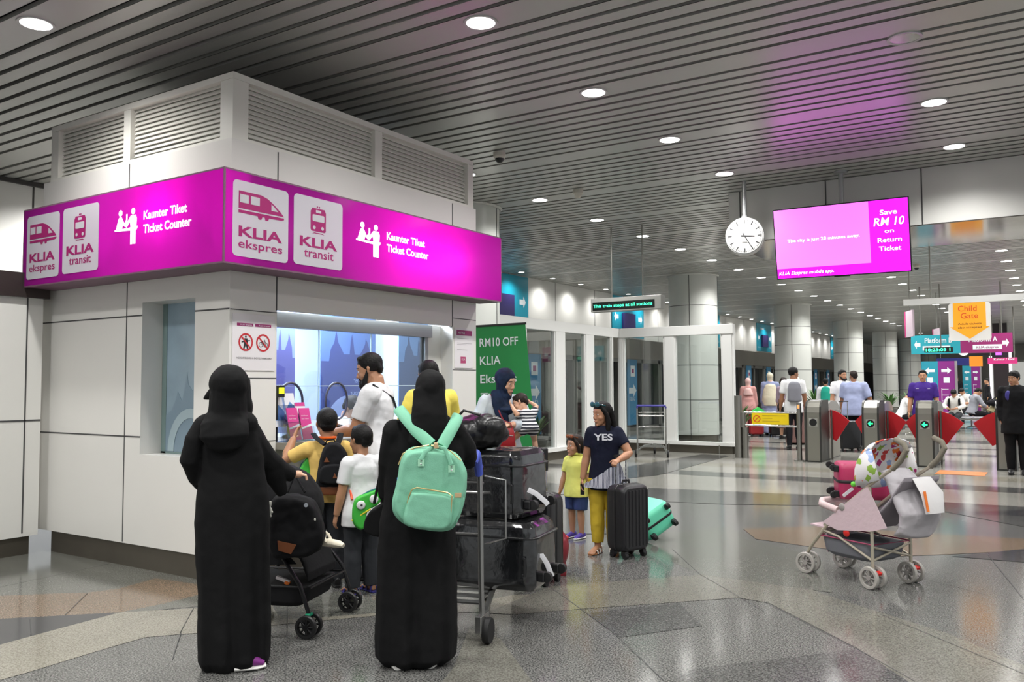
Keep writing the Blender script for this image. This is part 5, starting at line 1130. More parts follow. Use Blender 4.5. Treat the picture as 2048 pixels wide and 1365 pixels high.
# girl with suitcase
B = Body(1.37, child=True, female=True, hh=.205, head=(-48, -6, 0), rh=(.21, .02, .60), lh=(-.135, .24, .845), lpole=(-1, -.5, -.8), foot_yaw=(-20, 10), stance=.05)
GIRL = (ground(1208, 7.6), face_to(170), B)
girl = person('girl in navy YES T-shirt and mustard trousers holding a suitcase handle', B, *GIRL[:2], 'tan', .0048, top=(NAVT, .3, -.075, .009, .0), bottom=(MUSP, .93, .016, .004), hair=(HAIRB, 'long'), shoes=(SOLE, mat('sandal_tan', (150, 98, 60), .6), 'sandal'), curl=(25, 65), palm=((-1, 0, 0), (.3, -.2, -1)))
STR2 = striped('peplum_stripe', (44, 48, 74), (190, 192, 202), 26, 'X')
b = MB(); rings = []
for f in (0, .35, .7, 1.0):
    rx, ry = .128+.075*f, .103+.06*f; rings.append([Vector((math.cos(a)*rx*(1+.06*f*math.sin(11*a)), B.P.y+math.sin(a)*ry*(1+.06*f*math.sin(11*a)), B.P.z+(.075-.085*math.cos(a))*(1-f)-.075*f)) for a in [2*math.pi*j/66 for j in range(66)]])
b.loft(rings[::-1]); b.build('peplum', STR2, girl)
text('YES', mat('print_white', (212, 214, 222), .7), girl, B.P+B.up*.345+Vector((.085, .128, 0)), (-1, 0, 0), (0, 0, 1), width=.165, height=.055, bold=.03, depth=.012)
b = MB()
for q in (1, -1):
    b.ball(B.hp(q*.16, .33, .93), (.034, .012, .026), B.HR, 14, 8)
b.tube([B.hp(-.34, .02, .84), B.hp(-.28, .25, .92), B.hp(0, .37, .95), B.hp(.28, .25, .92), B.hp(.34, .02, .84)], .005, 8); b.build('sunglasses', mat('lens_iridescent', (60, 110, 120), .12, .6), girl)
b = MB(); b.bb(-.018, .018, -.01, .012, -.05, .05); o = b.build('phone', BLACKPL, girl, smooth=False); o.location = B.wr[1]+Vector((0, .02, -.09))
# toddler
B = Body(1.03, child=True, hh=.2, build=1.12, head=(-16, 0, 0), rh=(.17, .06, .42), lh=(-.18, -.02, .4), foot_yaw=(0, 0), stance=.055)
TOD = (ground(1152, 8.35), face_to(138), B)
tod = person('toddler in pale yellow polo and denim shorts beside the girl', B, *TOD[:2], 'tan', .0045, top=(PALY, .36, -.09, .008, .014), bottom=(DEN, .47, .02, .02), hair=(HAIRD, 'bob'), shoes=(mat('trainer_violet', (74, 52, 150), .5), SOLE))
b = MB(); b.ball(B.an[1]+Vector((0, .11, -.03)), (.03, .035, .02), None, 12, 8); b.build('toe_cap', mat('toe_red', (224, 70, 60), .5), tod)
b = MB()
for q in (1, -1): b.ball(B.hp(q*.15, .3, .94), (.032, .01, .02), B.HR, 12, 8)
b.tube([B.hp(-.33, .02, .86), B.hp(-.2, .27, .95), B.hp(0, .33, .96), B.hp(.2, .27, .95), B.hp(.33, .02, .86)], .005, 8); b.build('sunglasses', mat('lens_amber', (150, 90, 60), .15, .5), tod)
b = MB(); b.tube([B.NB+Vector((.052*math.cos(a), .05*math.sin(a), .006+.012*math.sin(a))) for a in [2*math.pi*i/16 for i in range(17)]], [.013]*17, 8, cap=False); b.build('collar', PALY, tod)
# ---- the two women in black abayas (silhouettes measured on the photo, own depth)
def abaya(label, px, D, base_y, rows, extra, fold=.35, n=72):
    """rows: (image y, left x, right x, depth ratio): garment cross-sections from hem to head"""
    loc = ground(px, D); k = FPX/D; t = thing('person', label, 'person', loc, YAW+math.atan2(-(px-1024), FPX))
    b = MB(); rings = []
    for i, (y, x0, x1, ry) in enumerate(rows):
        z = (base_y-y)/k; cx = ((x0+x1)/2-px)/k; rx = (x1-x0)/2/k; f = max(0, 1-z/.95)
        rings.append([Vector((cx+rx*math.cos(a)*(1+.05*f*math.sin(7*a+.6)*abs(math.sin(a))), ry*rx*math.sin(a)*(1+.13*f*math.sin(9*a)+.05*f*math.sin(17*a+1)), z)) for a in [2*math.pi*j/n for j in range(n)]])
    b.loft(rings)
    def at(x, y, d=0.0): return Vector(((x-px)/k, d, (base_y-y)/k))
    extra(b, at, t)
    soft(b.build('abaya', BLK, t), .008, 3, folds=.012, fsize=.11)
    return t, at, loc
def exL(b, at, t):
    # right arm reaching down to the stroller, left arm akimbo, loose sleeves
    b.ball(at(488, 850, .0), .075); b.ball(at(418, 852, .0), .065)
    b.tube([at(486, 850, .02), at(508, 893, .05), at(534, 928, .1), at(562, 950, .14), at(588, 962, .17)], [.07, .074, .07, .055, .042], 16)
    b.tube([at(520, 905, .06), at(548, 955, .1), at(568, 1000, .14)], [(.05, .03), (.06, .035), (.03, .02)], 12)
    b.tube([at(416, 850, .0), at(397, 880, -.02), at(388, 918, -.02), at(400, 955, .06), at(412, 975, .12)], [.062, .056, .052, .045, .04], 14)
def head_veil(t, at, cx, y0, y1, wd, tip=None, long_=None, tail=None):
    b = MB(); k = (at(1, 0)-at(0, 0)).x
    h = (y1-y0)
    b.ball(at(cx, y0+h*.34, .0), (wd/2*k, .135, h*.36*k), None, 20, 14)
    b.tube([at(cx, y0+h*.3, 0), at(cx-2, y0+h*.6, 0), at(cx-2, y0+h*.85, .0), at(cx-1, y1, .0)], [(wd*.47*k, .125), (wd*.46*k, .115), (wd*.5*k, .11), (wd*.62*k, .12)], 20, side=Vector((1, 0, 0)))
    if tip: b.tube([at(cx-wd*.2, y0+h*.45, .05), at(tip[0], tip[1], .1)], [.06, .006], 10)
    if long_:
        for p in long_: b.tube([at(*q) for q in p[0]], p[1], 14, side=Vector((1, 0, 0)))
    soft(b.build('veil', BLK, t), .007, 3, folds=.01, fsize=.07)
rowsL = [(1327, 416, 538, .62), (1310, 407, 544, .68), (1260, 406, 545, .66), (1180, 405, 543, .62), (1100, 400, 540, .6), (1040, 398, 540, .58), (990, 399, 538, .58), (950, 405, 530, .58), (910, 404, 525, .55), (870, 399, 516, .52), (848, 400, 508, .5), (832, 412, 498, .5), (815, 430, 488, .6)]
WL, atL, locL = abaya('woman in black abaya at left, reaching down to the black stroller', 470, 4.59, 1326, rowsL, exL)
head_veil(WL, atL, 459, 732, 842, 77, tip=(409, 800), long_=[(((488, 760, .04), (494, 815, .06), (495, 870, .04)), [(.03, .05), (.03, .08), (.012, .05)]), (((452, 832, -.05), (452, 850, -.09), (452, 872, -.11), (454, 892, -.1), (454, 902, -.08)), [(.1, .04), (.125, .05), (.125, .055), (.09, .04), (.03, .02)])])
b = MB(); q = atL(598, 960, .17); b.ball(q, (.03, .035, .022)); 
for i in range(4): b.tube([q+Vector((.012, .02-.014*i, 0)), q+Vector((.045, .02-.014*i, -.008)), q+Vector((.05, .02-.014*i, -.035))], .0075, 8)
b.tube([q, q+Vector((.01, .04, .01)), q+Vector((.035, .045, -.01))], .008, 8); soft(b.build('hand', SKINS['light'], WL), .004, 2)
b = MB(); q = atL(413, 885, -.02); b.ball(q, (.018, .02, .045)); soft(b.build('forearm', SKINS['light'], WL), .005, 2)
def trainer(t, p, rz, m, L_=.25):
    R = Matrix.Rotation(rz, 3, 'Z'); s_ = R @ Vector((1, 0, 0)); f = R @ Vector((0, 1, 0)); u = Vector((0, 0, 1))
    b = MB(); b.tube([p-f*L_*.42+u*.05, p-f*L_*.2+u*.055, p+f*L_*.15+u*.045, p+f*L_*.4+u*.03], [(.028, .035), (.038, .04), (.042, .028), (.025, .016)], 14, side=s_); o = b.build('shoe', m, t)
    b = MB(); b.tube([p-f*L_*.48+u*.014, p-f*L_*.2+u*.014, p+f*L_*.2+u*.014, p+f*L_*.47+u*.014], [(.025, .013), (.04, .014), (.045, .014), (.022, .012)], 14, side=s_); b.build('sole', SOLE, o)
trainer(WL, atL(505, 1326, -.075), math.radians(-86), mat('trainer_purple', (120, 40, 122), .5), .17); trainer(WL, atL(450, 1326, .09), math.radians(-20), MATS['trainer_purple'])
def exR(b, at, t):
    b.ball(at(792, 862, .0), .07); b.ball(at(903, 862, .0), .07)
    b.tube([at(792, 862, .0), at(778, 925, .02), at(776, 985, .08), at(790, 1030, .22)], [.072, .058, .054, .045], 14)
    b.tube([at(905, 862, .02), at(932, 900, .05), at(940, 925, .16), at(944, 918, .3)], [.07, .065, .055, .04], 14)
rowsR = [(1314, 768, 892, .7), (1300, 753, 913, .72), (1260, 752, 915, .7), (1180, 755, 914, .66), (1100, 758, 912, .62), (1050, 760, 911, .58), (1000, 768, 920, .52), (950, 770, 926, .5), (900, 770, 928, .5), (865, 778, 922, .48), (848, 792, 914, .46), (835, 812, 902, .46), (820, 830, 885, .55)]
WR, atR, locR = abaya('woman in black abaya wearing a mint green backpack, seen from behind', 835, 4.64, 1316, rowsR, exR)
head_veil(WR, atR, 861, 739, 850, 62, long_=[(((858, 780, -.06), (858, 830, -.11), (858, 880, -.125), (860, 905, -.12)), [(.085, .06), (.1, .06), (.115, .045), (.06, .02)])])
trainer(WR, atR(868, 1316, .008), math.radians(170), mat('trainer_grey', (150, 150, 150), .5)); trainer(WR, atR(795, 1316, .005), math.radians(-175), MATS['trainer_grey'])
# ================================================================ bags, luggage, pushchairs
def loc_of(t):
    M_ = (Matrix.Translation(t.location) @ t.rotation_euler.to_matrix().to_4x4()).inverted()
    return lambda x, y, D: M_ @ dep(x, y, D)
def at_cam(lat, D, z=0.0): p = CAM+_r*lat+_h*D; return Vector((p.x, p.y, z))
RY = Matrix.Rotation(math.radians(90), 3, 'Y')
def pad(b, pts, c, d_front, d_back, k=(.86, 1.0, 1.0, .9)):
    """puffed body from a closed outline pts (local x, z) centred at c; depth along y"""
    n = len(pts); cx = sum(p[0] for p in pts)/n; cz = sum(p[1] for p in pts)/n; L = []
    for y, q in zip((d_back, d_back+(d_front-d_back)*.25, d_back+(d_front-d_back)*.75, d_front), k):
        L.append([Vector((cx+(p[0]-cx)*q, y, cz+(p[1]-cz)*q)) for p in pts])
    b.loft(L)
def smooth_poly(P_, m=4):
    n = len(P_); out = []
    for i in range(n):
        p0, p1, p2, p3 = (Vector(P_[(i+k) % n]) for k in (-1, 0, 1, 2))
        for j in range(m):
            t_ = j/m; out.append(tuple(.5*((2*p1)+(p2-p0)*t_+(2*p0-5*p1+4*p2-p3)*t_*t_+(3*p1-p0-3*p2+p3)*t_**3)))
    return out
MINT = cloth('canvas_mint', (124, 184, 156), bump=.15, bscale=160); ZIPG = mat('zip_gold', (206, 186, 130), .35, .6); LTH = mat('leather_beige', (186, 160, 122), .6); LTB = mat('leather_brown', (112, 62, 30), .55)
# mint backpack
D0 = 4.43
t = thing('backpack', 'large mint green backpack on the back of the woman in black', 'backpack', dep(860, 960, D0), YAW+math.atan2(-(860-1024), FPX)); L = loc_of(t)
def q2(x, y, D=D0): v = L(x, y, D); return (v.x, v.z)
out_ = smooth_poly([q2(*p) for p in ((808, 905), (850, 893), (905, 903), (926, 925), (934, 960), (926, 1010), (914, 1040), (896, 1058), (850, 1056), (806, 1042), (786, 1012), (794, 965))])
b = MB(); pad(b, out_, None, -.115, .075); o = b.build('body', MINT, t); soft(o, .007, 4, folds=.008, fsize=.06)
out_ = smooth_poly([q2(*p) for p in ((820, 985), (832, 977), (900, 985), (906, 1000), (897, 1048), (850, 1050), (808, 1038))])
b = MB(); pad(b, out_, None, -.155, -.06, (1, 1, .98, .9)); o = b.build('front_pocket', MINT, t); soft(o, .006, 4, folds=.006, fsize=.05)
def line(name, pts, D, r, m, par=t, LL=None): b = MB(); b.tube([(LL or L)(x, y, D) for x, y in pts], r, 6); return b.build(name, m, par)
line('pocket_zip', [(811, 1032), (817, 995), (824, 980), (834, 976), (895, 986), (904, 992), (901, 1030)], D0-.145, .0038, ZIPG)
line('top_zip', [(797, 930), (806, 908), (830, 896), (858, 891)], D0-.075, .0035, ZIPG)
line('top_zip', [(862, 891), (900, 902), (922, 922)], D0-.085, .0035, ZIPG)
def strap(pts, D, w_, name='shoulder_strap', m=MINT, th=.012):
    P_ = [L(x, y, d) for (x, y), d in zip(pts, D)]; b = MB(); b.tube(P_, [(w_, th)]*len(P_), 10, side=Vector((1, 0, .5 if pts[0][0] < 860 else -.5))); return b.build(name, m, t)
strap([(797, 818), (808, 832), (832, 862), (862, 890)], [D0+.2, D0+.1, D0+.04, D0-.0], .032)
strap([(916, 832), (910, 846), (898, 868), (884, 892)], [D0+.2, D0+.1, D0+.04, D0-.0], .032)
for x0, y0 in ((842, 926), (903, 938)):
    b = MB(); v = L(x0, y0, D0-.118); b.box(v, (.032, .006, .036)); o = b.build('handle_patch', mat('canvas_mint_pale', (160, 214, 182), .8), t, smooth=False)
    b = MB()
    for dz in (-.008, .009): b.ball(v+Vector((0, -.004, dz)), .0045, n=8, m=6)
    b.build('rivet', CHROME, o)
b = MB(); b.tube([L(842, 920, D0-.118), L(850, 905, D0-.11), L(868, 893, D0-.07), L(890, 898, D0-.1), L(903, 930, D0-.122)], [(.012, .005)]*5, 8); b.build('carry_handle', MINT, t)
b = MB(); b.box(L(872, 892, D0-.09), (.022, .03, .03)); b.build('handle_wrap', LTH, t, smooth=False, bevel=.004)
for x, y in ((809, 973), (916, 991)): b = MB(); b.box(L(x, y, D0-.1), (.036, .012, .026)); b.build('side_tab', LTH, t, smooth=False, bevel=.003)
for P_ in (((795, 975), (812, 960), (806, 1035), (786, 1010)), ((915, 995), (928, 990), (922, 1020), (908, 1048))):
    b = MB(); pad(b, smooth_poly([q2(*p) for p in P_]), None, -.1, .03); soft(b.build('side_pocket', MINT, t), .006, 3)
b = MB(); b.box(L(798, 962, D0-.06), (.02, .02, .03)); b.build('tissue_pack', mat('tissue_blue', (90, 140, 220), .5), t, smooth=False)
# black backpack on the boy
PD = 6.38-.19
t = thing('backpack', 'black backpack with brown leather base on the boy in mustard', 'backpack', dep(667, 930, PD), BOYY[1]); L = loc_of(t)
BKC = cloth('canvas_black', (24, 24, 27))
def q2(x, y): v = L(x, y, PD); return (v.x, v.z)
b = MB(); pad(b, smooth_poly([q2(*p) for p in ((652, 890), (665, 884), (682, 890), (697, 916), (702, 962), (697, 974), (636, 974), (632, 962), (642, 910))]), None, -.1, .06); soft(b.build('body', BKC, t), .006, 4, folds=.008, fsize=.05)
b = MB(); pad(b, smooth_poly([q2(*p) for p in ((634, 970), (699, 970), (698, 984), (690, 988), (640, 988), (634, 984))]), None, -.095, .05); soft(b.build('base', LTB, t), .006, 3)
b = MB(); pad(b, smooth_poly([q2(*p) for p in ((644, 930), (690, 930), (694, 962), (641, 962))]), None, -.135, -.06); soft(b.build('front_pocket', BKC, t), .006, 3)
for pts in (((652, 912), (658, 922), (647, 922)), ((668, 943), (673, 953), (664, 953))): b = MB(); b.prism([(v[0], v[1]) for v in [q2(*p) for p in pts]], .006, (0, -.134 if pts[0][1] > 930 else -.104, 0), (1, 0, 0), (0, 0, 1)); b.build('leather_patch', LTB, t, smooth=False)
for pts in (((627, 868), (632, 876), (650, 890)), ((681, 868), (680, 876), (675, 889))):
    b = MB(); b.tube([L(x, y, PD+d) for (x, y), d in zip(pts, (.16, .09, .0))], [(.022, .009)]*3, 10); b.build('shoulder_strap', BKC, t)
b = MB(); b.tube([L(650, 888, PD), L(655, 881, PD), L(668, 880, PD), L(672, 888, PD)], .006, 6); b.build('carry_loop', BKC, t)
GBG = mat('bag_green', (62, 178, 62), .45, bump=.1, bscale=60); GBT = mat('bag_trim_teal', (30, 110, 110), .5)
t = thing('shoulder_bag', 'plain bright green bag at the left hip of the boy in mustard', 'bag', dep(612, 948, 6.35), BOYY[1]); L = loc_of(t)
b = MB(); pad(b, smooth_poly([(lambda v: (v.x, v.z))(L(x, y, 6.35)) for x, y in ((618, 915), (604, 930), (595, 952), (598, 968), (614, 977), (622, 970))]), None, -.04, .05); soft(b.build('body', GBG, t), .006, 3)
b = MB(); b.tube([L(618, 914, 6.37), L(603, 929, 6.37), L(594, 953, 6.37), L(597, 970, 6.37), L(614, 980, 6.37)], .006, 8); b.build('piping', GBT, t)
ED = 5.92
t = thing('shoulder_bag', 'green bag with two round white eye patches held by the boy in white', 'bag', dep(733, 1012, ED), YAW+.2); L = loc_of(t)
f2 = lambda x, y: (lambda v: (v.x, v.z))(L(x, y, ED))
b = MB(); pad(b, smooth_poly([f2(*p) for p in ((709, 1000), (735, 986), (762, 977), (768, 990), (756, 1010), (735, 1022), (728, 1056), (714, 1056), (704, 1038))]), None, -.04, .05, (.9, 1, 1, .93)); soft(b.build('body', GBG, t), .006, 3)
for x, y in ((722, 1011), (748, 999)):
    v = L(x, y, ED-.055); b = MB(); b.ball(v, (.031, .008, .031), None, 18, 10); e = b.build('eye_patch', mat('patch_white', (224, 226, 226), .5), t)
    b = MB(); b.ball(v+Vector((.004, -.008, 0)), (.008, .003, .008), None, 12, 7); b.build('pupil', INK, e)
b = MB(); b.tube([L(711, 1000, ED), L(738, 984, ED), L(764, 975, ED)], .008, 8); b.build('top_edge', GBT, t); b = MB(); b.tube([L(704, 1042, ED-.04), L(720, 1032, ED-.046), L(741, 1019, ED-.042)], .006, 8); b.build('yellow_trim', mat('trim_yellow', (226, 214, 50), .5), t)
b = MB(); b.tube([L(704, 1000, ED+.1), L(700, 975, ED+.16), L(705, 945, ED+.22), L(713, 910, ED+.25)], .009, 6); b.build('strap', mat('strap_orange', (232, 84, 40), .5), t)
b = MB(); b.box(L(716, 1042, ED-.046), (.018, .004, .016)); b.build('badge', mat('badge_purple', (96, 60, 130), .5), t, smooth=False)
# black handbag of the right-hand woman
t = thing('handbag', 'large soft black handbag hanging at the left side of the woman with the backpack', 'handbag', dep(742, 1040, 4.72), YAW); L = loc_of(t)
b = MB(); pad(b, smooth_poly([(lambda v: (v.x, v.z))(L(x, y, 4.72)) for x, y in ((774, 1004), (756, 1012), (740, 1023), (730, 1046), (735, 1064), (765, 1072), (782, 1040))]), None, -.07, .07); soft(b.build('body', cloth('bag_black', (17, 17, 18)), t), .007, 4, folds=.01)
b = MB(); b.tube([L(748, 1008, 4.72), L(758, 960, 4.72), L(770, 900, 4.72)], .008, 6); b.build('strap', BKC, t)
# ---------------------------------------------------------------- suitcases
def suitcase(label, loc, rot, dims, m, ridges=0, rod=0.0, wheels=True, group=None, zipband=None, wrap=False, r=.05):
    """hard case: width x, depth y, height z from its base; rot = full 3x3"""
    t = thing('suitcase', label, 'suitcase', loc); t.rotation_euler = rot.to_euler(); W, D_, H_ = dims; z0 = .06 if wheels else 0
    b = MB(); L_ = []
    for y, q in ((-D_/2, .9), (-D_/2+r*.35, .97), (-D_/2+r, 1), (D_/2-r, 1), (D_/2-r*.35, .97), (D_/2, .9)): L_.append([Vector((x*q, y, z0+H_/2+z*q)) for x, z in rrect(W, H_, r*1.3, 6)])
    b.loft(L_[::-1]); b.build('shell', m, t)
    if ridges:
        for sgn in (-1, 1):
            b = MB()
            for i in range(ridges):
                x = -W*.4+W*.8*i/(ridges-1); b.box((x, sgn*(D_/2-.001), z0+H_/2), (W*.8/ridges*.55, .012, H_*.84))
            b.build('ribs', m, t, smooth=False, bevel=.004)
    b = MB(); P_ = [Vector((x, 0, z0+H_/2+z)) for x, z in rrect(W+.004, H_+.004, r*1.3, 6)]; b.tube(P_+[P_[0]], [(.012, .004)]*(len(P_)+1), 6, side=Vector((0, 1, 0)), cap=False); b.build('zip_band', zipband or BLACKPL, t)
    if wheels:
        for sx in (-1, 1):
            for sy in (-1, 1):
                x, y = sx*(W/2-.05), sy*(D_/2-.04)
                b = MB(); b.box((x, y, z0-.012), (.045, .05, .04)); o = b.build('caster', BLACKPL, t, smooth=False, bevel=.006)
                b = MB(); b.lathe([(.008, -.017), (.026, -.016), (.028, 0), (.026, .016), (.008, .017)], (x, y+.008*sy, .028), n=16, rot=RY); b.build('wheel', RUBBER, o)
    b = MB(); zt = z0+H_; b.tube([(-W*.14, D_*.1, zt-.004), (-W*.12, D_*.1, zt+.028), (W*.12, D_*.1, zt+.028), (W*.14, D_*.1, zt-.004)], [(.012, .007)]*4, 8); b.build('carry_handle', BLACKPL, t)
    if rod:
        for sx in (-1, 1): b = MB(); b.tube([(sx*W*.2, D_*.36, zt-.02), (sx*W*.2, D_*.36, zt+rod)], .0075, 8); b.build('rod', CHROME, t)
        b = MB(); b.tube([(-W*.24, D_*.36, zt+rod), (W*.24, D_*.36, zt+rod)], [(.016, .013)]*2, 10); b.build('grip', BLACKPL, t)
    return t
BLKCASE = mat('case_black_ribbed', (25, 25, 28), .42, bump=.15, bscale=300); GLB = mat('case_black', (20, 20, 22), .3); MNT = mat('case_mint', (108, 222, 184), .35); PNK = mat('case_pink', (176, 48, 92), .4, bump=.05, bscale=200)
gs = at_cam((1252-1024)/FPX*7.45, 7.45)
suitcase('black ribbed cabin suitcase standing upright held by the girl', gs, rot3(math.degrees(face_to(40))), (.33, .21, .57), BLKCASE, ridges=7, rod=.24, r=.045)
# mint case lying behind it, wheels towards the right
R_ = rot3(math.degrees(YAW)-20) @ Matrix.Rotation(math.radians(-118), 3, 'Y') @ Matrix.Rotation(math.radians(0), 3, 'Z')
Rm = rot3(math.degrees(face_to(24))) @ Matrix.Rotation(math.radians(-90), 3, 'X') @ Matrix.Rotation(math.radians(-28), 3, 'Z')
cm = at_cam((1322-1024)/FPX*8.05, 8.05, .2)
suitcase('mint green suitcase tipped over behind the black suitcase, wheels out', cm, Rm, (.36, .25, .5), MNT, ridges=0, r=.05)
ps = at_cam((1650-1024)/FPX*6.95, 6.95, .72)
Rp = rot3(math.degrees(YAW)-14) @ Matrix.Rotation(math.radians(90), 3, 'Y') @ Matrix.Rotation(math.radians(90), 3, 'Z')
suitcase('pink hard suitcase lying on the white stroller', ps, Rp, (.36, .28, .4), PNK, zipband=mat('zip_charcoal', (40, 38, 40), .6), r=.045)
# ---------------------------------------------------------------- loaded luggage trolley
TLC = at_cam(-.343, 5.48); TRZ = face_to(-16)+math.pi
t = thing('luggage_trolley', 'steel luggage trolley loaded with plastic-wrapped cases beside the woman with the backpack', 'trolley', TLC, TRZ)
trolley_parts(t)
b = MB(); b.tube([(-.29, .47, .98), (-.29, .5, 1.05), (-.31, .58, 1.1), (-.31, .62, 1.06)], [(.022, .03), (.026, .034), (.026, .034), (.018, .02)], 12); b.build('brake_grip', mat('grip_blue', (66, 86, 190), .4), t)
b = MB(); b.tube([(-.29, .37, .96), (-.42, .37, .94), (-.42, .37, .6), (-.29, .37, .56)], .006, 8); b.build('side_wire', CHR2, t)
WRP = mat('plastic_wrap_black', (24, 25, 27), .14, spec=.8, bump=.5, bscale=11, coat=.6)
def wrapped(label, lat, D, z, dims, rz, seed):
    t = thing('wrapped_case', label, 'suitcase', at_cam(lat, D, z), rz); W, D_, H_ = dims
    b = MB(); L_ = []
    for zz, q in ((0, .93), (.03, .985), (.1, 1), (H_-.1, .99), (H_-.03, .96), (H_, .86)): L_.append([Vector((x*q, y*q, zz)) for x, y in rrect(W, D_, .07, 6)])
    b.loft(L_); o = b.build('wrapped_body', WRP, t)
    sb = o.modifiers.new('sub', 'SUBSURF'); sb.levels = 2; sb.render_levels = 2; sb.subdivision_type = 'SIMPLE'
    tx = bpy.data.textures.new('crease', 'CLOUDS'); tx.noise_scale = .07; d = o.modifiers.new('crease', 'DISPLACE'); d.texture = tx; d.strength = .014; d.mid_level = .5; d.texture_coords = 'LOCAL'
    b = MB(); P_ = [Vector((x, y, H_*.78)) for x, y in rrect(W+.012, D_+.012, .07, 6)]; b.tube(P_+[P_[0]], [(.008, .014)]*(len(P_)+1), 6, side=Vector((0, 0, 1)), cap=False); b.build('seam_band', GLB, t)
    b = MB(); b.tube([(W*.4, -D_*.5-.008, H_*.25), (W*.43, -D_*.5-.03, H_*.25), (W*.43, -D_*.5-.03, H_*.5), (W*.4, -D_*.5-.008, H_*.5)], .01, 8); b.build('side_handle', BLACKPL, t)
    for sy in (-.3, .3):
        b = MB(); b.box((W/2+.02, D_*sy, H_*.2), (.05, .06, .06)); c_ = b.build('caster', BLACKPL, t, smooth=False, bevel=.01); b = MB(); b.lathe([(.01, -.02), (.032, -.018), (.032, .018), (.01, .02)], (W/2+.055, D_*sy, H_*.2), n=16, rot=RX); b.build('wheel', RUBBER, c_)
    return t
wrapped('large black suitcase in clear plastic wrap, lowest on the loaded trolley', -.1, 5.62, .215, (.68, .46, .42), TRZ+math.pi+math.radians(-6), 1)
wrapped('black suitcase in clear plastic wrap stacked on the lower wrapped case', -.1, 5.72, .645, (.56, .44, .43), TRZ+math.pi+math.radians(-12), 2)
t = thing('duffel_bag', 'soft shiny black bag lying on top of the wrapped cases', 'bag', at_cam(-.235, 5.62, 1.085), face_to(-20))
b = MB(); b.ball((0, 0, .1), (.22, .16, .115), None, 24, 14); b.tube([(-.17, 0, .1), (0, 0, .12), (.17, .02, .09)], [.08, .11, .09], 14); b.ball((.1, -.05, .14), (.12, .1, .09)); soft(b.build('body', mat('bag_shiny_black', (18, 18, 20), .3, bump=.4, bscale=14), t), .009, 4, folds=.025, fsize=.08)
b = MB(); b.tube([(-.14, -.09, .17), (-.05, -.1, .25), (.06, -.09, .22)], .009, 8); b.build('handle', BLACKPL, t)
def tagstrip(label, pts, D):
    t = thing('luggage_tag', label, 'tag', dep(*pts[0], D), YAW); L = loc_of(t); b = MB(); b.tube([L(x, y, D) for x, y in pts], [(.016, .0012)]*len(pts), 6, side=Vector((.6, 0, .8))); b.build('paper_strip', mat('tag_white', (228, 228, 232), .5), t)
tagstrip('white paper luggage tag hanging from the upper wrapped case', [(1056, 980), (1072, 988), (1090, 1003), (1096, 1010)], 5.38)
tagstrip('white paper luggage tag hanging from the lower wrapped case', [(1074, 1114), (1084, 1112), (1094, 1128), (1104, 1154)], 5.32)
suitcase('black upright suitcase standing beyond the loaded trolley', at_cam((1072-1024)/FPX*6.5, 6.5), rot3(math.degrees(face_to(-30))), (.34, .26, .62), GLB, r=.05)
t = thing('duffel_bag', 'small dark red bag on the floor behind the loaded trolley', 'bag', at_cam((1110-1024)/FPX*6.8, 6.8, 0), face_to(10)); b = MB(); b.ball((0, 0, .2), (.1, .14, .16)); b.tube([(0, -.08, .06), (0, .08, .06)], .07, 12); b.bb(-.06, .06, -.1, .1, 0, .08); soft(b.build('body', mat('bag_wine', (120, 24, 36), .35), t), .009, 3, folds=.015)
b = MB(); b.tube([(0, -.07, .34), (0, 0, .42), (0, .07, .34)], .01, 8); b.build('handle', BLACKPL, t)
# ---------------------------------------------------------------- pushchairs
def wheel_pair(t, p, r, tyre, hub, brake=None, gap=.045, cap=None, yaw=0.0):
    R = Matrix.Rotation(yaw, 3, 'Z')
    b = MB(); b.box(p+Vector((0, 0, r*.9)), (gap*1.3, .03, .04)); b.tube([p+Vector((0, 0, r)), p+Vector((0, 0, r*1.9))], .012, 10); f = b.build('wheel_fork', hub, t)
    for s_ in (-1, 1):
        c = p+R @ Vector((s_*gap, 0, r)); Rw = R @ RY
        b = MB(); b.lathe([(r*.72, -.014), (r*.95, -.014), (r, -.007), (r, .007), (r*.95, .014), (r*.72, .014), (r*.7, .0), (r*.72, -.014)], c, n=28, rot=Rw, cap=False); wv = b.build('wheel', tyre, t)
        b = MB(); b.lathe([(.003, -.012), (r*.22, -.012), (r*.22, .012), (.003, .012)], c, n=14, rot=Rw)
        for k in range(8):
            a = 2*math.pi*k/8; d = R @ Vector((0, math.cos(a), math.sin(a))); b.tube([c+d*r*.18, c+d*r*.75], .0055, 6)
        b.lathe([(r*.72, -.009), (r*.78, -.009), (r*.78, .009), (r*.72, .009)], c, n=24, rot=Rw, cap=False); b.build('spokes', hub, wv)
    if brake: b = MB(); b.box(p+R @ Vector((.0, -r*.5, r*1.45)), (.06, .035, .02), rot=Matrix.Rotation(math.radians(25), 3, 'X')); b.build('brake_pedal', brake, t, smooth=False, bevel=.004)
    if cap: b = MB(); b.box(p+Vector((0, 0, r*1.95)), (.05, .03, .016)); b.build('fork_cap', cap, t, smooth=False, bevel=.004)
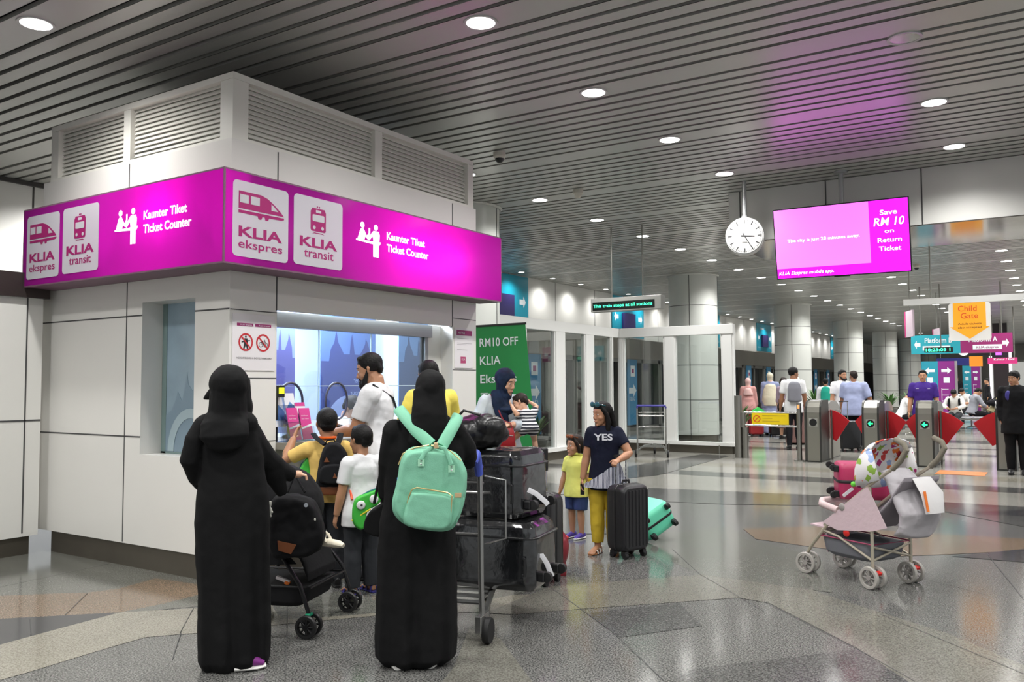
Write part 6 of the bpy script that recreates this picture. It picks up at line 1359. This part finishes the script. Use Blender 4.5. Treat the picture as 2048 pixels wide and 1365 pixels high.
# white umbrella pushchair
FL = bpy.data.materials.new('floral_print'); FL.use_nodes = True; nt = FL.node_tree; bs = nt.nodes['Principled BSDF']; bs.inputs['Roughness'].default_value = .7
tc = nt.nodes.new('ShaderNodeTexCoord'); vo = nt.nodes.new('ShaderNodeTexVoronoi'); vo.inputs['Scale'].default_value = 17
nz_ = nt.nodes.new('ShaderNodeTexNoise'); nz_.inputs['Scale'].default_value = 30; mxv = nt.nodes.new('ShaderNodeMix'); mxv.data_type = 'RGBA'; mxv.inputs[0].default_value = .045
nt.links.new(tc.outputs['Object'], nz_.inputs['Vector']); nt.links.new(tc.outputs['Object'], mxv.inputs[6]); nt.links.new(nz_.outputs['Color'], mxv.inputs[7]); nt.links.new(mxv.outputs[2], vo.inputs['Vector'])
sp = nt.nodes.new('ShaderNodeSeparateColor'); nt.links.new(vo.outputs['Color'], sp.inputs[0])
cr = nt.nodes.new('ShaderNodeValToRGB'); cr.color_ramp.interpolation = 'CONSTANT'; E_ = cr.color_ramp.elements; E_[0].color = rgb((226, 120, 50)); E_[1].position = .25; E_[1].color = rgb((170, 40, 110))
for pos, c_ in ((.42, (140, 176, 70)), (.6, (226, 224, 226)), (.75, (196, 60, 60)), (.86, (150, 170, 210))): e_ = E_.new(pos); e_.color = rgb(c_)
nt.links.new(sp.outputs[0], cr.inputs[0])
st = nt.nodes.new('ShaderNodeMath'); st.operation = 'LESS_THAN'; st.inputs[1].default_value = .48; nt.links.new(vo.outputs['Distance'], st.inputs[0])
mx2 = nt.nodes.new('ShaderNodeMix'); mx2.data_type = 'RGBA'; mx2.inputs[6].default_value = rgb((226, 224, 224)); nt.links.new(st.outputs[0], mx2.inputs[0]); nt.links.new(cr.outputs[0], mx2.inputs[7]); nt.links.new(mx2.outputs[2], bs.inputs['Base Color'])
TUB = mat('tube_champagne', (186, 178, 160), .35, .4); FOAM = mat('foam_grip', (128, 122, 108), .8); PGR = cloth('fabric_pale_grey', (178, 174, 178)); PPK = cloth('fabric_pale_pink', (206, 184, 190)); WTY = mat('wheel_grey', (170, 166, 160), .5); WHB = mat('wheel_hub_grey', (150, 146, 142), .5); BRK = mat('brake_red', (206, 40, 36), .4)
sc = at_cam(2.676, 6.63)
t = thing('stroller', 'white-grey umbrella stroller with floral hood standing alone on the floor', 'stroller', sc, face_to(27)); L = loc_of(t)
X_, F_, Rr = .205, .31, -.31
for p, br in ((Vector((-X_, F_, 0)), None), (Vector((X_, F_, 0)), None), (Vector((-X_, Rr, 0)), BRK), (Vector((X_, Rr, 0)), BRK)): wheel_pair(t, p, .082, WTY, WHB, br or BRK if br else None, gap=.042, yaw=0 if br else .25)
for s_ in (-1, 1):
    x = s_*X_
    b = MB(); b.tube([(x, F_, .16), (x, F_-.04, .22), (x, .02, .5), (x, -.31, .76), (x, -.52, .9), (x, -.58, .97)], .0125, 10); b.build('main_tube', TUB, t)
    b = MB(); b.tube([(x, -.5, .885), (x, -.57, .95), (x, -.62, 1.03), (x, -.6, 1.07), (x, -.53, 1.1)], .02, 12); b.build('grip', FOAM, t)
    b = MB(); b.tube([(x, Rr, .12), (x, Rr, .4), (x, Rr+.01, .74)], .0125, 10); b.build('rear_leg', TUB, t)
    b = MB(); b.tube([(x, .16, .36), (x, .0, .33), (x, Rr, .2)], .0095, 8); b.build('seat_stay', TUB, t)
    b = MB(); b.prism([(.14, .42), (-.29, .74), (-.45, .46), (-.33, .42), (.0, .38)], .006, (x-.003+s_*.012, 0, 0), (0, 1, 0), (0, 0, 1)); b.build('side_panel', PPK if s_ < 0 else PGR, t)
b = MB(); b.tube([(-X_, Rr, .3), (X_, Rr, .2)], .009, 8); b.tube([(X_, Rr, .3), (-X_, Rr, .2)], .009, 8); b.build('cross_brace', TUB, t)
b = MB(); b.tube([(-X_, .14, .4), (X_, .14, .34)], .009, 8); b.tube([(X_, .14, .4), (-X_, .14, .34)], .009, 8); b.build('cross_brace', TUB, t)
b = MB(); b.loft([[Vector((x_, y_, z_)) for x_ in (-X_+.01, X_-.01) for y_ in ()] or [Vector((-X_+.01, y, z)), Vector((X_-.01, y, z)), Vector((X_-.01, y, z+.03)), Vector((-X_+.01, y, z+.03))] for y, z in ((.16, .4), (.0, .4), (-.2, .41), (-.33, .5), (-.46, .64), (-.58, .8))]); soft(b.build('seat', cloth('seat_grey', (150, 144, 150)), t), .01, 3)
b = MB(); b.tube([(0, -.36, .86), (0, -.47, .72), (0, -.56, .56), (0, -.53, .44), (0, -.44, .4)], [(.15, .03), (.19, .07), (.2, .09), (.185, .07), (.15, .03)], 20, side=Vector((1, 0, 0))); soft(b.build('rear_bag', PGR, t), .01, 4, folds=.02, fsize=.1)
b = MB(); b.tube([(0, -.58, .82), (0, -.66, .72), (0, -.68, .58)], [(.1, .012), (.12, .014), (.1, .014)], 12, side=Vector((1, 0, 0))); o = b.build('rear_flap', cloth('flap_white', (214, 212, 212)), t)
b = MB(); b.tube([(-.1, -.675, .74), (-.1, -.7, .6)], .009, 6); b.build('orange_trim', mat('trim_orange', (232, 120, 40), .6), o)
# hood
b = MB(); rings = []
for i in range(7):
    a = math.radians(-22+i*17.5); cy, cz = -.36, .81; rr_ = .2
    y = cy+rr_*math.cos(a)*1.0; z = cz+rr_*math.sin(a)*1.12
    ring = []
    for j in range(13):
        u = -1+2*j/12; w_ = X_+.015; dz = (1-abs(u)**3)*.05
        ring.append(Vector((u*w_, cy+(y-cy)*(1-.12*abs(u)**4), cz+(z-cz)*(.93 if abs(u) > .9 else 1)+dz*math.sin(a))))
    rings.append(ring)
b.loft(rings, cap=False, closed=False)
for s_ in (0, 12): b.add([r_[s_] for r_ in rings]+[Vector(((-1 if s_ == 0 else 1)*(X_+.01), -.4, .8))], [(k, k+1, 7) for k in range(6)])
o = b.build('hood', FL, t, ang=1.2); sd = o.modifiers.new('thick', 'SOLIDIFY'); sd.thickness = .008
b = MB(); b.tube([(-X_, .0, .53), (-X_-.0, .16, .56), (-.1, .25, .57), (.1, .25, .57), (X_, .16, .56), (X_, .0, .53)], .026, 12); b.build('bumper_bar', cloth('bar_pink', (214, 192, 192)), t)
b = MB(); b.prism([(-.16, 0), (.16, 0), (.13, .2), (-.13, .2)], .012, (0, .17, .36), (1, 0, 0), (0, .9, .02)); b.build('footrest', PPK, t, smooth=False)
b = MB(); b.prism([(-.15, 0), (.15, 0), (.15, .18), (-.15, .18)], .01, (0, .17, .18), (1, 0, 0), (0, .05, 1)); b.build('leg_flap', PPK, t, smooth=False)
b = MB(); b.loft([[Vector((x_*w_, y_*l_-.05, z)) for x_, y_ in rrect(1, 1, .15)] for z, w_, l_ in ((.17, .3, .36), (.2, .36, .46), (.31, .39, .5))]); soft(b.build('basket', cloth('basket_grey', (120, 122, 128)), t), .01, 2)
b = MB(); b.tube([(-.205, .2, .315), (.205, .2, .315), (.205, -.31, .315), (-.205, -.31, .315), (-.205, .2, .315)], .006, 6, cap=False); b.build('basket_rim', mat('rim_plum', (150, 60, 90), .6), t)
for p in ((-X_-.012, -.05, .56), (-X_-.005, -.08, .37)):
    b = MB(); b.ball(p, (.012, .03, .03)); b.build('joint', BRK if p[2] < .5 else WHB, t)
t2 = thing('toy', 'small bright green toy hanging on the pink suitcase', 'toy', dep(1707, 969, 6.62), YAW); b = MB(); b.ball((0, 0, 0), (.022, .018, .022)); b.ball((.012, -.012, .014), .008); b.build('body', mat('toy_green', (110, 214, 70), .5), t2)
t2 = thing('luggage_tag', 'pale paper tag hanging below the pink suitcase', 'tag', dep(1696, 985, 6.62), YAW); b = MB(); b.box((0, 0, 0), (.1, .003, .025), rot=Matrix.Rotation(math.radians(-38), 3, 'Y')); b.build('paper_strip', MATS['tag_white'], t2, smooth=False)
# black pushchair at the left
bc = at_cam(-1.152, 5.42)
t = thing('stroller', 'black stroller pushed by the woman in black at left', 'stroller', bc, face_to(-103)); L = loc_of(t)
BTU = mat('tube_black', (26, 26, 28), .3, .4); BFA = cloth('fabric_black', (19, 19, 21)); BW_ = mat('wheel_black', (20, 20, 21), .5)
X_ = .3
for p, c_ in ((Vector((-X_, 0, 0)), None), (Vector((X_, 0, 0)), mat('cap_green', (20, 150, 110), .5)), (Vector((-X_+.05, -.62, 0)), None), (Vector((X_-.05, -.62, 0)), None)): wheel_pair(t, p, .068, BW_, BTU, None, gap=.04, cap=c_)
for s_ in (-1, 1):
    x = s_*X_
    b = MB(); b.tube([(x, -.0, .13), (x, -.06, .3), (x*.92, -.22, .5), (x*.85, -.55, .85), (x*.85, -.72, 1.02)], .013, 10); b.build('main_tube', BTU, t)
    b = MB(); b.tube([(x-s_*.05, -.62, .12), (x*.9, -.4, .45), (x*.9, -.3, .58)], .013, 10); b.build('rear_leg', BTU, t)
    b = MB(); b.prism([(-.1, .42), (-.5, .8), (-.56, .5), (-.4, .4)], .006, (x*.9-.003, 0, 0), (0, 1, 0), (0, 0, 1)); b.build('side_panel', BFA, t)
b = MB(); b.tube([(-X_*.85, -.72, 1.02), (-X_*.8, -.76, 1.04), (X_*.8, -.76, 1.04), (X_*.85, -.72, 1.02)], .018, 10); b.build('handle_bar', BTU, t)
b = MB(); b.loft([[Vector((-.2, y, z)), Vector((.2, y, z)), Vector((.2, y, z+.05)), Vector((-.2, y, z+.05))] for y, z in ((-.06, .3), (-.12, .44), (-.3, .46), (-.42, .5), (-.54, .8))]); soft(b.build('seat', BFA, t), .01, 3)
b = MB(); b.ball((0, -.34, .74), (.25, .27, .25), Matrix.Rotation(math.radians(-25), 3, 'X'), 20, 12); soft(b.build('hood', BFA, t), .012, 4, folds=.02, fsize=.1)
b = MB(); b.loft([[Vector((x_*w_, y_*l_-.33, z)) for x_, y_ in rrect(1, 1, .15)] for z, w_, l_ in ((.14, .36, .4), (.17, .42, .5), (.27, .47, .56))]); soft(b.build('basket', cloth('basket_black', (30, 30, 32)), t), .01, 2)
b = MB(); b.tube([(-.245, -.02, .275), (.245, -.02, .275), (.245, -.6, .275), (-.245, -.6, .275), (-.245, -.02, .275)], .007, 6, cap=False); b.build('basket_rim', BTU, t)
t2 = thing('handbag', 'black bag with tan leather patch hanging on the black stroller', 'handbag', dep(590, 1050, 5.1), YAW); L = loc_of(t2)
b = MB(); pad(b, smooth_poly([(lambda v: (v.x, v.z))(L(x, y, 5.1)) for x, y in ((544, 1002), (578, 990), (622, 1000), (642, 1034), (648, 1076), (630, 1106), (572, 1116), (545, 1102))]), None, -.07, .08); soft(b.build('body', BFA, t2), .008, 4, folds=.02, fsize=.08)
b = MB(); b.prism([(lambda v: (v.x, v.z))(L(x, y, 5.1)) for x, y in ((563, 1077), (600, 1085), (590, 1103), (565, 1096))], -.006, (0, -.085, 0), (1, 0, 0), (0, 0, 1)); b.build('leather_patch', LTB, t2, smooth=False)
b = MB(); b.tube([L(575, 985, 5.1), L(590, 950, 5.15), L(610, 985, 5.1)], .008, 6); b.build('strap', BFA, t2)
b = MB(); v = L(612, 1011, 5.0); b.lathe([(.006, 0), (.012, 0), (.012, .003), (.006, .003)], v, n=18, rot=RX); b.build('ring_badge', mat('badge_silver', (190, 196, 204), .3, .6), t2)
for x, y, w_ in ((630, 1040, .008),):
    b = MB(); b.ball(L(x, y, 4.98), (w_*.7, .006, w_)); b.build('charm', mat('charm_white', (218, 216, 206), .5), t2)
t2 = thing('key_charm', 'small white animal-shaped charm hanging beside the woman in black', 'charm', dep(537, 1022, 4.9), YAW); b = MB(); b.ball((0, 0, 0), (.022, .012, .028)); b.ball((.004, 0, .036), (.014, .01, .016))
for x, z in ((-.016, -.036), (.014, -.038), (.026, -.012), (-.004, .056), (.012, .056)): b.tube([(x*.6, 0, z*.5), (x, 0, z)], [.008, .006], 8)
soft(b.build('body', MATS['charm_white'], t2), .004, 2)
t2 = thing('clog', 'cream rubber clog sticking out at the front of the black stroller', 'shoe', dep(663, 1088, 5.2), face_to(-110)); b = MB()
b.tube([(0, -.07, .0), (0, -.02, .005), (0, .05, .0), (0, .085, -.008)], [(.024, .018), (.032, .026), (.034, .022), (.02, .012)], 14, side=Vector((1, 0, 0))); b.build('body', mat('clog_cream', (214, 206, 186), .6), t2)
b = MB(); b.tube([(-.03, -.02, .015), (-.028, -.04, .05), (0, -.05, .07), (.028, -.04, .05), (.03, -.02, .015)], [(.014, .006)]*5, 8); b.build('heel_strap', MATS['clog_cream'], t2)
t2 = thing('snack_bag', 'small white and orange packet in the basket of the black stroller', 'packet', dep(566, 1160, 5.25), YAW); b = MB(); b.box((0, 0, 0), (.09, .03, .02), rot=Matrix.Rotation(math.radians(22), 3, 'Y')); b.build('packet', mat('packet_white', (214, 206, 206), .5), t2, smooth=False, bevel=.005)
b = MB(); b.box((.03, -.006, -.018), (.03, .032, .018), rot=Matrix.Rotation(math.radians(22), 3, 'Y')); b.build('orange_end', MATS['trim_orange'], t2, smooth=False)
# ================================================================ people beyond the gates
def bgp(label, px, D, H, deg, skin='tan', vox=.013, **k):
    bk = {q: k.pop(q) for q in ('lean', 'head', 'rh', 'lh', 'build', 'pelvis', 'rf', 'lf', 'female', 'child', 'hh', 'rpole', 'lpole', 'side', 'rkn', 'lkn') if q in k}
    B = Body(H, **bk); t = person(label, B, ground(px, D), face_to(deg)-math.atan2(px-1024, FPX)*(1 if k.pop('aim', True) else 0), skin, vox, **k); return t, B
CPK = cloth('dress_pink', (196, 146, 142)); CPL = cloth('scarf_pink', (222, 184, 180)); CCR = cloth('scarf_cream', (206, 198, 176)); CBL = cloth('dress_blue_grey', (136, 144, 176)); CLV = cloth('top_lavender', (150, 132, 146)); CBR = cloth('dress_taupe', (120, 92, 88)); CWH = cloth('scarf_white', (222, 218, 210)); CSB = cloth('shirt_light_blue', (150, 158, 190)); CPU = cloth('shirt_purple', (62, 38, 120)); CSU = cloth('suit_black', (17, 17, 20)); CSW = cloth('sweater_white', (216, 214, 210)); CGS = cloth('shirt_grey', (146, 148, 156)); CBE = cloth('shirt_khaki', (150, 142, 108)); CTL = cloth('pack_teal', (38, 150, 130))
bgp('woman in pink dress and pale pink headscarf walking away by the platform door', 1496, 25, 1.7, 0, 'light', female=True, build=1.1, top=(CPK, .97, -.1, .012, .03), skirt=(CPK, .04, .1), hijab=(CPL, .6, .8), eyes=False, shoes=(SHB, RUBBER))
bgp('woman in blue-grey dress and long cream headscarf walking away', 1540, 25, 1.86, 6, 'light', female=True, build=1.15, lh=(-.24, .1, .85), top=(CBL, .97, -.1, .014, .03), skirt=(CBL, .06, .16), hijab=(CCR, 2.3, 1.1), eyes=False, shoes=(SHB, RUBBER))
tb, B = bgp('tall black-haired youth with a grey backpack, looking right', 1586, 19.3, 1.9, 8, 'brown', head=(-70, 0, 0), top=(WTEE, .4, -.08, .012, .012), bottom=(BLKT, 1, .014, 0), hair=(HAIRB, 'short', 1.08), shoes=(SHB, RUBBER))
b = MB(); b.tube([B.P+Vector((0, -.19, z)) for z in (.1, .13, .4, .52, .56)], [(.12, .08), (.16, .1), (.15, .1), (.12, .08), (.06, .05)], 16, side=Vector((1, 0, 0))); soft(b.build('backpack', cloth('pack_grey', (120, 120, 128)), tb), .013, 3)
bgp('girl with brown hair in lavender top left of the tall youth', 1567, 23, 1.7, -35, 'light', female=True, head=(-10, 5, 0), top=(CLV, .7, -.1, .012, .02), skirt=(CBR, .3, .08), hair=(HAIRD, 'bob'), eyes=False, shoes=(SHB, RUBBER))
bgp('woman in white headscarf and taupe dress beside the tall youth', 1592, 21, 1.7, -25, 'light', female=True, top=(CBR, .97, -.1, .012, .02), skirt=(CBR, .04, .12), hijab=(CWH, 1.4, 1.05), eyes=False, shoes=(SHB, RUBBER))
tb, B = bgp('child in white shirt wearing a teal backpack, seen from behind', 1651, 25, 1.68, 0, 'brown', top=(WTEE, .6, -.08, .012, .012), bottom=(GRT, 1, .014, 0), hair=(HAIRB, 'short'), eyes=False, shoes=(SHB, RUBBER))
b = MB(); b.tube([B.P+Vector((0, -.17, z)) for z in (.1, .13, .38, .5, .54)], [(.12, .07), (.15, .09), (.14, .09), (.11, .07), (.06, .05)], 16, side=Vector((1, 0, 0))); soft(b.build('backpack', CTL, tb), .013, 3)
bgp('bearded man in white T-shirt turning round beyond the ticket gates', 1684, 20, 1.85, -160, 'tan', head=(20, 0, 0), top=(WTEE, .4, -.08, .014, .014), bottom=(GRT, 1, .014, 0), hair=(HAIRB, 'short'), beard=(HAIRB, 0), shoes=(SHB, RUBBER))
bgp('broad man in light blue shirt seen from behind, half bald', 1708, 19.4, 1.82, -14, 'brown', build=1.32, head=(40, 0, 0), rh=(.36, .12, .95), top=(CSB, .5, -.1, .02, .03, .04), bottom=(BLKT, 1, .018, 0), hair=(HAIRD, 'crop', .97), eyes=False, shoes=(SHB, RUBBER))
ts, B = bgp('station attendant in purple shirt standing behind a ticket gate', 1846, 17.7, 1.8, 178, 'tan', .0085, build=1.1, aim=True, top=(CPU, .42, -.06, .015, .012), bottom=(BLKT, 1, .015, 0), hair=(HAIRB, 'crop'), beard=(mat('stubble', (86, 62, 50), .7), 0) if False else None, shoes=(SHB, RUBBER))
b = MB(); b.tube([B.NB+Vector((.07, .07, .0)), B.NB+Vector((.03, .135, -.14)), B.NB+Vector((0, .14, -.26))], [(.012, .003)]*3, 6, side=Vector((1, 0, 0))); b.tube([B.NB+Vector((-.07, .07, .0)), B.NB+Vector((-.03, .135, -.14)), B.NB+Vector((0, .14, -.26))], [(.012, .003)]*3, 6, side=Vector((1, 0, 0))); b.build('lanyard', mat('lanyard_blue', (70, 76, 170), .5), ts)
for x in (-.1, .1):
    b = MB(); b.box(B.NB+Vector((x, .14, -.14)), (.07, .01, .02)); b.build('name_badge', mat('badge_pale', (170, 160, 200), .5), ts, smooth=False)
tm, B = bgp('man in black suit standing in front of the rightmost ticket gate', 2030, 13.9, 1.72, 148, 'tan', .0085, build=1.1, head=(-28, -6, 0), rh=(.2, .02, .86), lh=(-.14, -.16, .95), lpole=(-1, -.8, -.2), aim=False, top=(CSU, .97, -.13, .016, .02), bottom=(CSU, 1, .016, .004), hair=(HAIRB, 'short', 1.04), shoes=(SHB, RUBBER))
b = MB(); b.prism([(-.05, .0), (0, -.2), (.05, .0)], .006, B.NB+Vector((0, .075, .0)), (1, 0, 0), (0, -.28, 1)); b.build('shirt_front', LWH, tm, smooth=False)
b = MB(); b.ball(B.NB+Vector((.1, .125, -.17)), (.045, .02, .08)); b.build('blue_lanyard', mat('lanyard_violet', (58, 52, 130), .5), tm)
# seated travellers on the bench row
BEN = mat('bench_grey', (150, 150, 156), .4, .3)
def bench(label, px, D, deg, n=3):
    t = thing('bench', label, 'bench', ground(px, D), face_to(deg)); W = .6*n
    b = MB(); b.box((0, 0, .36), (W, .06, .05)); b.build('beam', STEEL, t, smooth=False)
    for i in range(n):
        b = MB(); b.box((-W/2+.3+.6*i, 0, .42), (.54, .46, .03)); b.build('seat', BEN, t, smooth=False, bevel=.01)
    for x in (-W*.35, W*.35):
        b = MB(); b.tube([(x, -.22, 0), (x, -.2, .03), (x, 0, .06), (x, .2, .03), (x, .22, 0)], .018, 8); b.tube([(x, 0, .05), (x, 0, .36)], .025, 10); b.build('leg', STEEL, t)
bench('grey metal bench under the seated man in white sweater', 1918, 26.6, 175); bench('grey metal bench behind the tickets gates, under the man in grey shirt', 1968, 27.6, -80)
def seated(label, px, D, H, deg, skin, top, bot, hair, lean=14, head=(0, -28, 0), rh=(.14, .42, .72), lh=(-.12, .42, .72), **k):
    return bgp(label, px, D, H, deg, skin, lean=lean, head=head, pelvis=(0, -.02, .53), rh=rh, lh=lh, rpole=(1, -.4, -.6), lpole=(-1, -.4, -.6), rf=(.14, .45, .07), lf=(-.14, .45, .07), rkn=(0, 1, .6), lkn=(0, 1, .6), top=top, bottom=bot, hair=hair, shoes=(SHB, RUBBER), **k)
tw_, B = seated('seated man in white sweater with dark backpack straps, looking down at his phone', 1910, 26.4, 1.78, 168, 'tan', (CSW, .97, -.04, .014, .01), (GRT, 1, .014, 0), (HAIRB, 'short', 1.05))
for q in (1, -1):
    b = MB(); b.tube([B.sh[q]*.75+B.NB*.25+Vector((0, -.02, .06)), B.sh[q]*.8+B.NB*.2+Vector((0, .11, -.06)), B.sh[q]*.85+Vector((0, .1, -.22))], [(.03, .012)]*3, 8, side=Vector((1, 0, 0))); b.build('pack_strap', BKC, tw_)
seated('seated man in grey shirt turned right beside the man in white sweater', 1942, 27.4, 1.86, -62, 'tan', (CGS, .7, -.04, .014, .01), (BLKT, 1, .014, 0), (HAIRB, 'short'), eyes=False)
seated('person in khaki shirt bending forward over a black bag at the right', 1983, 28.2, 1.9, -70, 'tan', (CBE, .6, -.04, .014, .01), (BLKT, 1, .014, 0), (HAIRD, 'short'), lean=34, eyes=False)
seated('dark-haired seated traveller half hidden behind the man in grey shirt', 1930, 31.5, 1.8, 150, 'tan', (CSW, .6, -.04, .014, .01), (BLKT, 1, .014, 0), (HAIRB, 'short'), eyes=False)
seated('seated person in white shirt and black shorts left of the purple-shirted attendant', 1800, 25.0, 1.7, -75, 'tan', (WTEE, .5, -.04, .014, .01), (BLKT, .5, .016, .01), (HAIRB, 'short'), lean=20, eyes=False)
bench('grey bench beside the planters, left of the attendant in purple', 1801, 25.2, -75, 2)
bgp('person in dark clothes standing far off beside the purple pylon', 1914, 44, 1.9, 160, 'brown', .03, top=(BLKT, .8, -.06, .014, .01), bottom=(BLKT, 1, .014, 0), hair=(HAIRB, 'short'), eyes=False, shoes=(SHB, RUBBER))
bgp('traveller in dark jacket far behind the seated people', 1975, 36, 1.72, 100, 'tan', .03, top=(BLKT, .97, -.06, .014, .01), bottom=(BLKT, 1, .014, 0), hair=(HAIRB, 'short'), eyes=False, shoes=(SHB, RUBBER))
t = thing('sports_bag', 'black bag on the lap of the bending person in khaki', 'bag', ground(1992, 28.0)+Vector((0, 0, .74))); b = MB(); b.ball((0, 0, .1), (.3, .14, .12)); b.build('body', BKC, t)
b = MB(); b.tube([(-.15, 0, .2), (0, 0, .3), (.15, 0, .2)], .015, 8); b.build('handle', BKC, t)
# their luggage
def bgcase(label, px, D, dims, m, deg=0, rod=.0): suitcase(label, ground(px, D), rot3(math.degrees(face_to(deg))), dims, m, rod=rod)
bgcase('black suitcase with raised handle beside the bearded man beyond the gates', 1692, 18.9, (.5, .3, .62), GLB, 15, .42)
bgcase('dark red suitcase behind the second ticket gate', 1706, 20.6, (.45, .3, .62), mat('case_wine', (96, 40, 52), .4), 5)
bgcase('small red suitcase beside the woman in pink', 1510, 24.2, (.4, .28, .7), mat('case_red', (150, 34, 40), .4), 0)
bgcase('low black suitcase under the yellow warning plate', 1562, 24.0, (.7, .3, .42), GLB, 0)
t = thing('handbag', 'beige round handbag beside the woman in white headscarf', 'handbag', ground(1584, 20.75)+Vector((0, 0, .8)), face_to(0)); b = MB(); b.ball((0, 0, .14), (.17, .08, .14)); b.build('body', cloth('bag_beige', (196, 182, 152)), t); b = MB(); b.tube([(-.12, 0, .24), (0, .04, .62), (.1, 0, .26)], .008, 6); b.build('strap', MATS['bag_beige'], t)
t = thing('handbag', 'black and white bag left of the beige handbag', 'handbag', ground(1563, 22.75)+Vector((0, 0, .74)), face_to(0)); b = MB(); b.ball((0, 0, .13), (.13, .08, .14)); o = b.build('body', BKC, t); b = MB(); b.ball((.01, -.05, .19), (.08, .05, .07)); b.build('white_panel', LWH, t)
t = thing('shopping_bag', 'bright green bag with white edge beside the swing barrier post', 'bag', ground(1515, 24)+Vector((0, 0, .42)), face_to(0)); b = MB(); b.prism([(-.17, 0), (.17, .0), (.2, .3), (0, .42), (-.2, .3)], .1, (0, .05, 0), (1, 0, 0), (0, 0, 1)); b.build('body', mat('bag_lime', (60, 200, 90), .5), t, smooth=False)
